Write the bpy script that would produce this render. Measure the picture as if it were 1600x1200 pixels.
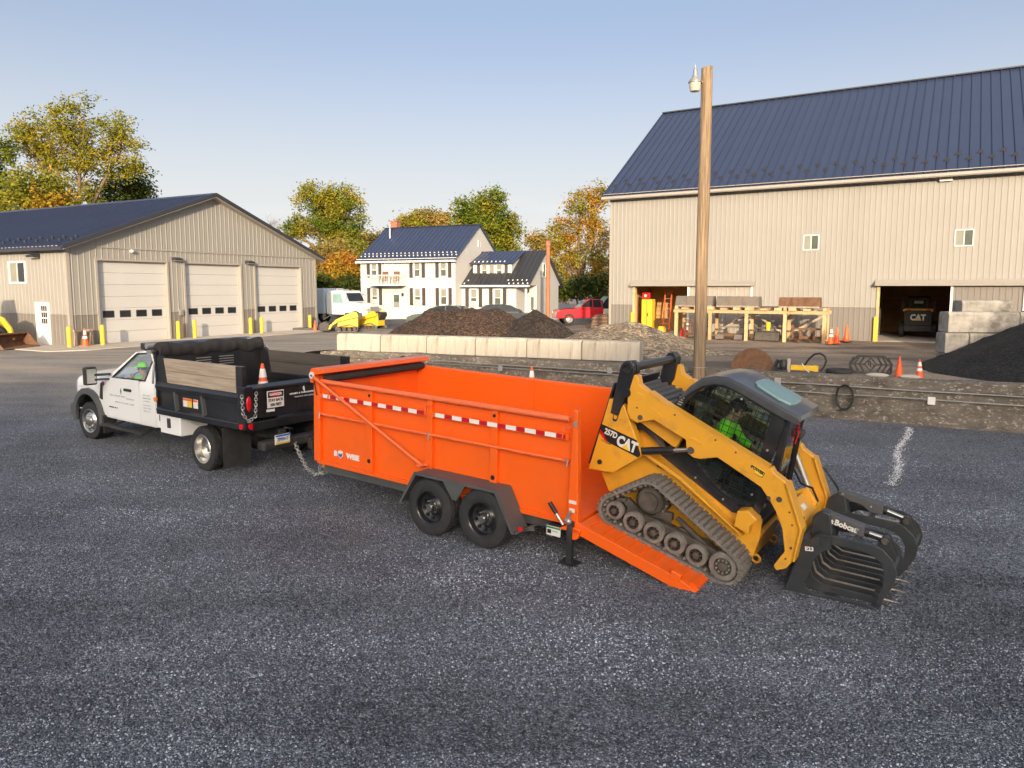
import bpy, bmesh, math, random
import numpy as np
from mathutils import Vector, Matrix, noise as mnoise
R = math.radians
rnd = random.Random(11)
scene = bpy.context.scene
for o in list(bpy.data.objects): bpy.data.objects.remove(o)
COL = scene.collection

# ---------------------------------------------------------------- camera
cam_d = bpy.data.cameras.new('camera'); cam = bpy.data.objects.new('camera', cam_d); COL.objects.link(cam)
scene.camera = cam
cam_d.sensor_width = 36; cam_d.lens = 1120/1600*36; cam_d.shift_y = -34/1600
cam_d.clip_start = .1; cam_d.clip_end = 4000
cam.location = (0, 0, 3.3); cam.rotation_euler = (R(90)-math.atan(116/1120), 0, 0)

# ---------------------------------------------------------------- sky, sun, exposure
SUN_EL = 11.0
SUN_DIR = Vector((.0, -1.0, 0)).normalized()          # horizontal direction towards the sun
world = bpy.data.worlds.new('World'); scene.world = world; world.use_nodes = True
wn = world.node_tree; wn.nodes.clear()
def wnode(t): return wn.nodes.new(t)
w_out = wnode('ShaderNodeOutputWorld'); w_bg = wnode('ShaderNodeBackground'); w_sky = wnode('ShaderNodeTexSky')
w_sky.sky_type = 'NISHITA'; w_sky.sun_disc = False
w_sky.sun_elevation = R(SUN_EL); w_sky.sun_rotation = math.atan2(SUN_DIR.x, SUN_DIR.y)
w_sky.altitude = 100; w_sky.air_density = 0.5; w_sky.dust_density = 10.0; w_sky.ozone_density = 0.9
# thin low cloud bank: pale grey, mixed by direction only
w_tc = wnode('ShaderNodeTexCoord'); w_map = wnode('ShaderNodeMapping'); w_map.inputs['Scale'].default_value = (1.6, 1.6, 9.0)
w_noi = wnode('ShaderNodeTexNoise'); w_noi.inputs['Scale'].default_value = 3.2; w_noi.inputs['Detail'].default_value = 6; w_noi.inputs['Roughness'].default_value = .55
w_ramp = wnode('ShaderNodeValToRGB'); w_ramp.color_ramp.elements[0].position = .50; w_ramp.color_ramp.elements[1].position = .68
w_sep = wnode('ShaderNodeSeparateXYZ'); w_h = wnode('ShaderNodeMapRange')
w_h.inputs['From Min'].default_value = .16; w_h.inputs['From Max'].default_value = .03
w_mul = wnode('ShaderNodeMath'); w_mul.operation = 'MULTIPLY'; w_mix = wnode('ShaderNodeMixRGB'); w_amt = wnode('ShaderNodeMath'); w_amt.operation = 'MULTIPLY'; w_amt.inputs[1].default_value = .55
w_mix.inputs[2].default_value = (2.3, 2.25, 2.35, 1)
L = wn.links.new
L(w_tc.outputs['Generated'], w_map.inputs[0]); L(w_map.outputs[0], w_noi.inputs['Vector']); L(w_noi.outputs[0], w_ramp.inputs[0])
L(w_tc.outputs['Generated'], w_sep.inputs[0]); L(w_sep.outputs['Z'], w_h.inputs['Value'])
L(w_ramp.outputs[0], w_mul.inputs[0]); L(w_h.outputs[0], w_mul.inputs[1]); L(w_mul.outputs[0], w_amt.inputs[0])
# a thin even veil of high cloud over the whole sky
w_veil = wnode('ShaderNodeMixRGB'); w_veil.inputs[0].default_value = .32; w_veil.inputs[2].default_value = (1.18, 1.26, 1.22, 1)
w_hz = wnode('ShaderNodeMapRange'); w_hz.interpolation_type = 'SMOOTHSTEP'; w_hz.inputs['From Min'].default_value = .36; w_hz.inputs['From Max'].default_value = .0; w_hz.inputs['To Min'].default_value = .0; w_hz.inputs['To Max'].default_value = .85
w_hmix = wnode('ShaderNodeMixRGB'); w_hmix.inputs[2].default_value = (2.75, 2.72, 2.65, 1)      # pale haze towards the horizon, all round
L(w_sep.outputs['Z'], w_hz.inputs['Value']); L(w_hz.outputs[0], w_hmix.inputs[0]); L(w_sky.outputs[0], w_hmix.inputs[1]); L(w_hmix.outputs[0], w_veil.inputs[1])
L(w_amt.outputs[0], w_mix.inputs[0]); L(w_veil.outputs[0], w_mix.inputs[1]); L(w_mix.outputs[0], w_bg.inputs[0]); L(w_bg.outputs[0], w_out.inputs[0])
w_bg.inputs[1].default_value = .15
sun_d = bpy.data.lights.new('sun', 'SUN'); sun = bpy.data.objects.new('sun', sun_d); COL.objects.link(sun)
sun_d.energy = 2.0; sun_d.angle = R(.6); sun_d.color = (1.0, .79, .54)
sv = SUN_DIR*math.cos(R(SUN_EL)) + Vector((0, 0, math.sin(R(SUN_EL))))
sun.rotation_euler = sv.to_track_quat('Z', 'Y').to_euler()
vs = scene.view_settings; vs.view_transform = 'Standard'; vs.look = 'None'; vs.exposure = 1.62; vs.gamma = 1; vs.use_curve_mapping = False
scene.render.engine = 'CYCLES'; scene.cycles.use_denoising = True
scene.cycles.max_bounces = 6; scene.cycles.transparent_max_bounces = 12

# ---------------------------------------------------------------- materials
def lin(c):                                            # sRGB 0..255 -> linear
    return tuple(((v/255)/12.92 if v/255 <= .04045 else ((v/255+.055)/1.055)**2.4) for v in c)
def mat(name, col, rough=.5, metal=0., var=.12, scale=3., bump=0., bscale=60., dirt=None, damt=.5, dscale=2.5, dth=(.45, .7), coat=0., rand=0., stretch=(1, 1, 1), alpha=1., emit=0.):
    m = bpy.data.materials.new(name); m.use_nodes = True; nt = m.node_tree; N = nt.nodes.new; K = nt.links.new
    b = nt.nodes['Principled BSDF']; b.inputs['Roughness'].default_value = rough; b.inputs['Metallic'].default_value = metal
    b.inputs['Coat Weight'].default_value = coat; b.inputs['Coat Roughness'].default_value = .08
    tc = N('ShaderNodeTexCoord'); mp = N('ShaderNodeMapping'); mp.inputs['Scale'].default_value = stretch
    K(tc.outputs['Object'], mp.inputs[0])
    n1 = N('ShaderNodeTexNoise'); n1.inputs['Scale'].default_value = scale; n1.inputs['Detail'].default_value = 5; n1.inputs['Roughness'].default_value = .6
    K(mp.outputs[0], n1.inputs['Vector'])
    mr = N('ShaderNodeMapRange'); mr.inputs['From Min'].default_value = .25; mr.inputs['From Max'].default_value = .75
    mr.inputs['To Min'].default_value = 1-var; mr.inputs['To Max'].default_value = 1+var; K(n1.outputs[0], mr.inputs['Value'])
    src = mr.outputs[0]
    if rand:
        oi = N('ShaderNodeObjectInfo'); mr2 = N('ShaderNodeMapRange'); mr2.inputs['To Min'].default_value = 1-rand; mr2.inputs['To Max'].default_value = 1+rand
        K(oi.outputs['Random'], mr2.inputs['Value']); mm = N('ShaderNodeMath'); mm.operation = 'MULTIPLY'; K(src, mm.inputs[0]); K(mr2.outputs[0], mm.inputs[1]); src = mm.outputs[0]
    vm = N('ShaderNodeVectorMath'); vm.operation = 'SCALE'; vm.inputs[0].default_value = col[:3]; K(src, vm.inputs['Scale'])
    cout = vm.outputs[0]
    if dirt:
        n2 = N('ShaderNodeTexNoise'); n2.inputs['Scale'].default_value = dscale; n2.inputs['Detail'].default_value = 7; n2.inputs['Roughness'].default_value = .68
        K(mp.outputs[0], n2.inputs['Vector'])
        m3 = N('ShaderNodeMapRange'); m3.inputs['From Min'].default_value = dth[0]; m3.inputs['From Max'].default_value = dth[1]; m3.inputs['To Max'].default_value = damt
        K(n2.outputs[0], m3.inputs['Value'])
        mx = N('ShaderNodeMixRGB'); mx.inputs[2].default_value = (*dirt[:3], 1); K(m3.outputs[0], mx.inputs[0]); K(cout, mx.inputs[1]); cout = mx.outputs[0]
        mr4 = N('ShaderNodeMapRange'); mr4.inputs['To Min'].default_value = rough; mr4.inputs['To Max'].default_value = min(1, rough+.35); K(m3.outputs[0], mr4.inputs['Value']); K(mr4.outputs[0], b.inputs['Roughness'])
    K(cout, b.inputs['Base Color'])
    if bump:
        n4 = N('ShaderNodeTexNoise'); n4.inputs['Scale'].default_value = bscale; n4.inputs['Detail'].default_value = 4; K(mp.outputs[0], n4.inputs['Vector'])
        bp = N('ShaderNodeBump'); bp.inputs['Strength'].default_value = bump; bp.inputs['Distance'].default_value = .02; K(n4.outputs[0], bp.inputs['Height']); K(bp.outputs[0], b.inputs['Normal'])
    if emit: b.inputs['Emission Color'].default_value = (*col[:3], 1); b.inputs['Emission Strength'].default_value = emit
    return m
def glassmat(name, tint=(.55, .62, .6), trans=.6, rough=.04):
    m = bpy.data.materials.new(name); m.use_nodes = True; nt = m.node_tree; nt.nodes.clear(); N = nt.nodes.new; K = nt.links.new
    o = N('ShaderNodeOutputMaterial'); t = N('ShaderNodeBsdfTransparent'); t.inputs[0].default_value = (*[c*trans for c in tint], 1)
    g = N('ShaderNodeBsdfGlossy'); g.inputs[0].default_value = (.9, .93, .95, 1); g.inputs['Roughness'].default_value = rough
    lw = N('ShaderNodeLayerWeight'); lw.inputs[0].default_value = .5; pw = N('ShaderNodeMath'); pw.operation = 'POWER'; pw.inputs[1].default_value = 3.; K(lw.outputs['Facing'], pw.inputs[0]); fr = N('ShaderNodeMapRange'); fr.inputs['To Min'].default_value = .035; fr.inputs['To Max'].default_value = .6; K(pw.outputs[0], fr.inputs['Value']); mx = N('ShaderNodeMixShader'); K(fr.outputs[0], mx.inputs[0]); K(t.outputs[0], mx.inputs[1]); K(g.outputs[0], mx.inputs[2]); K(mx.outputs[0], o.inputs[0])
    return m
def granmat(name, c0, c1, scale, rough=.9, bump=.6, patch=None, pamt=.5, pscale=.25, pth=(.45, .65), sscale=None, dist=.02, drive=None):
    """loose granular stuff: cells of many tones with relief, patches of another tone"""
    m = bpy.data.materials.new(name); m.use_nodes = True; nt = m.node_tree; N = nt.nodes.new; K = nt.links.new
    b = nt.nodes['Principled BSDF']; b.inputs['Roughness'].default_value = rough
    tc = N('ShaderNodeTexCoord'); v = N('ShaderNodeTexVoronoi'); v.inputs['Scale'].default_value = scale; K(tc.outputs['Object'], v.inputs['Vector'])
    sx = N('ShaderNodeSeparateColor'); K(v.outputs['Color'], sx.inputs[0])
    pw = N('ShaderNodeMath'); pw.operation = 'POWER'; pw.inputs[1].default_value = 1.8; K(sx.outputs[0], pw.inputs[0])
    mx = N('ShaderNodeMixRGB'); mx.inputs[1].default_value = (*c0, 1); mx.inputs[2].default_value = (*c1, 1); K(pw.outputs[0], mx.inputs[0]); cout = mx.outputs[0]
    n3 = N('ShaderNodeTexNoise'); n3.inputs['Scale'].default_value = .55; n3.inputs['Detail'].default_value = 6; K(tc.outputs['Object'], n3.inputs['Vector'])
    r3 = N('ShaderNodeMapRange'); r3.inputs['From Min'].default_value = .3; r3.inputs['From Max'].default_value = .7; r3.inputs['To Min'].default_value = .72; r3.inputs['To Max'].default_value = 1.28; K(n3.outputs[0], r3.inputs['Value'])
    vm = N('ShaderNodeVectorMath'); vm.operation = 'SCALE'; K(cout, vm.inputs[0]); K(r3.outputs[0], vm.inputs['Scale']); cout = vm.outputs[0]
    if patch:
        n2 = N('ShaderNodeTexNoise'); n2.inputs['Scale'].default_value = pscale; n2.inputs['Detail'].default_value = 7; n2.inputs['Roughness'].default_value = .65
        if sscale:
            mp = N('ShaderNodeMapping'); mp.inputs['Scale'].default_value = sscale; mp.inputs['Rotation'].default_value = (0, 0, .5); K(tc.outputs['Object'], mp.inputs[0]); K(mp.outputs[0], n2.inputs['Vector'])
        else: K(tc.outputs['Object'], n2.inputs['Vector'])
        r2 = N('ShaderNodeMapRange'); r2.inputs['From Min'].default_value = pth[0]; r2.inputs['From Max'].default_value = pth[1]; r2.inputs['To Max'].default_value = pamt; K(n2.outputs[0], r2.inputs['Value'])
        m2 = N('ShaderNodeMixRGB'); m2.inputs[2].default_value = (*patch, 1); K(r2.outputs[0], m2.inputs[0]); K(cout, m2.inputs[1]); cout = m2.outputs[0]
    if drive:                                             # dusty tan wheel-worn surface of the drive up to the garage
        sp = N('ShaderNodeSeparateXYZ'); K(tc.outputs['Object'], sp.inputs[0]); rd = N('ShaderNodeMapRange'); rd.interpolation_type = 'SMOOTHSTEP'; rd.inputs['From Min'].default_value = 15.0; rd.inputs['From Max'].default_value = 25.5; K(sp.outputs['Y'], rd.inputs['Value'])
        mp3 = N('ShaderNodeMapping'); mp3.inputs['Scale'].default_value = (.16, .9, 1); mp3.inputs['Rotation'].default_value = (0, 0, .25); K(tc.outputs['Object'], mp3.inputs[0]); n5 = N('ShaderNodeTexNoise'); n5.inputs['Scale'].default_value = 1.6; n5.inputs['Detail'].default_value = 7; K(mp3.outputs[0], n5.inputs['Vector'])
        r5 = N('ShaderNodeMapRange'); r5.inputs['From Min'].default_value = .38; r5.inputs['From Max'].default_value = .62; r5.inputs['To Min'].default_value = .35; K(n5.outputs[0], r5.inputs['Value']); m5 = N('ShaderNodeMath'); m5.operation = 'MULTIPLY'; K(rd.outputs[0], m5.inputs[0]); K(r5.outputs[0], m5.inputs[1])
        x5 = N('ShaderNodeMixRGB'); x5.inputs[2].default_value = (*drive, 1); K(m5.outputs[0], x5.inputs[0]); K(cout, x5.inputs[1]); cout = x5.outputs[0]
    K(cout, b.inputs['Base Color'])
    bp = N('ShaderNodeBump'); bp.inputs['Strength'].default_value = bump; bp.inputs['Distance'].default_value = dist; bp.invert = True; K(v.outputs['Distance'], bp.inputs['Height']); K(bp.outputs[0], b.inputs['Normal'])
    return m
def leafmat(name, cols, rough=.6):
    m = bpy.data.materials.new(name); m.use_nodes = True; nt = m.node_tree; N = nt.nodes.new; K = nt.links.new
    b = nt.nodes['Principled BSDF']; b.inputs['Roughness'].default_value = rough; b.inputs['Specular IOR Level'].default_value = .25
    g = N('ShaderNodeNewGeometry'); tc = N('ShaderNodeTexCoord'); n = N('ShaderNodeTexNoise'); n.inputs['Scale'].default_value = .42; n.inputs['Detail'].default_value = 3; K(tc.outputs['Object'], n.inputs['Vector'])
    r = N('ShaderNodeMapRange'); r.inputs['From Min'].default_value = .28; r.inputs['From Max'].default_value = .72; r.inputs['To Max'].default_value = .72; K(n.outputs[0], r.inputs['Value'])
    rr = N('ShaderNodeMath'); rr.operation = 'MULTIPLY_ADD'; rr.inputs[1].default_value = .3; K(g.outputs['Random Per Island'], rr.inputs[0]); K(r.outputs[0], rr.inputs[2])
    cr = N('ShaderNodeValToRGB'); e = cr.color_ramp.elements
    while len(e) < len(cols): e.new(.5)
    for i, c in enumerate(cols): e[i].position = i/(len(cols)-1); e[i].color = (*c, 1)
    K(rr.outputs[0], cr.inputs[0]); K(cr.outputs[0], b.inputs['Base Color'])
    t = N('ShaderNodeBsdfTranslucent'); K(cr.outputs[0], t.inputs[0]); mx = N('ShaderNodeMixShader'); mx.inputs[0].default_value = .3
    K(b.outputs[0], mx.inputs[1]); K(t.outputs[0], mx.inputs[2]); K(mx.outputs[0], nt.nodes['Material Output'].inputs[0])
    return m

M = {}
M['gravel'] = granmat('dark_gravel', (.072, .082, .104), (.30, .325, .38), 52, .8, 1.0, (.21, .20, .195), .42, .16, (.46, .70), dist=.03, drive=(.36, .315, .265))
M['dirt'] = granmat('packed_dirt', (.19, .145, .108), (.36, .28, .205), 30, .95, .35, (.085, .066, .054), .8, .5, (.46, .62), (.35, 1.5, 1))
M['stone'] = granmat('stone_chip', (.05, .052, .06), (.21, .213, .23), 9, .75, .2)
M['whitestone'] = mat('white_spray_paint', (.75, .76, .78), .8, var=.12, scale=30)
M['mulch'] = granmat('brown_mulch', (.022, .014, .010), (.15, .088, .060), 15, .95, 1.0, (.05, .03, .022), .5, .8, dist=.08)
M['mulchdark'] = granmat('dark_mulch', (.015, .011, .009), (.085, .058, .046), 16, .95, 1.0, dist=.08)
M['mulchblack'] = granmat('black_mulch', (.006, .006, .006), (.028, .027, .027), 18, .95, .9, dist=.06)
M['mulchred'] = granmat('red_brown_mulch', (.05, .026, .018), (.2, .11, .075), 12, .95, 1.0, dist=.08)
M['tanstone'] = granmat('tan_river_stone', (.16, .12, .08), (.55, .44, .31), 11, .8, 1.0, (.34, .26, .17), .4, .4, dist=.08)
M['concrete'] = mat('pale_concrete', (.50, .46, .40), .9, var=.14, scale=2.2, bump=.25, bscale=50, dirt=(.24, .21, .18), damt=.5, dscale=1.3)
M['block'] = mat('cast_concrete_block', (.46, .42, .36), .92, var=.16, scale=1.4, bump=.3, bscale=35, dirt=(.15, .125, .10), damt=.75, dscale=1.5, dth=(.50, .72), stretch=(2.6, 1, .35), rand=.12)
M['blockdirty'] = mat('stained_concrete_block', (.36, .34, .31), .92, var=.2, scale=1.6, bump=.4, bscale=25, dirt=(.07, .066, .062), damt=.8, dscale=1.3, dth=(.45, .66), rand=.12)
M['oldwall'] = mat('weathered_old_concrete', (.15, .13, .107), .93, var=.6, scale=2.2, bump=1.0, bscale=38, dirt=(.50, .46, .40), damt=.8, dscale=12, dth=(.55, .64), stretch=(.8, 1, 1.5))
M['beige'] = mat('beige_wall_steel', (.285, .276, .256), .5, .0, var=.035, scale=.6, rand=.02)
M['grey_steel'] = mat('taupe_wainscot_steel', (.18, .165, .152), .5, var=.05, scale=.8, rand=.03)
M['roof'] = mat('blue_grey_roof_steel', (.042, .058, .115), .32, .2, var=.07, scale=.5, rand=.05)
M['roofdark'] = mat('dark_trim', (.035, .038, .05), .45, var=.1)
M['trim'] = mat('light_trim', (.33, .305, .275), .5, var=.05)
M['doorpanel'] = mat('white_door_steel', (.50, .497, .495), .5, var=.025, scale=.8)
M['white'] = mat('white_paint', (.78, .77, .74), .4, var=.03)
M['siding'] = mat('white_siding', (.56, .555, .54), .55, var=.04, scale=1.2)
M['shutter'] = mat('dark_shutter', (.055, .048, .045), .6, var=.1)
M['roof2'] = mat('charcoal_roof_steel', (.045, .047, .055), .4, .2, var=.1, rand=.08)
M['glass_dark'] = mat('dark_glass', (.02, .024, .028), .08, var=.2)
M['pane'] = mat('window_glass', (.10, .115, .10), .06, var=.4, scale=1.5)
M['blind'] = mat('window_blind', (.24, .24, .20), .7, var=.12)
M['brick'] = mat('chimney_brick', (.33, .145, .09), .9, var=.3, scale=12, bump=.4, bscale=40)
M['wood'] = mat('weathered_board', (.40, .325, .25), .85, var=.34, scale=4, bump=.25, bscale=30, dirt=(.13, .09, .065), damt=.65, dscale=5, dth=(.54, .70), stretch=(.22, 3, 5), rand=.10)
M['lumber'] = mat('yellow_lumber', (.50, .345, .185), .8, var=.2, scale=3, bump=.2, rand=.15, stretch=(1, 1, 1))
M['plywood'] = mat('interior_plywood', (.50, .30, .12), .8, var=.25, scale=1.5)
M['pole'] = mat('pole_wood', (.30, .215, .135), .9, var=.5, scale=5, bump=.8, bscale=18, dirt=(.085, .058, .036), damt=.75, dscale=4, dth=(.46, .66), stretch=(5, 5, .16))
M['chairwood'] = mat('brown_chair_wood', (.16, .085, .05), .7, var=.2)
M['darkwood'] = mat('dark_board', (.075, .066, .060), .85, var=.3, scale=3, stretch=(.3, 2, 4), rand=.1)
M['orange'] = mat('orange_paint', (.90, .125, .006), .38, var=.04, scale=1.2, coat=.2, dirt=(.62, .13, .03), damt=.22, dscale=2)
M['orangepale'] = mat('orange_tube', (.83, .17, .055), .38, var=.06)
M['chassis'] = mat('charcoal_chassis', (.075, .08, .085), .5, var=.12, scale=3, dirt=(.15, .135, .12), damt=.35)
M['catyellow'] = mat('machine_yellow', (.74, .355, .026), .42, var=.06, scale=2, coat=.15, dirt=(.22, .13, .06), damt=.5, dscale=3.4, dth=(.54, .80))
M['yellow'] = mat('safety_yellow', (.80, .50, .03), .5, var=.08, dirt=(.3, .2, .06), damt=.3)
M['black'] = mat('black_paint', (.014, .015, .019), .32, var=.2, coat=.25, dirt=(.07, .062, .056), damt=.25, dscale=3)
M['blackmatte'] = mat('matte_black_steel', (.022, .023, .026), .55, var=.25, dirt=(.13, .105, .085), damt=.5, dscale=4)
M['grapplesteel'] = mat('worn_charcoal_steel', (.040, .045, .052), .45, .15, var=.25, scale=5, dirt=(.13, .105, .085), damt=.45, dscale=4.2, dth=(.55, .80))
M['bare'] = mat('bare_edge_steel', (.36, .31, .26), .45, .5, var=.3, scale=12)
M['rubber'] = mat('tyre_rubber', (.022, .023, .026), .75, var=.2, scale=8, bump=.3, bscale=80, dirt=(.075, .07, .066), damt=.4, dscale=5)
M['track'] = mat('dusty_track_rubber', (.20, .185, .165), .9, var=.3, scale=9, bump=.5, bscale=60, dirt=(.085, .08, .075), damt=.6, dscale=6)
M['cabroof'] = mat('glossy_charcoal_roof', (.045, .050, .058), .28, var=.12, scale=2, coat=.3, dirt=(.16, .14, .12), damt=.3, dscale=2.5)
M['undercar'] = mat('dusty_steel', (.07, .062, .054), .75, .1, var=.35, scale=7, bump=.3, dirt=(.17, .14, .11), damt=.6, dscale=5)
M['chrome'] = mat('polished_steel', (.70, .68, .64), .3, 1., var=.1, scale=9)
M['galv'] = mat('galvanised_steel', (.46, .46, .45), .45, .7, var=.15, scale=8)
M['carwhite'] = mat('white_truck_paint', (.86, .87, .88), .25, var=.012, coat=.4)
M['flare'] = mat('grey_plastic', (.085, .088, .095), .6, var=.1)
M['hivis'] = mat('hivis_green_cloth', (.22, .86, .03), .8, var=.12, scale=12, emit=0)
M['vest'] = mat('black_cloth', (.02, .022, .022), .85, var=.2)
M['jeans'] = mat('dark_trousers', (.035, .042, .06), .9, var=.2)
M['skin'] = mat('skin', (.46, .27, .19), .55, var=.08, scale=8)
M['hair'] = mat('dark_hair', (.03, .02, .015), .7, var=.2)
M['conepaint'] = mat('orange_cone_plastic', (.84, .115, .022), .5, var=.08, dirt=(.4, .1, .05), damt=.25)
M['reflect'] = mat('white_reflective', (.80, .79, .76), .4, var=.05)
M['red'] = mat('red_reflective', (.50, .008, .02), .35, var=.05)
M['redlens'] = mat('red_lens', (.62, .012, .02), .25, var=.05)
M['amber'] = mat('amber_lens', (.85, .25, .02), .3, var=.05)
M['redcar'] = mat('red_car_paint', (.55, .02, .035), .25, var=.04, coat=.4)
M['darkcar'] = mat('dark_blue_car_paint', (.02, .028, .04), .2, var=.1, coat=.5)
M['greycar'] = mat('grey_green_car_paint', (.09, .11, .105), .22, var=.1, coat=.5)
M['rust'] = mat('rusty_steel', (.17, .085, .045), .75, .2, var=.35, scale=5, bump=.3, dirt=(.06, .04, .03), damt=.6, dscale=4)
M['bucketgrey'] = mat('worn_grey_bucket_steel', (.16, .145, .13), .6, .25, var=.3, scale=3, dirt=(.20, .12, .07), damt=.7, dscale=3)
M['canvas'] = mat('black_mesh_tarp', (.028, .026, .027), .85, var=.25, scale=6, bump=.3, bscale=25)
M['bark'] = mat('bark', (.16, .115, .075), .95, var=.35, scale=6, bump=.6, bscale=20, stretch=(3, 3, .5))
M['blue'] = mat('blue_ink', (.02, .12, .42), .5, var=.05)
M['ink'] = mat('black_ink', (.012, .012, .013), .5, var=.05)
M['greenink'] = mat('green_ink', (.02, .22, .08), .5, var=.05)
M['palegrey'] = mat('pale_grey_ink', (.42, .46, .47), .5, var=.1)
M['signwhite'] = mat('sign_white', (.74, .73, .70), .5, var=.04)
M['plate_y'] = mat('plate_yellow', (.80, .55, .06), .45, var=.05)
M['lampglass'] = mat('lamp_glass', (.46, .43, .36), .25, var=.1)
M['clear'] = glassmat('clear_glass', (.95, .97, .97), .98)
M['cabglass'] = glassmat('tinted_cab_glass', (.84, .91, .87), .97)
M['hatch'] = mat('pale_blue_hatch_glass', (.25, .40, .41), .12, var=.12, scale=4)
M['seat'] = mat('grey_seat_cloth', (.09, .095, .10), .85, var=.1)
M['grass'] = mat('meadow_grass', (.075, .10, .035), .95, var=.35, scale=.7)
M['asphalt'] = mat('asphalt', (.075, .075, .08), .9, var=.2, scale=3)
M['slab'] = mat('sidewalk_concrete', (.47, .425, .365), .9, var=.1, scale=1.0, bump=.2, dirt=(.28, .25, .21), damt=.4, dscale=.9)
M['leaf_yg'] = leafmat('yellow_green_leaves', [(.085, .115, .014), (.19, .21, .022), (.33, .29, .028), (.44, .30, .03)])
M['leaf_green'] = leafmat('green_leaves', [(.05, .085, .012), (.11, .165, .018), (.20, .24, .024), (.30, .25, .026)])
M['leaf_orange'] = leafmat('orange_leaves', [(.18, .17, .022), (.34, .25, .028), (.48, .27, .035), (.52, .19, .03)])
M['leaf_dark'] = leafmat('dark_green_leaves', [(.02, .036, .010), (.05, .08, .016), (.10, .13, .02), (.18, .16, .025)])
M['leaf_tan'] = leafmat('tan_autumn_leaves', [(.15, .14, .045), (.28, .225, .06), (.38, .27, .075), (.42, .24, .07)])
M['leaf_red'] = leafmat('red_orange_leaves', [(.20, .13, .03), (.38, .19, .035), (.52, .20, .04), (.55, .14, .04)])

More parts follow.
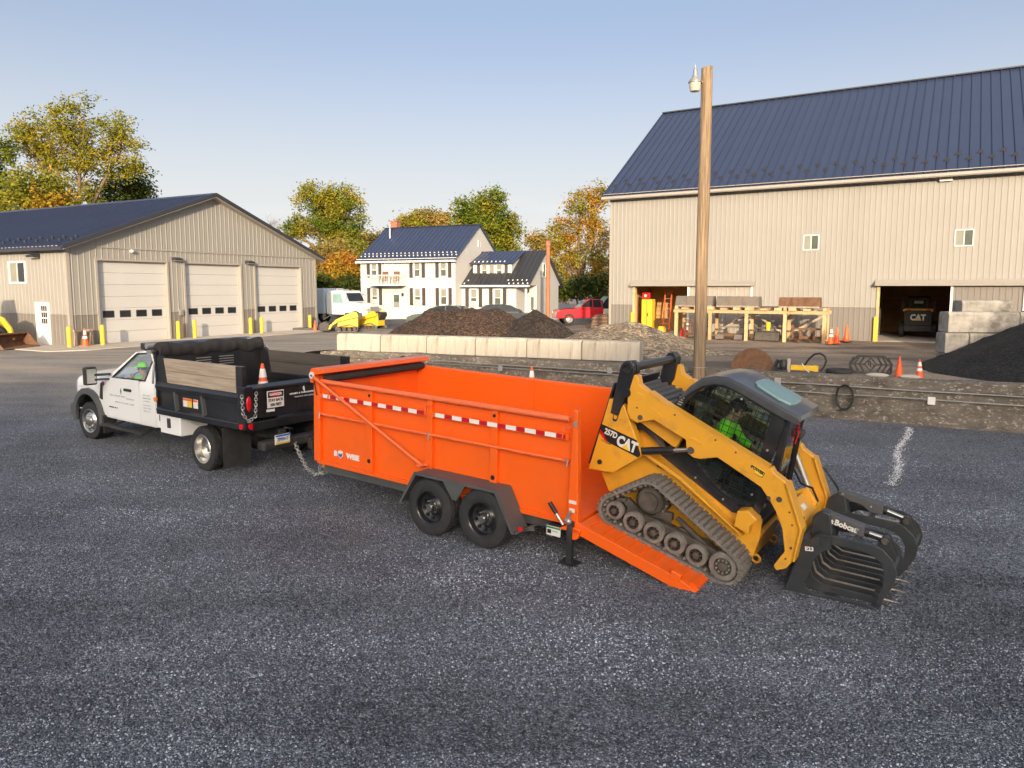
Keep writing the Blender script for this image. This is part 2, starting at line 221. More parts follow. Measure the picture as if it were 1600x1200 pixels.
# ---------------------------------------------------------------- mesh helpers
class MB:
    def __init__(s, mtx=None): s.v = []; s.f = []; s.m = []; s.cur = 0; s.M = mtx
    def add(s, vs, fs):
        b = len(s.v)
        s.v += [tuple(s.M @ Vector(p)) for p in vs] if s.M else [tuple(p) for p in vs]
        s.f += [tuple(i+b for i in f) for f in fs]; s.m += [s.cur]*len(fs); return s
    def box(s, x0, x1, y0, y1, z0, z1):
        return s.add([(x0,y0,z0),(x1,y0,z0),(x1,y1,z0),(x0,y1,z0),(x0,y0,z1),(x1,y0,z1),(x1,y1,z1),(x0,y1,z1)],
                     [(3,2,1,0),(4,5,6,7),(0,1,5,4),(1,2,6,5),(2,3,7,6),(3,0,4,7)])
    def bar(s, p, q, w, h, up=(0, 0, 1)):                # rectangular bar from p to q
        p, q = Vector(p), Vector(q); d = (q-p).normalized(); u = Vector(up)
        if abs(d.dot(u)) > .99: u = Vector((1, 0, 0))
        a = d.cross(u).normalized(); b = a.cross(d).normalized(); a *= w/2; b *= h/2
        vs = [p-a-b, p+a-b, p+a+b, p-a+b, q-a-b, q+a-b, q+a+b, q-a+b]
        return s.add(vs, [(3,2,1,0),(4,5,6,7),(0,1,5,4),(1,2,6,5),(2,3,7,6),(3,0,4,7)])
    def prism(s, poly, a, b, ax='y'):
        mk = {'y': lambda u, v, w: (u, w, v), 'x': lambda u, v, w: (w, u, v), 'z': lambda u, v, w: (u, v, w)}[ax]
        n = len(poly); vs = [mk(u, v, a) for u, v in poly]+[mk(u, v, b) for u, v in poly]
        fs = [tuple(range(n)), tuple(range(2*n-1, n-1, -1))]+[(i, (i+1) % n, n+(i+1) % n, n+i) for i in range(n)]
        return s.add(vs, fs)
    def cyl(s, p, q, r, r2=None, seg=16, cap=True):
        p, q = Vector(p), Vector(q); r2 = r if r2 is None else r2; d = (q-p).normalized()
        a = d.orthogonal().normalized(); b = d.cross(a)
        vs = []
        for c, rr in ((p, r), (q, r2)):
            for i in range(seg): t = 2*math.pi*i/seg; vs.append(c+a*rr*math.cos(t)+b*rr*math.sin(t))
        fs = [(i, (i+1) % seg, seg+(i+1) % seg, seg+i) for i in range(seg)]
        if cap: fs += [tuple(range(seg-1, -1, -1)), tuple(range(seg, 2*seg))]
        return s.add(vs, fs)
    def lathe(s, prof, o=(0, 0, 0), ax=(0, 0, 1), seg=24, closed=False):
        o = Vector(o); d = Vector(ax).normalized(); a = d.orthogonal().normalized(); b = d.cross(a); vs = []
        for r, h in prof:
            for i in range(seg): t = 2*math.pi*i/seg; vs.append(o+d*h+a*r*math.cos(t)+b*r*math.sin(t))
        n = len(prof); fs = []
        for j in range(n if closed else n-1):
            k = (j+1) % n
            for i in range(seg): fs.append((j*seg+i, j*seg+(i+1) % seg, k*seg+(i+1) % seg, k*seg+i))
        return s.add(vs, fs)
    def tube(s, pts, r, seg=8, closed=False):
        P = [Vector(p) for p in pts]; n = len(P); vs = []; prev = None
        rr = r if isinstance(r, (list, tuple)) else [r]*n
        for i in range(n):
            d = (P[(i+1) % n]-P[i-1]) if closed else (P[min(i+1, n-1)]-P[max(i-1, 0)])
            d.normalize()
            a = d.orthogonal().normalized() if prev is None else (prev-d*prev.dot(d)).normalized()
            prev = a; b = d.cross(a)
            for k in range(seg): t = 2*math.pi*k/seg; vs.append(P[i]+(a*math.cos(t)+b*math.sin(t))*rr[i])
        fs = []
        for i in range(n if closed else n-1):
            j = (i+1) % n
            for k in range(seg): fs.append((i*seg+k, i*seg+(k+1) % seg, j*seg+(k+1) % seg, j*seg+k))
        if not closed: fs += [tuple(range(seg-1, -1, -1)), tuple(range((n-1)*seg, n*seg))]
        return s.add(vs, fs)
    def ball(s, c, r, seg=12, rings=8):
        c = Vector(c); r = (r, r, r) if isinstance(r, (int, float)) else r; vs = [c+Vector((0, 0, r[2]))]
        for j in range(1, rings):
            p = math.pi*j/rings
            for i in range(seg): t = 2*math.pi*i/seg; vs.append(c+Vector((r[0]*math.sin(p)*math.cos(t), r[1]*math.sin(p)*math.sin(t), r[2]*math.cos(p))))
        vs.append(c-Vector((0, 0, r[2]))); e = len(vs)-1; fs = [(0, 1+i, 1+(i+1) % seg) for i in range(seg)]
        for j in range(rings-2):
            for i in range(seg): fs.append((1+j*seg+i, 1+(j+1)*seg+i, 1+(j+1)*seg+(i+1) % seg, 1+j*seg+(i+1) % seg))
        fs += [(e, 1+(rings-2)*seg+(i+1) % seg, 1+(rings-2)*seg+i) for i in range(seg)]
        return s.add(vs, fs)
    def loft(s, secs, cap=True):
        n = len(secs[0]); vs = [p for q in secs for p in q]; fs = []
        for j in range(len(secs)-1):
            for i in range(n): fs.append((j*n+i, j*n+(i+1) % n, (j+1)*n+(i+1) % n, (j+1)*n+i))
        if cap: fs += [tuple(range(n-1, -1, -1)), tuple(range((len(secs)-1)*n, len(secs)*n))]
        return s.add(vs, fs)
    def mesh(s, name, mats, smooth=None, recalc=True):
        me = bpy.data.meshes.new(name); me.from_pydata(s.v, [], s.f)
        for m in (mats if isinstance(mats, (list, tuple)) else [mats]): me.materials.append(M[m] if isinstance(m, str) else m)
        if any(s.m): me.polygons.foreach_set('material_index', s.m)
        if recalc:
            bm = bmesh.new(); bm.from_mesh(me); bmesh.ops.recalc_face_normals(bm, faces=bm.faces); bm.to_mesh(me); bm.free()
        if smooth: me.shade_smooth(); me.set_sharp_from_angle(angle=R(smooth))
        me.update(); return me
    def build(s, name, mats, parent=None, bevel=0., smooth=None, seg=2, recalc=True):
        return place(name, s.mesh(name, mats, smooth, recalc), parent, bevel=bevel, seg=seg)
def place(name, me, parent=None, loc=None, rot=None, bevel=0., seg=2, scale=None):
    o = bpy.data.objects.new(name, me); COL.objects.link(o); o.parent = parent
    if loc is not None: o.location = loc
    if rot is not None: o.rotation_euler = rot
    if scale is not None: o.scale = scale
    if bevel:
        b = o.modifiers.new('bevel', 'BEVEL'); b.width = bevel; b.segments = seg; b.limit_method = 'ANGLE'; b.angle_limit = R(40)
    return o
def tag(o, label=None, cat=None, group=None, kind=None):
    if label: o['label'] = label
    if cat: o['category'] = cat
    if group: o['group'] = group
    if kind: o['kind'] = kind
    return o
def thing(name, label, cat, loc=(0, 0, 0), yaw=0., pitch=0., group=None):
    o = bpy.data.objects.new(name, None); COL.objects.link(o); o.location = loc; o.rotation_euler = (0, -pitch, yaw); o.empty_display_size = .3
    return tag(o, label, cat, group)
def dup(root, loc, yaw=0., label=None, pitch=0.):
    r = root.copy(); COL.objects.link(r); r.location = loc; r.rotation_euler = (0, -pitch, yaw)
    if label: r['label'] = label
    for ch in list(root.children):
        c = ch.copy(); COL.objects.link(c); c.parent = r
        for g in list(ch.children): d = g.copy(); COL.objects.link(d); d.parent = c
    return r
class Fr:                                                # a local frame: origin, heading, slope
    def __init__(s, o, yaw, pit=0.):
        s.o = Vector(o); s.yaw = yaw; s.pit = pit; c, n = math.cos(yaw), math.sin(yaw)
        s.ex = Vector((c*math.cos(pit), n*math.cos(pit), math.sin(pit))); s.ey = Vector((-n, c, 0)); s.ez = s.ex.cross(s.ey)
    def W(s, a, b, c): return s.o+s.ex*a+s.ey*b+s.ez*c
    def L(s, p): q = Vector(p)-s.o; return Vector((q.dot(s.ex), q.dot(s.ey), q.dot(s.ez)))
def sm(t): t = max(0., min(1., t)); return t*t*(3-2*t)

# lettering: each word is made a mesh once
def text_mesh(body, size, bold=0., ext=.002, shear=0., sx=1.):
    c = bpy.data.curves.new('lettering', 'FONT'); c.body = body; c.size = size; c.offset = bold; c.extrude = ext; c.shear = shear; c.align_x = 'CENTER'; c.align_y = 'CENTER'; c.resolution_u = 3
    o = bpy.data.objects.new('lettering', c); COL.objects.link(o); dg = bpy.context.evaluated_depsgraph_get()
    me = bpy.data.meshes.new_from_object(o.evaluated_get(dg)); bpy.data.objects.remove(o); bpy.data.curves.remove(c)
    me.materials.clear()
    if sx != 1.:
        for v in me.vertices: v.co.x *= sx
    return me
def lettering(name, body, size, m, parent, loc, right, up, bold=0., ext=.002, shear=0., sx=1.):
    """flat lettering: 'right' = reading direction, 'up' = up on the surface, both in the parent's axes"""
    me = text_mesh(body, size, bold, ext, shear, sx); me.materials.append(M[m])
    r = Vector(right).normalized(); u = Vector(up); u = (u-r*u.dot(r)).normalized(); n = r.cross(u)
    o = place(name, me, parent); o.matrix_local = Matrix(((r.x, u.x, n.x, loc[0]), (r.y, u.y, n.y, loc[1]), (r.z, u.z, n.z, loc[2]), (0, 0, 0, 1)))
    return o
def skinned(name, pts, edges, m, parent, root=0, sub=1):
    """one continuous body surface grown over a jointed skeleton: pts = [(x,y,z,r)]"""
    me = bpy.data.meshes.new(name); bm = bmesh.new(); lay = bm.verts.layers.skin.verify(); vs = []
    for i, p in enumerate(pts):
        v = bm.verts.new(p[:3]); vs.append(v); r = p[3]; v[lay].radius = r if isinstance(r, tuple) else (r, r); v[lay].use_root = (i == root)
    for a, b in edges: bm.edges.new((vs[a], vs[b]))
    bm.to_mesh(me); bm.free(); me.materials.append(M[m])
    o = place(name, me, parent); k = o.modifiers.new('skin', 'SKIN'); k.use_smooth_shade = True; k.branch_smoothing = .3
    u = o.modifiers.new('subdivision', 'SUBSURF'); u.levels = sub; u.render_levels = sub
    return o
# ================================================================ the lie of the land
WL = Fr((-6.9, 25.76, 0), -.478)                          # retaining wall: front face on y = 0
BAR = Fr((5.537, 40.756, .8), -.543)
GAR = Fr((-19.654, 31.897, .7), 1.09)
def z_low(x, y):
    s = (x+6.9)*WL.ex.x+(y-25.76)*WL.ex.y
    w = sm((-s+1.5)/6); return .7*w*sm((y-17.5)/11)
def z_up(x, y):
    s = (x+6.9)*WL.ex.x+(y-25.76)*WL.ex.y; d = (x+6.9)*WL.ey.x+(y-25.76)*WL.ey.y
    b = 1.06-.26*sm((d-3)/9)
    return .45+(b-.45)*sm((s+4.5)/5.0) if d > -5 else 0
def nz(x, y, f, a): return a*mnoise.noise(Vector((x*f, y*f, 3.1)))
def sheet(name, xs, ys, zf, m, keep=None):
    vs = [(x, y, zf(x, y)) for y in ys for x in xs]; n = len(xs)
    fs = [(j*n+i, j*n+i+1, (j+1)*n+i+1, (j+1)*n+i) for j in range(len(ys)-1) for i in range(n-1) if keep is None or keep((xs[i]+xs[i+1])/2, (ys[j]+ys[j+1])/2)]
    me = bpy.data.meshes.new(name); me.from_pydata(vs, [], fs); me.materials.append(M[m]); me.shade_smooth()
    return tag(place(name, me), kind='structure')
def steps(*segs):
    out = []
    for a, b, st in segs:
        n = max(1, round((b-a)/st)); out += [a+(b-a)*i/n for i in range(n)]
    return out+[segs[-1][1]]
gx = steps((-900, -60, 60), (-60, -30, 3), (-30, 18, .4), (18, 40, 3), (40, 900, 60))
gy = steps((-320, -40, 40), (-40, 0, 10), (0, 2, .5), (2, 36, .4), (36, 60, 3), (60, 160, 20), (160, 1400, 150))
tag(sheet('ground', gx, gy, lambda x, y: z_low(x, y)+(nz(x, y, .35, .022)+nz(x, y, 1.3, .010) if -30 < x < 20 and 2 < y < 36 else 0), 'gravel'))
# upper yard behind the retaining wall (laid out in the wall's own axes, then turned into place)
us = steps((-7, 4, .5), (4, 28, 1.0), (28, 60, 8), (60, 700, 80)); ud = steps((.14, 22, .7), (22, 60, 5), (60, 900, 70))
def up_pt(s, d): p = WL.W(s, d, 0); return (p.x, p.y, z_up(p.x, p.y)+nz(p.x, p.y, .5, .03)+nz(p.x, p.y, 1.7, .012))
vs = [up_pt(s, d) for d in ud for s in us]; n = len(us)
me = bpy.data.meshes.new('upper_yard'); me.from_pydata(vs, [], [(j*n+i, j*n+i+1, (j+1)*n+i+1, (j+1)*n+i) for j in range(len(ud)-1) for i in range(n-1)]); me.materials.append(M['dirt']); me.shade_smooth()
tag(place('upper_yard', me), kind='structure')
# unseen ridge added far behind the camera, its crest shaped to shade the lower lot
RIDGE_Y = -150.0
def shade_top(x):                                        # how high the shadow reaches over the line y = 19
    prof = [(-60, .2), (-26, .2), (-16, .7), (-9, 1.45), (-3, 1.8), (1, 2.2), (5, 2.75), (9, 2.8), (14, 2.6), (22, 3.2), (60, 2.4)]
    if x <= prof[0][0]: return prof[0][1]
    for (a, p), (b, q) in zip(prof, prof[1:]):
        if a <= x <= b: return p+(q-p)*(x-a)/(b-a)
    return prof[-1][1]
hx = steps((-500, -90, 15), (-90, 70, .8), (70, 500, 15)); hv = []; hf = []; tn = math.tan(R(SUN_EL)); far = 19-RIDGE_Y
for x in hx:
    xs = x+SUN_DIR.x/SUN_DIR.y*far; t = shade_top(xs)+far*tn/abs(SUN_DIR.y)+.9*mnoise.noise(Vector((x*.30, 1, 2)))+.5*mnoise.noise(Vector((x*1.1, 5, 2)))
    hv += [(x, RIDGE_Y+45, -.5), (x, RIDGE_Y+20, t*.5), (x, RIDGE_Y, t), (x, RIDGE_Y-40, t*.75), (x, RIDGE_Y-140, -.5)]
for i in range(len(hx)-1):
    for k in range(4): hf.append((i*5+k, i*5+k+1, (i+1)*5+k+1, (i+1)*5+k))
me = bpy.data.meshes.new('shade_ridge'); me.from_pydata(hv, [], hf); me.materials.append(M['grass']); tag(place('shade_ridge', me), kind='structure')

# concrete apron along the garage front
ap = [(-2.1, 7.0), (-2.1, -1.9), (-.9, -2.6), (6, -2.5), (14, -2.2), (22, -2.0), (22, -.02), (0.02, -.02), (-.02, 7.0)]
b = MB(); b.prism([tuple(GAR.W(u, v, 0).xy) for u, v in ap], .50, .735, 'z'); tag(b.build('pavement', 'slab'), kind='structure')
b = MB(); b.prism([tuple(p) for p in [(-16, 44.5), (-2, 42), (3, 58), (-9, 57.6)]], .3, .86, 'z'); tag(b.build('driveway', 'asphalt'), kind='structure')
b = MB(); b.prism([tuple(p) for p in [(-13.5, 56.4), (2, 50.5), (3, 60), (-13.5, 64)]], .2, .80, 'z'); tag(b.build('lawn', 'grass'), kind='structure')
# concrete pad before the barn's left doorway
b = MB(); b.prism([tuple(BAR.W(u, v, 0).xy) for u, v in [(1.2, .4), (1.0, -3.2), (5.2, -4.6), (5.0, .4)]], .4, .855, 'z'); tag(b.build('concrete_pad', 'slab'), kind='structure')

# loose stone chips over the near part of the lot: far too many to count
def stones(name, pts, m, smin, smax, seed):
    g = np.random.default_rng(seed); n = len(pts); base = np.array([(1,0,0),(0,1,0),(-1,0,0),(0,-1,0),(0,0,1),(0,0,-1)], float)
    tri = np.array([(0,1,4),(1,2,4),(2,3,4),(3,0,4),(1,0,5),(2,1,5),(3,2,5),(0,3,5)])
    sc = g.uniform(smin, smax, (n, 1, 1))*g.uniform(.55, 1.15, (n, 1, 3)); sc[:, :, 2] *= .75
    v = base[None]*sc*g.uniform(.7, 1.2, (n, 6, 1)); a = g.uniform(0, 6.28, n); t = g.uniform(-.7, .7, n); ca, sa, ct, st = np.cos(a), np.sin(a), np.cos(t), np.sin(t)
    x, y, z = v[..., 0].copy(), v[..., 1].copy(), v[..., 2].copy(); x, z = x*ct[:, None]+z*st[:, None], -x*st[:, None]+z*ct[:, None]
    v[..., 0] = x*ca[:, None]-y*sa[:, None]; v[..., 1] = x*sa[:, None]+y*ca[:, None]; v[..., 2] = z
    v += pts[:, None, :]; f = (tri[None]+6*np.arange(n)[:, None, None]).reshape(-1, 3)
    me = bpy.data.meshes.new(name); me.vertices.add(n*6); me.vertices.foreach_set('co', v.reshape(-1).astype(np.float32))
    me.loops.add(f.size); me.loops.foreach_set('vertex_index', f.reshape(-1).astype(np.int32)); me.polygons.add(len(f)); me.polygons.foreach_set('loop_start', np.arange(0, f.size, 3, dtype=np.int32))
    me.update(); me.validate(); me.materials.append(M[m]); return me
def chipmat():
    m = bpy.data.materials.new('stone_chips'); m.use_nodes = True; nt = m.node_tree; b = nt.nodes['Principled BSDF']; b.inputs['Roughness'].default_value = .72
    g = nt.nodes.new('ShaderNodeNewGeometry'); cr = nt.nodes.new('ShaderNodeValToRGB'); e = cr.color_ramp.elements
    e[0].color = (.027, .033, .048, 1); e[1].color = (.50, .545, .63, 1); e.new(.50).color = (.112, .128, .163, 1); e.new(.84).color = (.262, .288, .348, 1)
    tc = nt.nodes.new('ShaderNodeTexCoord'); n = nt.nodes.new('ShaderNodeTexNoise'); n.inputs['Scale'].default_value = .22; n.inputs['Detail'].default_value = 7; n.inputs['Roughness'].default_value = .62
    mr = nt.nodes.new('ShaderNodeMapRange'); mr.inputs['From Min'].default_value = .36; mr.inputs['From Max'].default_value = .64; mr.inputs['To Min'].default_value = .48; mr.inputs['To Max'].default_value = 1.55
    vm = nt.nodes.new('ShaderNodeVectorMath'); vm.operation = 'SCALE'; K = nt.links.new
    K(tc.outputs['Object'], n.inputs['Vector']); K(n.outputs[0], mr.inputs['Value'])
    mp = nt.nodes.new('ShaderNodeMapping'); mp.inputs['Rotation'].default_value = (0, 0, .62); mp.inputs['Scale'].default_value = (.07, .85, 1); n2 = nt.nodes.new('ShaderNodeTexNoise'); n2.inputs['Scale'].default_value = 1.5; n2.inputs['Detail'].default_value = 5; n2.inputs['Distortion'].default_value = .6     # wheel-worn lanes along the driving direction
    m2 = nt.nodes.new('ShaderNodeMapRange'); m2.inputs['From Min'].default_value = .38; m2.inputs['From Max'].default_value = .60; m2.inputs['To Min'].default_value = .66; m2.inputs['To Max'].default_value = 1.2; mm = nt.nodes.new('ShaderNodeMath'); mm.operation = 'MULTIPLY'
    K(tc.outputs['Object'], mp.inputs[0]); K(mp.outputs[0], n2.inputs['Vector']); K(n2.outputs[0], m2.inputs['Value']); K(mr.outputs[0], mm.inputs[0]); K(m2.outputs[0], mm.inputs[1]); K(mm.outputs[0], vm.inputs['Scale'])
    K(g.outputs['Random Per Island'], cr.inputs[0]); K(cr.outputs[0], vm.inputs[0]); K(vm.outputs[0], b.inputs['Base Color']); return m
M['chips'] = chipmat()
g = np.random.default_rng(5); P = []
for y0, y1, den in ((3.6, 6, 2700), (6, 8, 2100), (8, 10.5, 1150), (10.5, 14, 600), (14, 19, 220)):
    hw = y1*.75+.6; n = int((y1-y0)*2*hw*den); q = np.c_[g.uniform(-hw, hw, n), g.uniform(y0, y1, n), np.zeros(n)]
    q = q[np.abs(q[:, 0]) < q[:, 1]*.75+.5]; P.append(q)
P = np.concatenate(P); sw = (P[:, 0]+6.9)*WL.ey.x+(P[:, 1]-25.76)*WL.ey.y; P = P[sw < -.1]
P[:, 2] = [z_low(x, y)+nz(x, y, .35, .022)+nz(x, y, 1.3, .010)+.002 for x, y in P[:, :2]]
tag(place('gravel_chips', stones('gravel_chips', P, 'chips', .0075, .0165, 1)), 'loose dark grey stone chips covering the lower lot', 'gravel', kind='stuff')
# a sprayed white line on the gravel
n = 900; t = g.uniform(0, 1, n); w = g.normal(0, .045, n)+.05*np.sin(t*9); ax, ay, bx, by = 6.35, 11.75, 9.42, 16.8; dl = math.hypot(bx-ax, by-ay)
P = np.c_[ax+(bx-ax)*t+(by-ay)/dl*w, ay+(by-ay)*t-(bx-ax)/dl*w, np.zeros(n)]; P[:, 2] = [z_low(x, y)+nz(x, y, .35, .022)+nz(x, y, 1.3, .010)+.006 for x, y in P[:, :2]]
tag(place('painted_line', stones('painted_line', P, 'whitestone', .007, .018, 2)), 'faint white line sprayed across the gravel before the retaining wall', 'marking')

# ---------------------------------------------------------------- old retaining wall with conduits
w = thing('retaining_wall', 'long old pebbly concrete retaining wall with two conduits running along it', 'wall', WL.o, WL.yaw)
def wallpoly(top): return [(0-.03, -.4), (-.05, .26), (.005, .285), (.005, .54), (.05, .565), (.05, .84), (-.025, .865), (-.025, top-.03), (.01, top), (.46, top), (.46, -.4)]
b = MB(); secs = []
for i in range(57):
    s = i*.5; top = 1.10+.012*math.sin(s*1.9)+.01*math.sin(s*5.1); 
    if s < 1.0: top = 1.02+.08*s
    secs.append([(s, u+.012*math.sin(s*3.1+v*4), v) for u, v in wallpoly(top)])
b.loft(secs); b.build('wall_body', 'oldwall', w)
for k, (z0, zr, x0) in enumerate(((.93, .80, 4.6), (.66, .60, 13.9))):
    b = MB(); pts = [(x0, -.055, z0-.12), (x0+.02, -.055, z0)]+[(x0+.1+i*1.0, -.055, z0+(zr-z0)*i/22+.006*math.sin(i*1.7)) for i in range(24-int(x0*.3)) if x0+i < 27]
    b.tube(pts, .016, 6); b.build('conduit', 'galv', w, smooth=50)
b = MB(); b.tube([(3.2, -.055, .85), (13.7, -.055, .78)], .016, 6); b.build('conduit', 'galv', w, smooth=50)
for x, z in ((15.6, .88), (19.08, .62), (11.0, .92), (7.4, .80)):
    b = MB(); b.box(x-.08, x+.08, -.10, -.028, z-.09, z+.09); b.build('junction_box', 'white' if x > 18 else 'galv', w, bevel=.008)
b = MB(); b.box(17.3, 18.0, -.036, .1, .10, .26); b.build('drain_slot', 'rust', w)
c = thing('cable_coil', 'coil of black cable hanging on the retaining wall conduit', 'cable', WL.W(17.2, -.1, .58), WL.yaw); b = MB()
for k in range(4):
    b.tube([( .19*math.cos(t)*(1+.08*math.sin(3*t+k)), -.02-.016*k, .31*math.sin(t)*(1+.05*math.cos(2*t+k))) for t in [2*math.pi*i/28 for i in range(28)]], .016, 6, True)
b.build('cable_loop', 'blackmatte', c, smooth=60)
c = thing('cable_coil', 'small black cable loop on the wall behind the orange trailer front', 'cable', WL.W(3.7, -.1, .80), WL.yaw); b = MB()
b.tube([(.2*math.cos(t), -.02, .22*math.sin(t)) for t in [2*math.pi*i/24 for i in range(24)]], .02, 6, True); b.build('cable_loop', 'blackmatte', c, smooth=60)

# ---------------------------------------------------------------- big cast blocks standing on the wall
BL = Fr((-6.30, 25.60, 1.09), -.386)
def block_mesh(l, seed):
    rr = random.Random(seed); b = MB(); n = 10; secs = []
    for i in range(n+1):
        x = l*i/n; j = lambda a: a+rr.uniform(-.012, .012); e = .05 if i in (0, n) else 0
        secs.append([(x, j(0)+e*.3, 0), (x, j(.02), .52), (x, j(.06)+e, .60+rr.uniform(-.02, .02)), (x, j(.30), .61), (x, j(.54), .60), (x, .6, .5), (x, .6, 0)])
    b.loft(secs); return b.mesh('concrete_block', 'block')
places = ['leftmost', 'second from the left', 'third from the left', 'fourth from the left', 'fifth from the left', 'rightmost']
for i in range(6):
    o = place('concrete_block', block_mesh(1.795, i), None, BL.W(i*1.825+.012, .02*(i % 2), -.01), (0, 0, BL.yaw+.006*(i % 3-1)), bevel=.015)
    tag(o, f'pale concrete block in the row above the retaining wall, {places[i]} of six', 'block', 'pale concrete blocks on the retaining wall')

# ---------------------------------------------------------------- heaps
def heap(name, label, c, rx, ry, h, m, seed=0, plateau=0., yaw=0., clip=None, lumps=.06, n=64, p=1.0, base=None, stuffm=None):
    vs = []; k = int(n*.6); cy, sy = math.cos(yaw), math.sin(yaw)
    for j in range(k+1):
        r = j/k
        for i in range(n):
            t = 2*math.pi*i/n; wob = 1+.13*mnoise.noise(Vector((math.cos(t)*1.3+seed, math.sin(t)*1.3, seed)))
            x, y = rx*r*math.cos(t)*wob, ry*r*math.sin(t)*wob
            q = max(0, (r-plateau)/(1-plateau)); z = h*(1-q**p) if q > 0 else h
            z += lumps*(mnoise.noise(Vector((x*1.6+seed, y*1.6, 0)))+.5*mnoise.noise(Vector((x*4+seed, y*4, 1)))+.35*mnoise.noise(Vector((x*9+seed, y*9, 1))))*(1-r**6)
            if r > .97: z = -.25
            X, Y = c[0]+x*cy-y*sy, c[1]+x*sy+y*cy; Z = c[2]+z
            if clip: X, Y, Z = clip(X, Y, Z)
            vs.append((X-c[0], Y-c[1], Z-c[2]))
    fs = [(j*n+i, j*n+(i+1) % n, (j+1)*n+(i+1) % n, (j+1)*n+i) for j in range(k) for i in range(n)]
    me = bpy.data.meshes.new(name); me.from_pydata(vs, [], fs); me.materials.append(M[m]); me.shade_smooth()
    return tag(place(name, me, None, c), label, 'pile')
heap('mulch_pile', 'long low heap of brown shredded mulch behind the concrete blocks', (-2.05, 30.8, .85), 4.3, 2.8, 1.5, 'mulch', 3, .36, -.1, None, .13)
heap('mulch_pile', 'pointed heap of dark brown mulch right of the long low one', (.95, 29.9, .85), 2.7, 2.5, 1.56, 'mulchdark', 8, .02, 0, None, .11, p=.9)
def clipblk(x, y, z):
    p = BL.L((x, y, z))
    if p.x < 11.1 and p.y < .7: q = BL.W(p.x, .7+(p.y-.7)*.05, p.z); return q.x, q.y, z
    w2 = WL.L((x, y, z))
    if w2.y < .5: q = WL.W(w2.x, .5, 0); return q.x, q.y, min(z, 1.12)
    return x, y, z
heap('stone_pile', 'spreading heap of tan river stone at the end of the block row', (4.1, 26.4, .9), 4.0, 3.7, 1.08, 'tanstone', 5, .12, -.5, clipblk, .11)
def clipwall(x, y, z):
    p = WL.L((x, y, z))
    if p.y < .45: q = WL.W(p.x, .45, 0); return q.x, q.y, z if p.y > .2 else min(z, 1.13+max(0, (p.x-18)*.03))
    return x, y, z
heap('mulch_pile', 'big heap of black mulch against the stained blocks at the right edge', (15.7, 18.5, .95), 5.0, 4.4, 2.3, 'mulchblack', 12, .05, 0, clipwall, .09, n=80)
heap('mulch_pile', 'heap of red brown mulch behind the stained blocks', (20.3, 25.4, .9), 4.6, 3.4, 2.5, 'mulchred', 21, .1, .1, None, .14)
# loose stones fallen below the tan heap, on the yard
# ---------------------------------------------------------------- stained block bunker on the right
BK = Fr((12.50, 20.55, .93), -.10)
def bunker(label, x, y, z, l, yaw2, seed):
    rr = random.Random(seed); b = MB(); n = 8; secs = []
    for i in range(n+1):
        xx = l*i/n; j = lambda a: a+rr.uniform(-.014, .014)
        secs.append([(xx, j(0), 0), (xx, j(0), .5), (xx, j(.05), .585), (xx, j(.3), .59), (xx, j(.56), .58), (xx, .6, .5), (xx, .6, 0)])
    b.loft(secs); o = place('concrete_block', b.mesh('concrete_block', 'blockdirty'), None, BK.W(x, y, z), (0, 0, BK.yaw+yaw2), bevel=.02)
    tag(o, label, 'block', 'stained concrete blocks of the bunker')
bunker('stained grey concrete block, lowest in the stack beside the black mulch', 0, 0, -.1, .62, 0, 1)
bunker('stained concrete block end in the middle course beside the black mulch', -.03, .02, .50, .64, 0, 2)
bunker('stained long concrete block half buried by black mulch in the middle course', .63, .02, .50, 1.8, 0, 3)
bunker('warm stained long concrete block, topmost of the stack by the mulch', .02, .02, 1.10, 1.92, 0, 4)
bunker('sunlit tan concrete block set back above the stack near red mulch', 1.35, 2.0, 1.40, 1.5, .03, 5)
bunker('stained concrete block at the frame edge under the red brown mulch', 1.97, .04, 1.10, 1.8, 0, 6)
bunker('stained concrete block of the lower course buried behind the mulch', .64, .03, -.1, 1.8, 0, 7)
for x, y, r, lab, m in ((17.9, .32, .17, 'pale flat stone lying on the retaining wall beside the black grille', 'concrete'), (18.62, .30, .15, 'pale flat stone on the retaining wall between the two cones', 'concrete'), ):
    b = MB(); b.ball((0, 0, 0), (r*1.6, r*.8, .06), 14, 8); o = b.build('flat_stone', m, None, smooth=60); o.location = WL.W(x, y, 1.13); o.rotation_euler = (0, 0, WL.yaw+.05); tag(o, lab, 'stone')
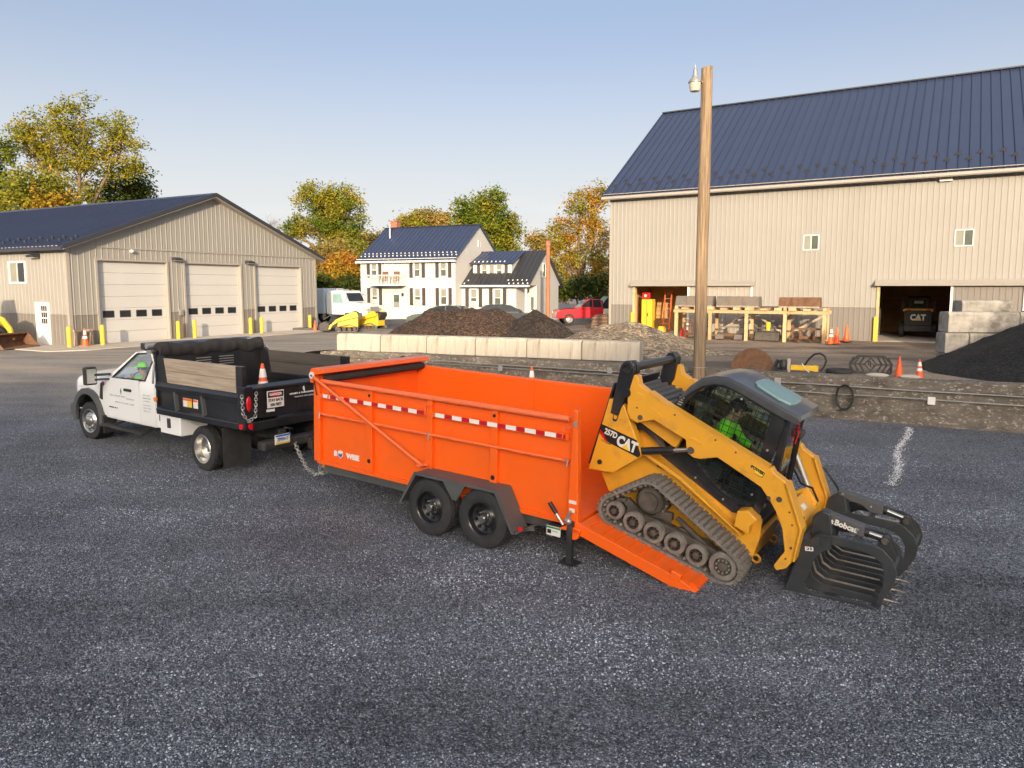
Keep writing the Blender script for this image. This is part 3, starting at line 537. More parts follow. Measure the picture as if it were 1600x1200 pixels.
# ================================================================ buildings
def ribbed(parent, name, m, o, u, n, u0, u1, v0, vtop, openings=(), pitch=.28, per=3, rib=.014, rw=.075):
    """steel wall sheets with pressed ribs; o origin, u along the wall, n outward, all in the parent's axes; one object per sheet"""
    o, u, n = Vector(o), Vector(u), Vector(n); us = set()
    k = 0
    while u0+k*pitch < u1:
        a = u0+k*pitch
        for d in (0, pitch-rw, pitch-rw*.72, pitch-rw*.28):
            if a+d < u1: us.add(round(a+d, 4))
        k += 1
    us.add(u1)
    for (a, b, c, d) in openings: us.update(t for t in (a, b) if u0 < t < u1)
    us = sorted(us)
    def h(x):
        t = (x-u0) % pitch
        if t < pitch-rw-1e-3: return 0
        if t < pitch-rw*.72-1e-3: return rib*(t-(pitch-rw))/(rw*.28)
        if t < pitch-rw*.28+1e-3: return rib
        return rib*(pitch-t)/(rw*.28)
    P = {}; W = pitch*per
    for a, b in zip(us, us[1:]):
        if b-a < 1e-4: continue
        mid = (a+b)/2; segs = [(v0, None)]
        for (oa, ob, oc, od) in openings:
            if oa <= mid <= ob:
                new = []
                for (s, e) in segs:
                    if s < oc: new.append((s, oc))
                    new.append((od, e))
                segs = [q for q in new if q[1] is None or q[1]-q[0] > .005]
        mb = P.setdefault(int((mid-u0)//W), MB())
        ha, hb = h(a), h(b-1e-5) if abs(((b-u0) % pitch)) > 1e-3 else 0
        for s, e in segs:
            ta, tb = (vtop(a), vtop(b)) if e is None else (min(e, vtop(a)), min(e, vtop(b)))
            if min(ta, tb) <= s+.004: continue
            z = Vector((0, 0, 1)); mb.add([o+u*a+n*ha+z*s, o+u*b+n*hb+z*s, o+u*b+n*hb+z*tb, o+u*a+n*ha+z*ta], [(0, 1, 2, 3)])
    for mb in P.values():
        if mb.v: mb.build(name, m, parent, recalc=False)
def roof_sheets(parent, name, m, o, u, up, length, run, w, rib=.03, ribw=.035, per=1, thick=.03, guards=None):
    """roof laid in sheets with standing ribs: o eave start, u along the eave, up the slope vector (unit), shared mesh"""
    cnt = max(1, round(length/(w*per))); w = length/(cnt*per)
    u, up = Vector(u).normalized(), Vector(up).normalized(); n = u.cross(up).normalized()
    if n.z < 0: n = -n
    mb = MB(); f = lambda a, b, c: tuple(u*a+up*b+n*c)
    def bx(a0, a1, b0, b1, c0, c1):
        mb.add([f(a0,b0,c0),f(a1,b0,c0),f(a1,b1,c0),f(a0,b1,c0),f(a0,b0,c1),f(a1,b0,c1),f(a1,b1,c1),f(a0,b1,c1)], [(3,2,1,0),(4,5,6,7),(0,1,5,4),(1,2,6,5),(2,3,7,6),(3,0,4,7)])
    bx(0, w*per, 0, run, -thick, 0)
    for k in range(per): bx(k*w+.004, k*w+ribw, 0, run, .001, rib)
    me = mb.mesh(name, m); o = Vector(o)
    for i in range(cnt): place(name, me, parent, o+u*(i*w*per))
    if guards:
        gm, rows, stepn, gs = guards; g = MB(); g.add([f(-gs*.5, 0, .0), f(gs*.5, 0, .0), f(gs*.5, gs*.25, gs*.9), f(-gs*.5, gs*.25, gs*.9), f(0, gs*.9, .0)], [(0, 1, 2, 3), (0, 3, 4), (1, 4, 2), (3, 2, 4), (0, 4, 1)])
        gme = g.mesh('snow_guard', gm)
        for r, b0 in enumerate(rows):
            x = w*(.5+.5*(r % 2))*stepn
            while x < length-.1: place('snow_guard', gme, parent, o+u*x+up*b0); x += w*stepn
def window(parent, o, u, n, w, h, fr='white', pane='pane', bars=(1, 1), ft=.06, name='window', blind=None, depth=.05):
    o, u, n = Vector(o), Vector(u), Vector(n); z = Vector((0, 0, 1))
    def bx(mb, a0, a1, c0, c1, d0, d1):
        mb.add([o+u*a+n*d+z*c for c in (c0, c1) for (a, d) in ((a0, d0), (a1, d0), (a1, d1), (a0, d1))], [(3,2,1,0),(4,5,6,7),(0,1,5,4),(1,2,6,5),(2,3,7,6),(3,0,4,7)])
    f = MB(); bx(f, -ft, w+ft, -ft, 0, -.04, depth); bx(f, -ft, w+ft, h, h+ft, -.04, depth); bx(f, -ft, 0, 0, h, -.04, depth-.003); bx(f, w, w+ft, 0, h, -.04, depth-.003)
    cx, cy = bars
    for i in range(1, cx): bx(f, w*i/cx-.02, w*i/cx+.02, 0, h, -.03, depth-.015)
    for j in range(1, cy): bx(f, 0, w, h*j/cy-.02, h*j/cy+.02, -.03, depth-.012)
    fo = f.build(name, fr, parent)
    for i in range(cx):
        for j in range(cy):
            p = MB(); e = .021
            bx(p, w*i/cx+(e if i else 0), w*(i+1)/cx-(e if i < cx-1 else 0), h*j/cy+(e if j else 0), h*(j+1)/cy-(e if j < cy-1 else 0), -.02, .006)
            p.build('pane', (blind if (blind and (i+j) % 2 == (1 if cy > 1 else 0)) else pane), fo)
    return fo

# ---------------------------------------------------------------- three-bay garage on the left
ga = thing('garage_building', 'beige steel garage building with blue grey roof and three overhead doors', 'building', GAR.o, GAR.yaw)
GW, GE, GA, GD = 15.59, 4.46, 7.42, 24.0
doors = [(1.366, 4.946), (6.007, 9.587), (10.66, 14.24)]; DH = 3.86
top = lambda x: GE+(GA-GE)*(1-abs(x-GW/2)/(GW/2))
ops = [(a, b, -1, DH) for a, b in doors]
ribbed(ga, 'wall_sheet', 'beige', (0, 0, 0), (1, 0, 0), (0, -1, 0), 0, GW, 1.41, lambda x: GE, ops)
ribbed(ga, 'gable_sheet', 'beige', (0, -.03, 0), (1, 0, 0), (0, -1, 0), .02, GW-.02, GE+.03, lambda x: top(x)-.02)
ribbed(ga, 'wainscot_sheet', 'grey_steel', (0, -.004, 0), (1, 0, 0), (0, -1, 0), 0, GW, -.1, lambda x: 1.40, ops)
side_ops = [(3.19, 4.44, 2.87, 3.77), (1.47, 2.56, -1, 1.97)]
ribbed(ga, 'wall_sheet', 'beige', (0, 0, 0), (0, 1, 0), (-1, 0, 0), 0, GD, 1.41, lambda x: GE, side_ops, per=4)
ribbed(ga, 'wainscot_sheet', 'grey_steel', (-.004, 0, 0), (0, 1, 0), (-1, 0, 0), 0, GD, -.1, lambda x: 1.40, side_ops, per=4)
b = MB(); b.box(.05, GW-.05, 19, 19.1, 0, GE); b.box(GW-.08, GW, .03, GD, -.1, GE); b.build('rear_wall', 'beige', ga)
b = MB(); b.prism([(-.035, -.035), (.12, -.035), (.12, -.005), (-.005, -.005), (-.005, .12), (-.035, .12)], -.1, GE, 'z'); b.build('corner_trim', 'trim', ga)
b = MB(); b.box(GW-.12, GW+.03, -.035, -.005, -.1, GE); b.build('corner_trim', 'trim', ga)
b = MB(); b.box(-.02, GW+.02, -.055, -.005, GE-.02, GE+.03); b.build('belt_trim', 'trim', ga)
b = MB(); b.box(-.02, 1.35, -.05, -.004, 1.39, 1.42)
for a, c in ((4.96, 5.99), (9.6, 10.65), (14.25, GW)): b.box(a, c, -.05, -.004, 1.39, 1.42)
b.build('wainscot_trim', 'trim', ga)
for i, (a, c) in enumerate(doors):
    f = MB(); f.box(a-.10, a-.001, -.06, .22, -.05, DH+.09); f.box(c+.001, c+.10, -.06, .22, -.05, DH+.09); f.box(a, c, -.058, .22, DH+.001, DH+.09); f.build('door_frame', 'trim', ga)
    for k in range(7):
        z0, z1 = DH*k/7, DH*(k+1)/7
        p = MB(); p.box(a+.003, c-.003, .15, .20, z0+.004, z1-.004); po = p.build('door_section', 'doorpanel', ga, bevel=.006)
        if k == 2:
            for q in range(4):
                x0 = a+.28+q*.84; g = MB(); g.box(x0, x0+.50, .135, .149, z0+.14, z1-.14); g.build('door_window', 'glass_dark', po)
                g = MB(); g.box(x0-.03, x0+.53, .14, .1495, z0+.11, z0+.138); g.box(x0-.03, x0+.53, .14, .1495, z1-.138, z1-.11); g.box(x0-.03, x0-.002, .14, .1495, z0+.138, z1-.138); g.box(x0+.502, x0+.53, .14, .1495, z0+.138, z1-.138); g.build('window_rim', 'roofdark', po)
# roof
ov, oe = .45, .40; sl = Vector((GW/2+oe, 0, GA-GE)); run = (Vector((GW/2, 0, GA-GE)).length)*(GW/2+oe)/(GW/2); d = Vector((GW/2, 0, GA-GE)).normalized()
e0 = Vector((0, 0, GE+.10))-d*(run-Vector((GW/2, 0, GA-GE)).length)
roof_sheets(ga, 'roof_sheet', 'roof', (e0.x, -ov, e0.z), (0, 1, 0), d, GD+.5, run, .30, .04, .035, per=3, guards=('roofdark', (.75, 1.25), 3, .16))
d2 = Vector((-d.x, 0, d.z)); e1 = Vector((GW-e0.x, 0, e0.z))
roof_sheets(ga, 'roof_sheet', 'roof', (e1.x, -ov, e1.z), (0, 1, 0), d2, GD+.5, run, .9, .028, .03, per=3)
for (p, q) in (((e0.x, e0.z), (GW/2, GA+.10)), ((GW-e0.x, e0.z), (GW/2, GA+.10))):
    b = MB(); b.bar((p[0], -ov-.03, p[1]-.02), (q[0], -ov-.03, q[1]-.0), .05, .17); b.build('rake_trim', 'roofdark', ga)
    b = MB(); b.bar((p[0], -ov+.2, p[1]-.14), (q[0], -ov+.2, q[1]-.14), .44, .03); b.build('soffit', 'trim', ga)
b = MB(); b.box(e0.x-.06, e0.x+.05, -ov, GD, e0.z-.16, e0.z-.035); b.build('gutter', 'roofdark', ga)
b = MB(); b.box(e0.x+.06, -.03, -ov+.46, GD, GE-.03, GE-.0); b.build('soffit', 'trim', ga)
b = MB(); b.box(GW/2-.15, GW/2+.15, -ov, GD, GA+.075, GA+.16); b.build('ridge_cap', 'roof', ga)
# side door, window, lamps
b = MB(); b.box(-.05, .02, 1.475, 2.555, -.02, 1.965); sd = b.build('side_door', 'white', ga, bevel=.01)
for i in range(3):
    for j in range(3): g = MB(); y0 = 1.62+i*.155; z0 = .98+j*.29; g.box(-.058, -.051, y0, y0+.115, z0, z0+.23); g.build('pane', 'glass_dark', sd)
b = MB(); b.cyl((-.05, 2.46, .93), (-.11, 2.46, .93), .03, seg=10); b.build('door_knob', 'galv', sd)
window(ga, (-.0, 4.43, 2.88), (0, -1, 0), (-1, 0, 0), 1.23, .88, 'white', 'glass_dark', (2, 1), .08, blind='blind')
def wall_lamp(par, p, u, n, w=.45):
    u, n = Vector(u), Vector(n); p = Vector(p); z = Vector((0, 0, 1)); b = MB()
    sec = lambda a: [p+u*a+n*.0, p+u*a+n*.28+z*.03, p+u*a+n*.30+z*.12, p+u*a+n*.05+z*.19, p+u*a+z*.19]
    b.loft([sec(0), sec(w)]); o = b.build('wall_lamp', 'roofdark', par)
    b = MB(); b.loft([[p+u*a+n*.03-z*.012, p+u*a+n*.27+z*.012, p+u*a+n*.27+z*.026, p+u*a+n*.03+z*.002] for a in (.03, w-.03)]); b.build('lens', 'lampglass', o)
wall_lamp(ga, (5.25, -.03, 3.96), (1, 0, 0), (0, -1, 0)); wall_lamp(ga, (9.95, -.03, 3.95), (1, 0, 0), (0, -1, 0)); wall_lamp(ga, (-.03, 1.9, 3.95), (0, 1, 0), (-1, 0, 0), .6)
b = MB(); b.ball((3.05, -.14, GE-.12), (.1, .1, .08), 10, 6); b.cyl((3.05, -.02, GE-.08), (3.05, -.14, GE-.08), .04, seg=8); b.build('camera_dome', 'white', ga, smooth=50)
b = MB(); b.box(5.55, 5.75, -.12, -.03, 1.2, 1.5); b.build('meter_box', 'galv', ga, bevel=.01)

def bollard_mesh():
    b = MB(); b.lathe([(.0, .92), (.05, .915), (.085, .88), (.095, .85), (.095, -.1)], seg=16); return b.mesh('bollard', 'yellow', 50)
bm_ = bollard_mesh()
bl = ['yellow bollard at the garage corner beside the side door', 'yellow bollard before the left edge of the first overhead door', 'yellow bollard right of the first overhead door, by the meter box', 'yellow bollard before the left edge of the middle overhead door',
      'yellow bollard right of the middle overhead door', 'yellow bollard before the left edge of the far overhead door', 'yellow bollard at the far corner of the garage']
for (x, y), l in zip(((-.44, -.60), (1.0, -.70), (5.13, -.45), (6.1, -.45), (9.8, -.45), (10.6, -.45), (14.5, -.45)), bl):
    tag(place('bollard', bm_, None, GAR.W(x, y, .03)), l, 'bollard', 'yellow bollards along the garage')

# ---------------------------------------------------------------- barn on the right
ba = thing('barn', 'tall beige steel barn with blue grey roof and two sliding doorways', 'building', BAR.o, BAR.yaw)
BLN, BE, BR_Y, BR_Z = 27.0, 7.80, 9.2, 13.95
H0 = 2.62; o1 = (1.50, 4.62); o2 = (13.62, 16.55); wins = [(10.2, 10.88), (16.51, 17.19)]
bops = [(o1[0], o1[1], -1, H0), (o2[0], o2[1], -1, H0)]+[(a, b_, 4.36, 5.05) for a, b_ in wins]
ribbed(ba, 'wall_sheet', 'beige', (0, 0, 0), (1, 0, 0), (0, -1, 0), 0, BLN, 1.60, lambda x: BE, bops, pitch=.23, per=4)
ribbed(ba, 'wainscot_sheet', 'grey_steel', (0, -.004, 0), (1, 0, 0), (0, -1, 0), 0, BLN, -.15, lambda x: 1.59, bops, pitch=.23, per=4)
b = MB(); gz = [(0, -.15), (18.4, -.15), (18.4, BE), (BR_Y, BR_Z-.15), (0, BE)]
b.prism([(y, z) for y, z in gz], .0, .06, 'x'); b.build('gable_wall', 'beige', ba)
b = MB(); b.box(.07, BLN, 18.3, 18.4, -.15, BE); b.build('rear_wall', 'plywood', ba)
b = MB(); b.prism([(-.035, -.04), (.10, -.04), (.10, -.006), (-.006, -.006), (-.006, .1), (-.035, .1)], -.15, BE, 'z'); b.build('corner_trim', 'trim', ba)
b = MB()
for a, c in ((.1, o1[0]-.12), (7.95, o2[0]-.12)): b.box(a, c, -.05, -.005, 1.585, 1.615)
b.build('wainscot_trim', 'trim', ba)
# roof, gutter
d = Vector((0, BR_Y, BR_Z-BE)); u_ = d.normalized(); oe = .42; run = d.length+oe*1.2; st = Vector((-.35, 0, BE+.02))-u_*(oe*1.2)
roof_sheets(ba, 'roof_sheet', 'roof', st, (1, 0, 0), u_, BLN+.3, run, .42, .055, .05, per=1, guards=('roofdark', (1.05, 1.62), 2, .19))
d2 = Vector((0, -u_.y, u_.z)); roof_sheets(ba, 'roof_sheet', 'roof', (st.x, 2*BR_Y-st.y, st.z), (1, 0, 0), d2, BLN+.3, run, .84, .035, .035, per=4)
b = MB(); b.box(st.x, BLN, BR_Y-.18, BR_Y+.18, BR_Z+.0, BR_Z+.07); b.build('ridge_cap', 'roofdark', ba)
b = MB(); b.prism([(st.y-.10, st.z-.02), (st.y-.11, st.z-.14), (st.y-.07, st.z-.19), (st.y+.03, st.z-.19), (st.y+.03, st.z-.04)], st.x-.02, BLN, 'x'); b.build('gutter', 'trim', ba)
b = MB(); b.box(-.3, BLN, st.y+.05, -.03, BE-.16, BE-.13); b.build('soffit', 'trim', ba)
b = MB(); b.bar((st.x-.02, st.y, st.z-.06), (st.x-.02, BR_Y, BR_Z-.06), .04, .2, (1, 0, 0)); b.build('rake_trim', 'roofdark', ba)
for a, c in wins: window(ba, (a+.02, 0, 4.38), (1, 0, 0), (0, -1, 0), .64, .65, 'white', 'pane', (2, 1), .045, blind='blind')
b = MB(); b.box(15.78, 16.28, -.16, -.03, 7.2, 7.56); o = b.build('wall_lamp', 'white', ba, bevel=.02); b = MB(); b.box(15.84, 16.22, -.175, -.161, 7.26, 7.50); b.build('lens', 'lampglass', o)
# sliding doors on tracks
for (a, c), (s0, s1) in ((o1, (4.55, 7.85)), (o2, (16.5, 19.2))):
    b = MB(); b.prism([(-.03, H0+.02), (-.34, H0-.02), (-.36, H0+.06), (-.05, H0+.25)], a-.18, s1+.12, 'x'); b.build('door_track', 'trim', ba)
    ribbed(ba, 'sliding_door', 'grey_steel' if a > 9 else 'trim', (0, -.10, 0), (1, 0, 0), (0, -1, 0), s0, s1, .02, lambda x: H0-.04, pitch=.23, per=99)
    for t in (s0-.03, s1-.06): b = MB(); b.box(t, t+.09, -.17, -.09, 0, H0-.05); b.build('door_edge', 'white', ba)
    b = MB(); b.box(a-.10, a+.02, -.06, .25, -.1, H0+.02); b.build('door_jamb', 'lumber', ba)
    b = MB(); b.box(a-.16, a+.0, -.16, -.062, -.1, 1.15); b.build('jamb_guard', 'yellow', ba, bevel=.01)
# inside: floor, side partition boards, shelving
b = MB(); b.box(.1, BLN-.1, .02, 18.2, -.05, .02); b.build('floor', 'slab', ba)
b = MB(); b.box(.9, 1.0, .3, 9.0, .02, 4.5); b.box(7.6, 7.7, .3, 18, .02, 4.5); b.box(12.6, 12.7, .3, 18, .02, 4.5); b.box(19.6, 19.7, .3, 18, .02, 4.5); b.box(.9, 20, .3, 18.2, 4.5, 4.6); b.box(1.01, 7.59, 3.9, 4.0, .02, 4.49); b.box(12.6, 19.6, 8.4, 8.5, .02, 4.5); b.build('inner_partition', 'plywood', ba)
for k in range(5):
    b = MB(); b.box(12.72, 19.5, 8.28, 8.38, .4+k*.75, .45+k*.75); b.build('wall_girt', 'lumber', ba)
for y in (1.6, 3.2, 4.8): 
    b = MB(); b.box(12.75, 13.4, y, y+.08, .02, 2.4); b.box(12.75, 13.4, y, y+1.5, .75, .79); b.box(12.75, 13.4, y, y+1.5, 1.5, 1.54); b.box(12.8, 13.35, y+.2, y+1.2, .8, 1.25); b.box(12.8, 13.3, y+.2, y+1.0, 1.55, 1.95); b.build('shelf_rack', 'blackmatte', ba)

# ---------------------------------------------------------------- white farmhouse
HO = Fr((-12.285, 58.595, .7), -.42)
ho = thing('farmhouse', 'white two storey house with charcoal metal roof, shutters and lower wing', 'house', HO.o, HO.yaw)
HW, HD, HE, HRz = 8.72, 8.0, 4.92, 7.62
def siding(par, poly, ax, a, b_, name='wall'):
    mb = MB(); mb.prism(poly, a, b_, ax); return mb.build(name, 'siding', par)
mb = MB(); mb.box(0, HW, 0, HD, -.4, HE); mb.prism([(0, HE), (HD, HE), (HD/2, HRz)], .001, HW-.001, 'x'); hw_ = mb.build('wall', 'siding', ho)
# lap boards as shallow courses across the fronts
def laps(par, x0, x1, y, z0, z1, n_=(0, -1), holes=()):
    z = z0
    while z < z1-.1:
        mb = MB(); mb.add([(x0, y, z+.18), (x1, y, z+.18), (x1, y-.022, z), (x0, y-.022, z)], [(0, 1, 2, 3)]); mb.build('lap_board', 'siding', par, recalc=False); z += .18
laps(hw_, .02, HW-.02, -.004, -.3, HE)
d = Vector((0, HD/2, HRz-HE)).normalized(); run = (HD/2+.35)/d.y; e = Vector((-.2, 0, HE+.07))-d*(.35/d.y)
roof_sheets(ho, 'roof_sheet', 'roof', e, (1, 0, 0), d, HW+.4, run, .38, .03, .03, per=1, guards=('white', (.62, .98), 1, .10))
roof_sheets(ho, 'roof_sheet', 'roof', (e.x, HD-e.y, e.z), (1, 0, 0), (0, -d.y, d.z), HW+.4, run, .76, .03, .03, per=4)
b = MB(); b.box(-.22, HW+.22, e.y-.08, e.y+.06, e.z-.17, e.z-.035); b.build('gutter', 'white', ho)
b = MB(); b.box(-.2, HW+.2, e.y+.07, -.03, HE-.06, HE-.02); b.build('soffit', 'white', ho)
b = MB(); b.box(-.22, HW+.2, HD/2-.1, HD/2+.1, HRz+.06, HRz+.11); b.build('ridge_cap', 'roof2', ho)
b = MB(); b.box(.25, .85, HD/2+.1, HD/2+.7, HRz-.4, HRz+.62); b.box(.2, .9, HD/2+.05, HD/2+.75, HRz+.60, HRz+.70); b.build('chimney', 'brick', ho, bevel=.01)
b = MB(); b.cyl((1.15, 2.6, HRz-1.0), (1.15, 2.6, HRz+.25), .05, seg=8); b.build('vent_pipe', 'white', ho)
def shuttered(par, x, z, w, h, y=0, sw=.27, gap=.19, ac=False):
    fo = window(par, (x, y-.025, z), (1, 0, 0), (0, -1, 0), w, h, 'white', 'pane', (1, 2), .08, blind='blind')
    for s in (x-gap-sw, x+w+gap):
        b = MB(); b.box(s, s+sw, y-.09, y-.027, z-.12, z+h+.09); so = b.build('shutter', 'shutter', par)
        b = MB()
        for k in range(int(h/.13)): b.box(s+.04, s+sw-.04, y-.102, y-.091, z-.02+k*.13, z+.06+k*.13)
        b.build('louvres', 'shutter', so)
    if ac:
        b = MB(); b.box(x+.02, x+w-.02, y-.32, y-.06, z+.02, z+.33); o = b.build('air_conditioner', 'white', par, bevel=.015)
        b = MB()
        for k in range(4): b.box(x+.07, x+w-.07, y-.328, y-.321, z+.07+k*.06, z+.10+k*.06)
        b.build('grille', 'flare', o)
for x in (1.12, 5.14, 7.48): shuttered(ho, x, 3.52, .46, 1.02)
for x, ac in ((1.12, True), (5.14, True), (7.48, False)): shuttered(ho, x, 1.36, .48, 1.16, ac=ac)
b = MB(); b.box(3.05, 3.82, -.07, -.024, .12, 2.22); dr = b.build('front_door', 'white', ho, bevel=.012); b = MB(); b.box(3.17, 3.70, -.08, -.071, 1.05, 2.08); b.build('pane', 'pane', dr); b = MB(); b.box(3.17, 3.70, -.086, -.081, 1.05, 1.5); b.build('blind', 'blind', dr)
b = MB(); b.box(3.95, 4.1, -.14, -.03, 1.95, 2.2); b.build('porch_lamp', 'roofdark', ho)
b = MB(); b.box(2.3, 4.3, -1.0, -.03, -.3, .10); b.box(2.0, 4.6, -1.35, -1.0, -.3, -.03); b.build('front_step', 'concrete', ho)
# balcony
b = MB(); b.box(1.42, 4.40, -1.15, -.03, 2.78, 2.90); bo = b.build('balcony', 'white', ho)
b = MB()
for x in [1.45+i*.147 for i in range(21)]: b.box(x-.012, x+.012, -1.13, -1.105, 2.905, 3.56)
for y in (-.2, -.5, -.8): b.box(1.44, 1.464, y-.012, y+.012, 2.905, 3.56); b.box(4.36, 4.384, y-.012, y+.012, 2.905, 3.56)
b.build('balusters', 'white', bo); b = MB(); b.box(1.42, 4.4, -1.15, -1.09, 3.562, 3.62); b.box(1.42, 1.48, -1.089, -.03, 3.562, 3.62); b.box(4.34, 4.4, -1.089, -.03, 3.562, 3.62); b.build('handrail', 'white', bo)
b = MB(); b.box(2.35, 3.2, -.045, -.026, 2.905, 4.75); bd = b.build('balcony_door', 'white', ho); b = MB(); b.box(2.47, 3.08, -.052, -.046, 3.1, 4.6); b.build('pane', 'siding', bd)
# lower wing
X0, X1, XP, WY, WE, WRy, WRz = 8.72, 13.35, 14.45, 1.0, 2.80, 4.6, 5.50
mb = MB(); mb.box(X0+.001, X1, WY, 7.8, -.4, WE); ww = mb.build('wing_wall', 'siding', ho); laps(ww, X0+.03, X1-.01, WY-.004, -.3, WE)
mb = MB(); mb.prism([(WY, WE), (8.2, WE), (WRy, WRz)], X0+.002, XP-.25, 'x'); mb.box(X1+.002, XP-.25, 3.0, 7.79, -.4, WE); mb.build('wing_gable', 'siding', ho)
mb = MB(); mb.box(XP-.4, XP-.26, WY+.02, WY+.16, -.4, WE-.002); mb.build('porch_post', 'white', ho)
d = Vector((0, WRy-WY, WRz-WE)).normalized(); run = (WRy-WY+.3)/d.y; e = Vector((X0-.75, WY, WE+.06))-d*(.3/d.y)
roof_sheets(ho, 'roof_sheet', 'roof2', (X0+.01, e.y, e.z), (1, 0, 0), d, XP-X0-.01, run, .38, .03, .03, per=1)
b = MB(); b.prism([(WY-.28, WE-.12), (WY-.28, WE-.02), (WY+.05, WE+.05), (WY+.05, WE-.12)], X0-.75, XP, 'x'); b.build('gutter', 'white', ho)
b = MB(); b.add([(X0-.75, e.y, e.z), (X0, e.y, e.z), (X0, e.y+.32, e.z+.24)], [(0, 1, 2)]); b.build('roof_return', 'roof2', ho)
g = MB(); g.add([(-.05, 0, 0), (.05, 0, 0), (.05, .03, .09), (-.05, .03, .09), (0, .09, .06)], [(0, 1, 2, 3), (0, 3, 4), (1, 4, 2), (3, 2, 4), (0, 4, 1)]); gm_ = g.mesh('snow_guard', 'white')
for r, t in enumerate((.45, .85)):
    for k in range(15):
        x = X0+.2+k*.38+.19*r
        if not (9.2 < x < 12.5) and x < XP-.1: place('snow_guard', gm_, ho, Vector((x, e.y, e.z))+d*t)
roof_sheets(ho, 'roof_sheet', 'roof2', (X0+.01, 2*WRy-e.y, e.z), (1, 0, 0), (0, -d.y, d.z), XP-X0-.01, run, .76, .03, .03, per=3)
for x, ac in ((9.56, True), (11.6, False)): shuttered(ho, x, 1.26, .48, 1.2, WY, .28, .2, ac)
b = MB(); b.box(X1+.3, X1+.75, 2.92, 2.99, .1, 2.1); pd = b.build('porch_door', 'siding', ho); b = MB(); b.box(X1+.40, X1+.64, 2.91, 2.919, .9, 1.9); b.build('pane', 'pane', pd)
# dormer
DY, DX0, DX1, DZ0, DZ1 = 2.2, 9.12, 12.45, 3.35, 4.52
mb = MB(); mb.prism([(DY, DZ0), (DY, DZ1), (WRy-.25, WRz-.15), (WRy-.25, DZ0)], DX0, DX1, 'x'); do = mb.build('dormer', 'siding', ho)
dd = Vector((0, WRy-.2-DY, WRz-.06-DZ1)).normalized(); s0 = Vector((DX0-.2, DY, DZ1+.06))-dd*.28
roof_sheets(ho, 'dormer_roof', 'roof', s0, (1, 0, 0), dd, DX1-DX0+.4, (WRy-.15-DY)/dd.y+.28, .373, .03, .03, per=1)
for k in range(8): place('snow_guard', gm_, ho, s0+Vector((.3+k*.37, 0, 0))+dd*.35)
for k, x in enumerate((9.92, 10.55, 11.2)): window(do, (x, DY-.004, 3.56), (1, 0, 0), (0, -1, 0), .42, .82, 'white', 'pane', (1, 1 if k == 1 else 2), .06, blind='blind')
for x in (9.48, 11.86):
    b = MB(); b.box(x, x+.26, DY-.06, DY-.003, 3.45, 4.42); b.build('shutter', 'shutter', do)
window(ho, (XP-.246, 4.3, 3.5), (0, 1, 0), (1, 0, 0), .45, .95, 'white', 'glass_dark', (1, 1), .08)
window(ho, (HW+.004, 3.9, 5.9), (0, 1, 0), (1, 0, 0), .26, .5, 'white', 'glass_dark', (1, 1), .025)
# small neighbours half hidden by trees
def neighbour(label, loc, yaw, w, dp, e, r, rm='roof2'):
    t = thing('neighbour_house', label, 'house', loc, yaw); mb = MB(); mb.box(0, w, 0, dp, -1, e); mb.prism([(0, e), (w, e), (w/2, r)], .001, dp-.001, 'y'); mb.build('wall', 'siding', t)
    for s in (-1, 1):
        mb = MB(); mb.bar((w/2+s*(w/2+.3), dp/2, e-.12), (w/2, dp/2, r+.10), dp+.7, .14, (0, 1, 0)) if False else mb.add([(w/2+s*(w/2+.3), -.35, e-.1), (w/2+s*(w/2+.3), dp+.35, e-.1), (w/2, dp+.35, r+.12), (w/2, -.35, r+.12), (w/2+s*(w/2+.3), -.35, e+.05), (w/2+s*(w/2+.3), dp+.35, e+.05), (w/2, dp+.35, r+.27), (w/2, -.35, r+.27)], [(3,2,1,0),(4,5,6,7),(0,1,5,4),(1,2,6,5),(2,3,7,6),(3,0,4,7)]); mb.build('roof', rm, t)
    window(t, (w/2-.45, -.004, e-1.6), (1, 0, 0), (0, -1, 0), .9, 1.2)
neighbour('small white gabled house roof peeking between garage roof and trees', (-24.4, 86, .5), .5, 5.0, 9, 5.4, 7.9)
neighbour('pale house half hidden behind orange tree beside the barn', (9.6, 92, .5), -.3, 8.0, 9, 4.2, 6.8, 'rust')
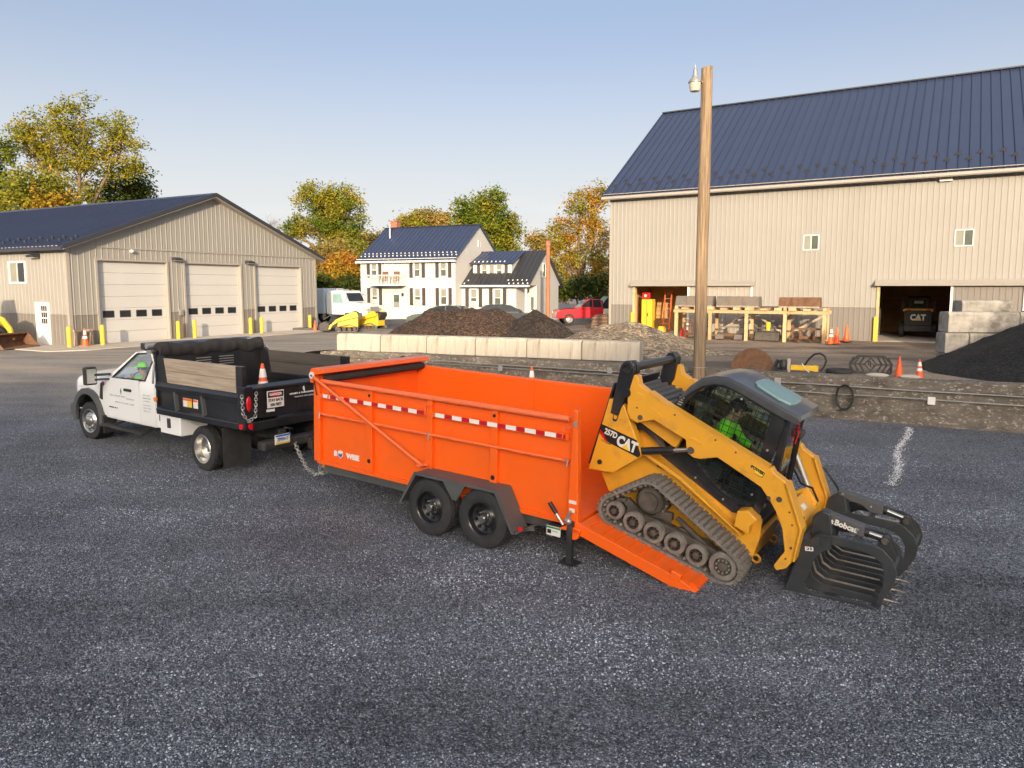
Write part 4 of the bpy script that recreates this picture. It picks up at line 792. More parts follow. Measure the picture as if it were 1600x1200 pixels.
# ================================================================ wheels, cones, people (shared builders)
def wheel(parent, c, r, w, out, rim='chrome', style='dish', rr=.58, yaw=0., tread=True, seg=36):
    """out = +1/-1: which way along the parent's y the outer face looks"""
    c = Vector(c); root = bpy.data.objects.new('wheel', None); COL.objects.link(root); root.parent = parent; root.location = c; root.rotation_euler = (0, 0, yaw); root.empty_display_size = .1
    ax = (0, out, 0); b = MB(); ri = r*rr; h = w/2
    b.lathe([(ri, -h*.9), (ri*1.12, -h), (r*.86, -h), (r*.965, -h*.86), (r, -h*.6), (r, h*.6), (r*.965, h*.86), (r*.86, h), (ri*1.12, h), (ri, h*.9)], (0, 0, 0), ax, seg, True)
    t = b.build('tyre', 'rubber', root, smooth=35)
    if tread:
        tb = MB()
        for k in range(44):
            a = 2*math.pi*k/44
            for s in (-1, 0, 1):
                a2 = a+(.05 if s == 0 else 0); y0 = s*h*.42; p = lambda rad, aa, yy: (rad*math.cos(aa), yy, rad*math.sin(aa))
                d = .052; tb.add([p(r-.004, a2-d, y0-h*.17), p(r-.004, a2+d, y0-h*.17), p(r-.004, a2+d, y0+h*.17), p(r-.004, a2-d, y0+h*.17), p(r+.008, a2-d*.9, y0-h*.16), p(r+.008, a2+d*.9, y0-h*.16), p(r+.008, a2+d*.9, y0+h*.16), p(r+.008, a2-d*.9, y0+h*.16)], [(4,5,6,7),(0,1,5,4),(1,2,6,5),(2,3,7,6),(3,0,4,7)])
        tag(tb.build('tread', 'rubber', root, recalc=False), kind='stuff')
    b = MB()
    if style == 'dish':                                   # deep steel rim, as on the rear of a dual axle
        b.lathe([(ri, h*.93), (ri*.97, h*1.0), (ri*.92, h*.95), (ri*.88, h*.6), (ri*.84, -h*.1), (ri*.55, -h*.35), (ri*.30, -h*.30), (ri*.28, h*.05), (ri*.22, h*.12), (0.001, h*.12)], (0, 0, 0), ax, seg)
    elif style == 'front':                                # bulging polished rim
        b.lathe([(ri, h*.93), (ri*.97, h*1.02), (ri*.90, h*.95), (ri*.86, h*.45), (ri*.80, h*.40), (ri*.66, h*.85), (ri*.45, h*1.05), (ri*.36, h*1.05), (ri*.34, h*1.25), (ri*.26, h*1.32), (.001, h*1.32)], (0, 0, 0), ax, seg)
    else:                                                 # black trailer rim
        b.lathe([(ri, h*.93), (ri*.97, h*1.0), (ri*.92, h*.93), (ri*.88, h*.35), (ri*.62, h*.10), (ri*.42, h*.42), (ri*.30, h*.46), (.001, h*.46)], (0, 0, 0), ax, seg)
    ro = b.build('rim', rim, root, smooth=40)
    hb = MB(); n = 8; rb, hh = (ri*.55, h*.98) if style == 'front' else ((ri*.42, -h*.33) if style == 'dish' else (ri*.40, h*.42))
    for k in range(n):
        a = 2*math.pi*k/n; hb.cyl((rb*math.cos(a), out*hh, rb*math.sin(a)), (rb*math.cos(a), out*(hh+.022), rb*math.sin(a)), .013, seg=6)
    tag(hb.build('lug_nuts', 'chrome', ro), kind='stuff')
    if style != 'dish':
        hb = MB(); rb = ri*.74; hh = h*.62 if style == 'front' else h*.22
        for k in range(8 if style == 'front' else 10):
            a = 2*math.pi*(k+.5)/(8 if style == 'front' else 10); rad = ri*.075 if style == 'front' else ri*.11
            hb.cyl((rb*math.cos(a), out*(hh-.02), rb*math.sin(a)), (rb*math.cos(a), out*(hh+.016), rb*math.sin(a)), rad, seg=10)
        tag(hb.build('rim_holes', 'ink', ro), kind='stuff')
    if style == 'trailer':
        b = MB(); b.cyl((0, out*h*.4, 0), (0, out*h*.95, 0), ri*.26, ri*.22, 16); b.cyl((0, out*h*.96, 0), (0, out*h*.99, 0), ri*.2, seg=16); b.build('hub_cap', 'chrome', root, smooth=40)
    return root
def cone(label, loc, h=.71, bands=True, yaw=0., lean=0., group='orange traffic cones', base=True, dirty=False):
    t = thing('traffic_cone', label, 'cone', loc, yaw, lean, group); s = h/.71
    b = MB(); 
    if base: b.prism([(-.18*s, -.18*s), (.18*s, -.18*s), (.18*s, .18*s), (-.18*s, .18*s)], 0, .03*s, 'z'); b.build('base', 'conepaint' if not dirty else 'blackmatte', t, bevel=.008)
    b = MB(); rad = lambda z: s*(.135-.108*z/.71)
    b.lathe([(rad(.0), .03*s), (rad(.71), .69*s), (rad(.71)*.8, .71*s), (.004, .71*s)], seg=20); b.build('cone_body', 'conepaint', t, smooth=40)
    if bands:
        for z0, z1 in ((.30, .40), (.47, .62)):
            b = MB(); b.lathe([(rad(z0)+.004, z0*s), (rad(z1)+.004, z1*s)], seg=20); b.build('band', 'reflect', t, smooth=40)
    return t
def hand_pts(P, E, wrist, palm_dir, side, r=.011, root=None):
    """palm and five bent fingers appended to a skeleton; wrist is the index of the wrist joint"""
    w = Vector(P[wrist][:3]); d = Vector(palm_dir).normalized(); s = Vector(side).normalized(); n = d.cross(s)
    P.append((*(w+d*.05), .030)); pi = len(P)-1; E.append((wrist, pi))
    for k, ln in enumerate((.062, .07, .066, .054)):
        off = s*(k-1.5)*.021; a = w+d*.088+off; b = a+d*ln*.55-n*.02; c = b+d*ln*.15-n*.035
        i = len(P); P += [(*a, r), (*b, r*.9), (*c, r*.8)]; E += [(pi, i), (i, i+1), (i+1, i+2)]
    a = w+d*.045-s*.04; b = a+d*.035-s*.018-n*.012; i = len(P); P += [(*a, r*1.15), (*b, r)]; E += [(pi, i), (i, i+1)]
def seated(name, label, loc, yaw, pitch, head_turn, hands, cap, vest=True, hood=False):
    """seated person: x forward, hip at the origin; hands = target points of the right and left hand"""
    t = thing(name, label, 'person', loc, yaw, pitch)
    hip = (0, 0, .06); ch = (.03, 0, .38); nk = (.06, 0, .53)
    P = [(*hip, .13), (.0, 0, .20, .125), (*ch, .135), (*nk, .052), (.085, 0, .58, .066), (.10, 0, .65, .085), (.10, 0, .72, .06)]; E = [(0, 1), (1, 2), (2, 3), (3, 4), (4, 5), (5, 6)]
    SH = []
    for s, hp in ((-1, hands[0]), (1, hands[1])):
        sh = Vector((.03, s*.19, .46)); h = Vector(hp); mid = (sh+h)/2+Vector((-.02, s*.07, -.09)); i = len(P)
        P += [(*sh, .058), (*mid, .045), (*h, .030)]; E += [(2, i), (i, i+1), (i+1, i+2)]; SH.append((sh, mid, h)); hand_pts(P, E, i+2, h-mid, (0, -s, 0))
        k = Vector((.46, s*.14, .08)); f = Vector((.56, s*.14, -.34)); i = len(P); P += [(.02, s*.10, .03, .095), (*k, .065), (*f, .045), (f.x+.16, f.y, f.z-.05, .035)]; E += [(0, i), (i, i+1), (i+1, i+2), (i+2, i+3)]
    skinned('body', P, E, 'skin', t)
    # clothing over the same skeleton
    J = [(*hip, .155), (.0, 0, .20, .155), (.03, 0, .40, .165), (.055, 0, .525, .092)]; JE = [(0, 1), (1, 2), (2, 3)]
    for sh, mid, h in SH:
        i = len(J); J += [(*sh, .078), (*mid, .062), (*(mid.lerp(h, .88)), .045)]; JE += [(2, i), (i, i+1), (i+1, i+2)]
    skinned('jacket', J, JE, 'hivis', t)
    J = [(.0, 0, .05, .145)]; JE = []
    for s in (-1, 1):
        i = len(J); J += [(.04, s*.10, .04, .11), (.46, s*.14, .08, .08), (.555, s*.14, -.30, .06)]; JE += [(0, i), (i, i+1), (i+1, i+2)]
    skinned('trousers', J, JE, 'jeans', t)
    if vest:
        b = MB(); b.lathe([(.170, .08), (.180, .22), (.182, .33)], (0, 0, 0), (0, 0, 1), 20); b.v = [(x*.98+.005, y*1.06, z) for x, y, z in b.v]; b.build('vest_panel', 'vest', t, smooth=60)
    hx = Matrix.Rotation(head_turn, 4, 'Z'); c = Vector((.105, 0, .655))
    def hp_(x, y, z): v = hx @ Vector((x, y, z)); return c+v
    b = MB(); b.ball((0, 0, 0), 1, 14, 10); b.v = [tuple(hp_(x*.098, y*.08, z*.118)) for x, y, z in b.v]; b.build('head', 'skin', t, smooth=80)
    b = MB(); b.ball(hp_(.105, 0, -.012), (.020, .014, .024), 8, 6); b.build('nose', 'skin', t, smooth=80)
    for s in (-1, 1):
        b = MB(); b.ball(hp_(.086, s*.033, .018), (.012, .014, .008), 8, 6); b.build('eye', 'hair', t, smooth=80); b = MB(); b.ball(hp_(-.005, s*.082, -.005), (.018, .010, .03), 8, 6); b.build('ear', 'skin', t, smooth=80)
    b = MB(); b.ball(hp_(.088, 0, -.06), (.012, .026, .006), 8, 6); b.build('mouth', 'brick', t, smooth=80)
    b = MB(); b.ball((0, 0, 0), 1, 14, 10); b.v = [tuple(hp_(x*.104-.012, y*.088, max(z, -.25)*.118+.012)) for x, y, z in b.v if True]; b.build('hair', 'hair' if not hood else cap, t, smooth=80) if hood else b.build('hair', 'hair', t, smooth=80)
    b = MB(); b.ball((0, 0, 0), 1, 16, 10); b.v = [tuple(hp_(x*.112-.004, y*.094, max(z, .15)*.125+.022)) for x, y, z in b.v]; cp = b.build('cap', cap, t, smooth=60)
    b = MB(); b.prism([(.06, -.075), (.13, -.065), (.175, -.03), (.18, 0), (.175, .03), (.13, .065), (.06, .075)], .040, .052, 'z'); b.v = [tuple(hp_(*v)) for v in b.v]; b.build('cap_peak', cap, cp)
    return t
def chain(parent, name, pts, r=.016, m='galv', pitch=.055):
    """links threaded alternately along a polyline; too small to pick apart, so one part"""
    P = [Vector(p) for p in pts]; b = MB(); acc = 0; k = 0
    for a, c in zip(P, P[1:]):
        d = (c-a); ln = d.length; d.normalize(); t = 0
        while t < ln:
            o = a+d*t; u = d.orthogonal().normalized(); v = d.cross(u)
            if k % 2: u = v
            b.tube([o+d*pitch*.62*math.cos(q)+u*r*1.5*math.sin(q) for q in [2*math.pi*i/8 for i in range(8)]], r*.42, 5, True); t += pitch*.85; k += 1
    return tag(b.build(name, m, parent, smooth=60), kind='stuff')

# ================================================================ white dump truck
TRK = Fr((-5.03, 13.70, 0), R(144))
tr = thing('dump_truck', 'white single cab dump truck with black bed, hitched to the orange trailer', 'truck', TRK.o, TRK.yaw)
def mirror(sec): return sec
# cab: lofted cross sections from the grille to the cab back; each section a half outline mirrored
def cab_section(x, w0, w1, w2, z0, zb, zt, tw, crown=.03):
    h = [(w0, z0), (w0+.01, z0+.15), (w1, (z0+zb)/2), (w1, zb-.06), (w2, zb), (w2-.02, zb+.03), (tw+.03, zt-.10), (tw-.03, zt-.02), (tw*.55, zt+crown*.7), (0.0, zt+crown)]
    left = [(x, y, z) for y, z in h]; right = [(x, -y, z) for y, z in reversed(h[:-1])]
    return left+right
def hood_section(x, w, z0, zt, sh=.10):
    h = [(w-.02, z0), (w, z0+.12), (w, zt-.30), (w-.01, zt-sh-.06), (w-.04, zt-sh), (w-.12, zt-.05), (w*.62, zt), (w*.3, zt+.02), (0., zt+.025)]
    return [(x, y, z) for y, z in h]+[(x, -y, z) for y, z in reversed(h[:-1])]
b = MB(); b.loft([hood_section(5.22, .90, .72, 1.30), hood_section(5.16, .97, .62, 1.38), hood_section(5.03, 1.0, .62, 1.42), hood_section(5.0, 1.0, .93, 1.425), hood_section(4.9, 1.0, 1.02, 1.43), hood_section(4.2, 1.0, 1.02, 1.485), hood_section(4.05, 1.0, .90, 1.49), hood_section(4.0, 1.0, .58, 1.495), hood_section(3.62, 1.0, .56, 1.51)]); b.build('hood', 'carwhite', tr, smooth=38)
# cab shell (door height) below the windows
b = MB(); b.loft([hood_section(3.62, 1.0, .56, 1.46, .02), hood_section(3.0, 1.01, .56, 1.44, .02), hood_section(1.72, 1.0, .56, 1.47, .02)]); b.build('cab_body', 'carwhite', tr, smooth=38)
# greenhouse: pillars + roof
zr = 2.06
b = MB()
rs = []
for x, z, w in ((2.86, 1.965, .74), (2.70, 2.015, .77), (2.3, 2.055, .79), (1.9, 2.045, .78), (1.76, 2.01, .76)):
    rs.append([(x, w, z-.09), (x, w-.02, z-.02), (x, w*.7, z+.015), (x, 0, z+.03), (x, -w*.7, z+.015), (x, -w+.02, z-.02), (x, -w, z-.09), (x, 0, z-.085)])
b.loft(rs); b.build('cab_roof', 'carwhite', tr, smooth=50)
for s in (1, -1):
    b = MB(); b.bar((3.58, s*.94, 1.42), (2.80, s*.73, 1.95), .07, .09); b.build('windscreen_pillar', 'carwhite', tr, bevel=.01)
    b = MB(); b.prism([(2.10, 1.40), (1.72, 1.40), (1.76, 2.0), (2.02, 2.0)], s*.99, s*.96, 'y'); b.v = [(x, y-(s*.22*max(0, z-1.42)/.58), z) for x, y, z in b.v]; b.build('rear_pillar', 'carwhite', tr)
    b = MB(); b.prism([(3.42, 1.44), (2.10, 1.47), (2.04, 1.97), (2.76, 1.94)], s*.975, s*.965, 'y'); b.v = [(x, y-(s*.22*max(0, z-1.42)/.58), z) for x, y, z in b.v]; b.build('side_window', 'clear', tr)
    b = MB(); b.tube([Vector((x, s*.985-(s*.22*max(0, z-1.42)/.58), z)) for x, z in ((3.44, 1.43), (2.3, 1.46), (2.10, 1.46), (2.03, 1.96), (2.2, 1.985), (2.74, 1.955))], .022, 6, True); b.build('window_seal', 'blackmatte', tr, smooth=60)
    b = MB(); b.prism([(3.62, .60), (3.60, 1.43), (2.28, 1.455), (2.27, .60)], s*1.008, s*1.014, 'y'); do = b.build('door', 'carwhite', tr, bevel=.004)
    b = MB(); b.box(2.58, 2.86, min(s*1.014, s*1.05), max(s*1.014, s*1.05), 1.20, 1.255); b.build('door_handle', 'blackmatte', do, bevel=.01)
    b = MB(); b.prism([(3.98, .95), (3.90, 1.28), (3.84, 1.30), (3.86, .93)], s*1.006, s*1.022, 'y'); b.build('fender_vent', 'blackmatte', tr)
    # wheel arch flare
    b = MB(); q = []
    for k in range(13):
        a = math.pi*(-.06+1.12*k/12); q.append((4.52+.70*math.cos(a), .47+.66*math.sin(a)))
    q2 = [(4.52+(x-4.52)*.80, .47+(z-.47)*.80) for x, z in reversed(q)]
    b.prism(q+q2, s*.93, s*1.065, 'y'); b.build('wheel_arch', 'flare', tr, bevel=.012)
    b = MB(); b.lathe([(.53, .0), (.53, .33), (.001, .34)], (4.52, s*1.008, .50), (0, -s, 0), 28); b.build('wheel_well', 'ink', tr)
    # step bar
    b = MB(); b.bar((3.75, s*1.05, .42), (2.05, s*1.05, .40), .17, .05); b.bar((3.4, s*.7, .50), (3.4, s*1.0, .44), .05, .05); b.bar((2.3, s*.7, .50), (2.3, s*1.0, .43), .05, .05); b.build('step_bar', 'blackmatte', tr, bevel=.012)
    b = MB(); b.box(3.78, 3.82, min(s*.82, s*1.05), max(s*.82, s*1.05), .22, .60); b.build('mud_flap', 'rubber', tr)
    # mirror
    b = MB(); b.bar((3.50, s*.98, 1.50), (3.62, s*1.28, 1.50), .05, .05); b.bar((3.50, s*.98, 1.40), (3.62, s*1.28, 1.40), .05, .04); mo = b.build('mirror_arm', 'blackmatte', tr)
    b = MB(); b.box(3.60, 3.74, min(s*1.20, s*1.44), max(s*1.20, s*1.44), 1.29, 1.67); mh = b.build('mirror_housing', 'blackmatte', mo, bevel=.035, seg=3)
    b = MB(); b.box(3.588, 3.597, min(s*1.23, s*1.41), max(s*1.23, s*1.41), 1.33, 1.63); b.build('mirror_glass', 'chrome', mo)
    b = MB(); b.box(5.05, 5.235, min(s*.66, s*.93), max(s*.66, s*.93), .98, 1.26); b.build('headlight', 'lampglass', tr, bevel=.03)
b = MB(); b.prism([(3.50, 1.46), (3.47, 1.46), (2.82, 1.95), (2.85, 1.95)], -.74, .74, 'y'); b.v = [(x, y*(1.22-.22*(z-1.46)/.49), z) for x, y, z in b.v]; b.build('windscreen', 'clear', tr)
b = MB(); b.box(1.735, 1.75, -.6, .6, 1.5, 1.92); b.build('rear_window', 'cabglass', tr)
b = MB(); b.box(1.75, 1.77, -.80, .80, .6, 1.5); b.build('cab_back', 'carwhite', tr)
b = MB(); b.box(5.215, 5.25, -.62, .62, .86, 1.28); b.build('grille', 'flare', tr, bevel=.02)
b = MB(); b.box(5.10, 5.45, -1.02, 1.02, .44, .72); b.build('front_bumper', 'flare', tr, bevel=.06, seg=3)
b = MB(); b.box(1.9, 3.45, -.9, .9, .6, .72); b.build('cab_floor', 'blackmatte', tr)
b = MB(); b.box(3.1, 3.45, -.9, .9, 1.05, 1.42); b.build('dashboard', 'seat', tr, bevel=.05)
b = MB(); b.lathe([(.19, 0), (.2, .012), (.19, .024), (.18, .012)], (3.10, .52, 1.36), (-.8, 0, .6), 20, True); b.build('steering_wheel', 'blackmatte', tr, smooth=60)
for y in (.60, -.42):
    b = MB(); b.box(2.40, 2.95, y-.25, y+.25, .72, .96); b.prism([(2.40, .9), (2.50, .9), (2.30, 1.72), (2.18, 1.72)], y-.24, y+.24, 'y'); b.build('cab_seat', 'seat', tr, bevel=.03)
wheel(tr, (4.50, .91, .405), .405, .25, 1, 'chrome', 'front', .66, R(6)); wheel(tr, (4.50, -.91, .405), .405, .25, -1, 'chrome', 'front', .66, R(6))
for s in (1, -1): wheel(tr, (-.12, s*1.02, .405), .405, .22, s, 'chrome', 'dish', .66); wheel(tr, (-.12, s*.76, .405), .405, .22, s, 'chrome', 'dish', .66, tread=False)
b = MB(); b.cyl((-.12, -.7, .405), (-.12, .7, .405), .09, seg=12); b.ball((-.12, 0, .405), .2, 12, 8); b.build('rear_axle', 'blackmatte', tr, smooth=50)
for s in (1, -1): b = MB(); b.box(-1.55, 3.6, min(s*.38, s*.46), max(s*.38, s*.46), .62, .84); b.build('frame_rail', 'blackmatte', tr)
b = MB(); b.box(1.30, 1.68, .62, 1.0, .58, 1.5); b.build('cab_guard_panel', 'carwhite', tr, bevel=.01)
# service tool box behind the cab
b = MB(); b.box(.52, 1.24, .62, 1.16, .56, .945); tb = b.build('tool_box', 'carwhite', tr, bevel=.012)
b = MB(); b.box(.86, .97, 1.16, 1.172, .68, .86); b.build('latch', 'blackmatte', tb)
b = MB(); b.box(1.5, 1.55, 1.0, 1.012, .72, .84); b.build('fuel_door', 'blackmatte', tr)
# dump body
BX0, BX1, BY, BZ0, BZ1 = -1.45, 1.24, 1.20, 1.0, 1.50
b = MB(); b.box(BX0, BX1, -BY+.02, BY-.02, BZ0-.06, BZ0+.02); b.build('bed_floor', 'black', tr)
for s in (1, -1):
    y0, y1 = sorted((s*(BY-.10), s*(BY-.05)))
    b = MB(); b.box(BX0+.08, BX1, y0, y1, BZ0+.02, BZ1); sw = b.build('bed_side', 'black', tr)
    y0, y1 = sorted((s*(BY-.12), s*(BY+.01)))
    b = MB(); b.prism([(y0 if s > 0 else y1, BZ1), (s*(BY-.12), BZ1-.10), (s*(BY+.0), BZ1-.13), (s*(BY+.02), BZ1-.03), (s*(BY-.02), BZ1+.03), (s*(BY-.12), BZ1+.03)][1:], BX0+.05, BX1+.02, 'x'); b.build('top_rail', 'black', sw, bevel=.01)
    b = MB(); b.prism([(s*(BY-.12), BZ0-.08), (s*(BY+.01), BZ0-.08), (s*(BY+.02), BZ0+.03), (s*(BY-.05), BZ0+.07)], BX0+.05, BX1+.02, 'x'); b.build('bottom_rail', 'black', sw, bevel=.01)
    for x in (.52, -.38):
        b = MB(); b.prism([(s*(BY-.05), BZ0+.05), (s*(BY+.012), BZ0+.04), (s*(BY+.012), BZ1-.11), (s*(BY-.05), BZ1-.09)], x, x+.05, 'x'); b.v = [(px+(pz-BZ0)*.16, py, pz) for px, py, pz in b.v]; b.build('side_brace', 'chassis', sw)
    # stake pockets and plank sideboards
    y0, y1 = sorted((s*(BY-.11), s*(BY-.03)))
    b = MB(); b.prism([(1.24, BZ1+.03), (1.24, 2.0), (1.14, 2.05), (1.02, 1.98), (.88, BZ1+.031)], y0, y1, 'y'); b.build('front_stake', 'black', tr)
    b = MB(); b.box(-1.50, -1.32, y0, y1, BZ1+.03, 1.99); b.build('rear_stake', 'black', tr)
    for k in range(2):
        pm = 'wood' if s > 0 else 'darkwood'; xa = (.93, 1.0)[1-k] if s > 0 else 1.0
        z0 = BZ1+.035+k*.232; b = MB(); b.prism([(.88+.055*k, z0), (-1.31, z0), (-1.31, z0+.226), (.935+.055*k, z0+.226)], y0+.025, y1+.004, 'y'); b.build('plank', pm, tr, bevel=.006)
# black headboard with cab shield, rolled tarp on the arch
b = MB(); b.box(1.24, 1.30, -BY+.02, BY-.02, BZ0, 2.12); hb = b.build('headboard', 'black', tr)
b = MB()
for k in range(4):
    for q in (-.28, .22): b.box(1.225, 1.238, q-.16, q+.16, 1.76+k*.05, 1.775+k*.05)
tag(b.build('headboard_slots', 'galv', hb), kind='stuff')  # raised pale strips: their colour stands in for bright ground seen through slots
b = MB(); b.prism([(1.24, 2.04), (1.24, 2.12), (1.78, 2.25), (1.80, 2.23), (1.80, 2.12), (1.76, 2.12)], -BY+.02, BY-.02, 'y'); b.build('cab_shield', 'black', tr, bevel=.012)
secs = []; rr = random.Random(4)
for i in range(61):
    y = BY-.08-(2*BY-.16)*i/60; q = i*.5; sag = .022*math.sin(q*.9)+.016*math.sin(q*.37+1); sec = []
    for k in range(20):
        a = 2*math.pi*k/20; rx = .125+.012*math.sin(q*1.3)*max(0, -math.sin(a)); rz = .115; low = 1.45+.12*math.sin(q*.8) if math.sin(a) < 0 else 1.0
        sec.append((1.29+rx*math.cos(a)+.007*math.sin(q*2.3)+.004*math.sin(q*6.1+k), y, 2.14+sag*.7+rz*low*math.sin(a)))
    secs.append(sec)
b = MB(); b.loft(secs); b.build('rolled_tarp', 'canvas', tr, smooth=70)
for s in (1, -1):
    b = MB(); b.cyl((1.50, s*(BY-.22), 2.20), (1.50, s*(BY+.02), 2.20), .055, seg=12); b.cyl((1.42, s*(BY-.02), 2.09), (1.42, s*(BY+.05), 2.09), .04, seg=10); b.build('tarp_motor', 'galv', tr, smooth=40)
    b = MB(); b.tube([(1.40, s*(BY+.03), 2.08), (1.25, s*(BY+.05), 2.06), (1.20, s*(BY+.04), 1.9), (1.30, s*(BY+.03), 1.5)], .02, 6); b.build('tarp_arm', 'galv', tr, smooth=50)
    # rear corner post with lamp, chain
    y0, y1 = sorted((s*(BY-.16), s*(BY+.015)))
    b = MB(); b.box(-1.60, -1.40, y0, y1, .92, 1.66); rp = b.build('rear_post', 'black', tr, bevel=.02)
    b = MB(); b.ball((-1.605, s*(BY-.07), 1.37), (.02, .05, .13), 12, 8); b.build('tail_light', 'redlens', rp, smooth=60)
    b = MB(); b.cyl((-1.60, s*(BY-.10), .985), (-1.62, s*(BY-.10), .985), .055, seg=16); b.build('marker_light', 'redlens', rp)
    b = MB(); b.cyl((-1.5, s*(BY+.014), .985), (-1.5, s*(BY+.03), .985), .05, seg=16); b.build('marker_light', 'redlens', rp)
    chain(rp, 'tailgate_chain', [(-1.56, s*(BY+.03), 1.50), (-1.58, s*(BY+.03), 1.2), (-1.62, s*(BY-.05), 1.08), (-1.64, s*(BY-.16), 1.16), (-1.63, s*(BY-.20), 1.55)])
    b = MB(); b.box(-.86, -.845, min(s*.62, s*1.17), max(s*.62, s*1.17), .16, .88); b.build('mud_flap', 'rubber', tr)
    b = MB(); b.cyl((1.26, s*(BY+.0), 1.20), (1.26, s*(BY+.035), 1.20), .045, seg=12); b.build('marker_light', 'amber', tr)
b = MB(); b.cyl((-.95, .95, .90), (-.97, .97, .90), .05, seg=12); b.build('cap', 'greenink', tr)
# tailgate
b = MB(); b.box(-1.55, -1.47, -BY+.17, BY-.17, 1.08, 1.60); tg = b.build('tailgate', 'black', tr, bevel=.012)
b = MB(); b.prism([(-1.60, 1.58), (-1.60, 1.62), (-1.47, 1.67), (-1.45, 1.62), (-1.45, 1.58)], -BY+.12, BY-.12, 'y'); b.build('tailgate_rim', 'black', tg, bevel=.01)
for y in (.62, 0, -.62): b = MB(); b.box(-1.585, -1.551, y-.06 if y else -.1, y+.06 if y else .1, 1.10, 1.575) if y == 0 else b.box(-1.575, -1.551, y*1.45-.05, y*1.45+.05, 1.10, 1.575); b.build('tailgate_rib', 'black', tg, bevel=.008)
b = MB(); b.box(-1.62, -1.40, -BY+.1, BY-.1, .90, 1.05); b.build('rear_apron', 'black', tr, bevel=.015)
b = MB(); b.box(-1.60, -1.588, .43, .77, 1.245, 1.54); sg = b.build('warning_sign', 'signwhite', tg, bevel=.006)
b = MB(); b.box(-1.603, -1.6005, .445, .755, 1.425, 1.525); b.build('sign_panel', 'ink', sg); b = MB(); b.cyl((-1.6045, .60, 1.475), (-1.6035, .60, 1.475), .13, seg=28); b.v = [(x, y, 1.475+(z-1.475)*.34) for x, y, z in b.v]; b.build('sign_oval', 'red', sg)
L_, U_ = (0, -1, 0), (0, 0, 1)
lettering('sign_lettering', 'DANGER', .062, 'signwhite', sg, (-1.606, .60, 1.475), L_, U_, .0018)
lettering('sign_lettering', 'STAY BACK', .066, 'ink', sg, (-1.602, .60, 1.375), L_, U_, .002, sx=.86)
lettering('sign_lettering', '500 FEET', .066, 'ink', sg, (-1.602, .60, 1.295), L_, U_, .002, sx=.9)
b = MB(); b.box(-1.592, -1.588, .62, .79, 1.18, 1.225); b.build('sticker', 'signwhite', tg)
b = MB(); b.prism([(-.02, 1.44), (.02, 1.5), (.015, 1.54), (-.01, 1.555), (-.025, 1.50)], -1.592, -1.588, 'x'); b.build('emblem', 'signwhite', tg)
def print_row(par, y0, y1, z, h, x, m, seed):
    rr_ = random.Random(seed); b = MB(); y = y0
    while y > y1: w_ = rr_.uniform(.5, 1.0)*h; b.box(x-.002, x, y-w_, y, z, z+h*rr_.uniform(.7, 1)); y -= w_+h*(.22 if rr_.random() < .85 else .8)
    return tag(b.build('small_print', m, par, recalc=False), kind='stuff')
print_row(tg, .30, -.34, 1.425, .034, -1.5885, 'signwhite', 7); print_row(tg, .20, -.22, 1.365, .026, -1.5885, 'palegrey', 8)
# hitch, bumper, licence plate
b = MB(); b.box(-1.72, -1.5, -.95, .95, .52, .70); b.build('rear_bumper', 'blackmatte', tr, bevel=.05, seg=3)
b = MB(); b.box(-1.75, -1.735, .44, .75, .62, .79); lp = b.build('licence_plate', 'signwhite', tr, bevel=.008)
b = MB(); b.box(-1.7535, -1.7505, .45, .74, .755, .785); b.build('plate_band', 'blue', lp); b = MB(); b.box(-1.7535, -1.7505, .45, .74, .625, .652); b.build('plate_band', 'plate_y', lp)
lettering('plate_lettering', 'ZPP0417', .08, 'blue', lp, (-1.7525, .595, .703), L_, U_, .001, sx=.78)
b = MB(); b.box(-1.74, -1.72, .55, .66, .82, .86); b.build('plate_lamp', 'chrome', tr)
b = MB(); b.box(-1.80, -1.2, -.04, .04, .54, .62); b.box(-1.92, -1.80, -.12, .12, .46, .60); b.build('hitch_receiver', 'blackmatte', tr, bevel=.01)
# decals on the sides
S_ = (-1, 0, 0)
def print_line(par, x0, x1, z, h, y, m, seed, drop=0.):
    """small print too blurred to read: a broken line of strokes"""
    rr_ = random.Random(seed); b = MB(); x = x0; sg_ = 1 if x1 > x0 else -1
    while (x1-x)*sg_ > .01:
        w_ = rr_.uniform(.4, 1.0)*h; t_ = (x-x0)/(x1-x0); b.box(*sorted((x, x+sg_*w_)), y, y+.002, z-drop*t_, z-drop*t_+h*rr_.uniform(.6, 1)); x += sg_*(w_+h*(.2 if rr_.random() < .85 else .9))
    return tag(b.build('small_print', m, par, recalc=False), kind='stuff')
print_line(tr, 3.52, 2.86, 1.055, .035, 1.0145, 'palegrey', 1); print_line(tr, 2.82, 2.50, 1.03, .03, 1.0145, 'palegrey', 2); print_line(tr, 3.30, 2.52, .925, .03, 1.0145, 'palegrey', 3); print_line(tr, 3.58, 3.22, .80, .03, 1.0145, 'ink', 4)
b = MB(); b.prism([(3.03, 1.10), (3.06, 1.18), (3.03, 1.25), (3.0, 1.18)], 1.0145, 1.0175, 'y'); b.build('leaf_logo', 'greenink', tr)
b = MB(); b.cyl((3.82, 1.0, 1.28), (3.82, 1.015, 1.28), .045, seg=16); b.build('round_sticker', 'red', tr)
for k, (z_, m_) in enumerate(((1.17, 'palegrey'), (1.11, 'hatch'), (1.05, 'palegrey'), (.97, 'palegrey'), (.91, 'palegrey'), (.85, 'palegrey'))): print_line(tr, 2.14, 1.86, z_, .024, 1.0105, m_, 20+k)
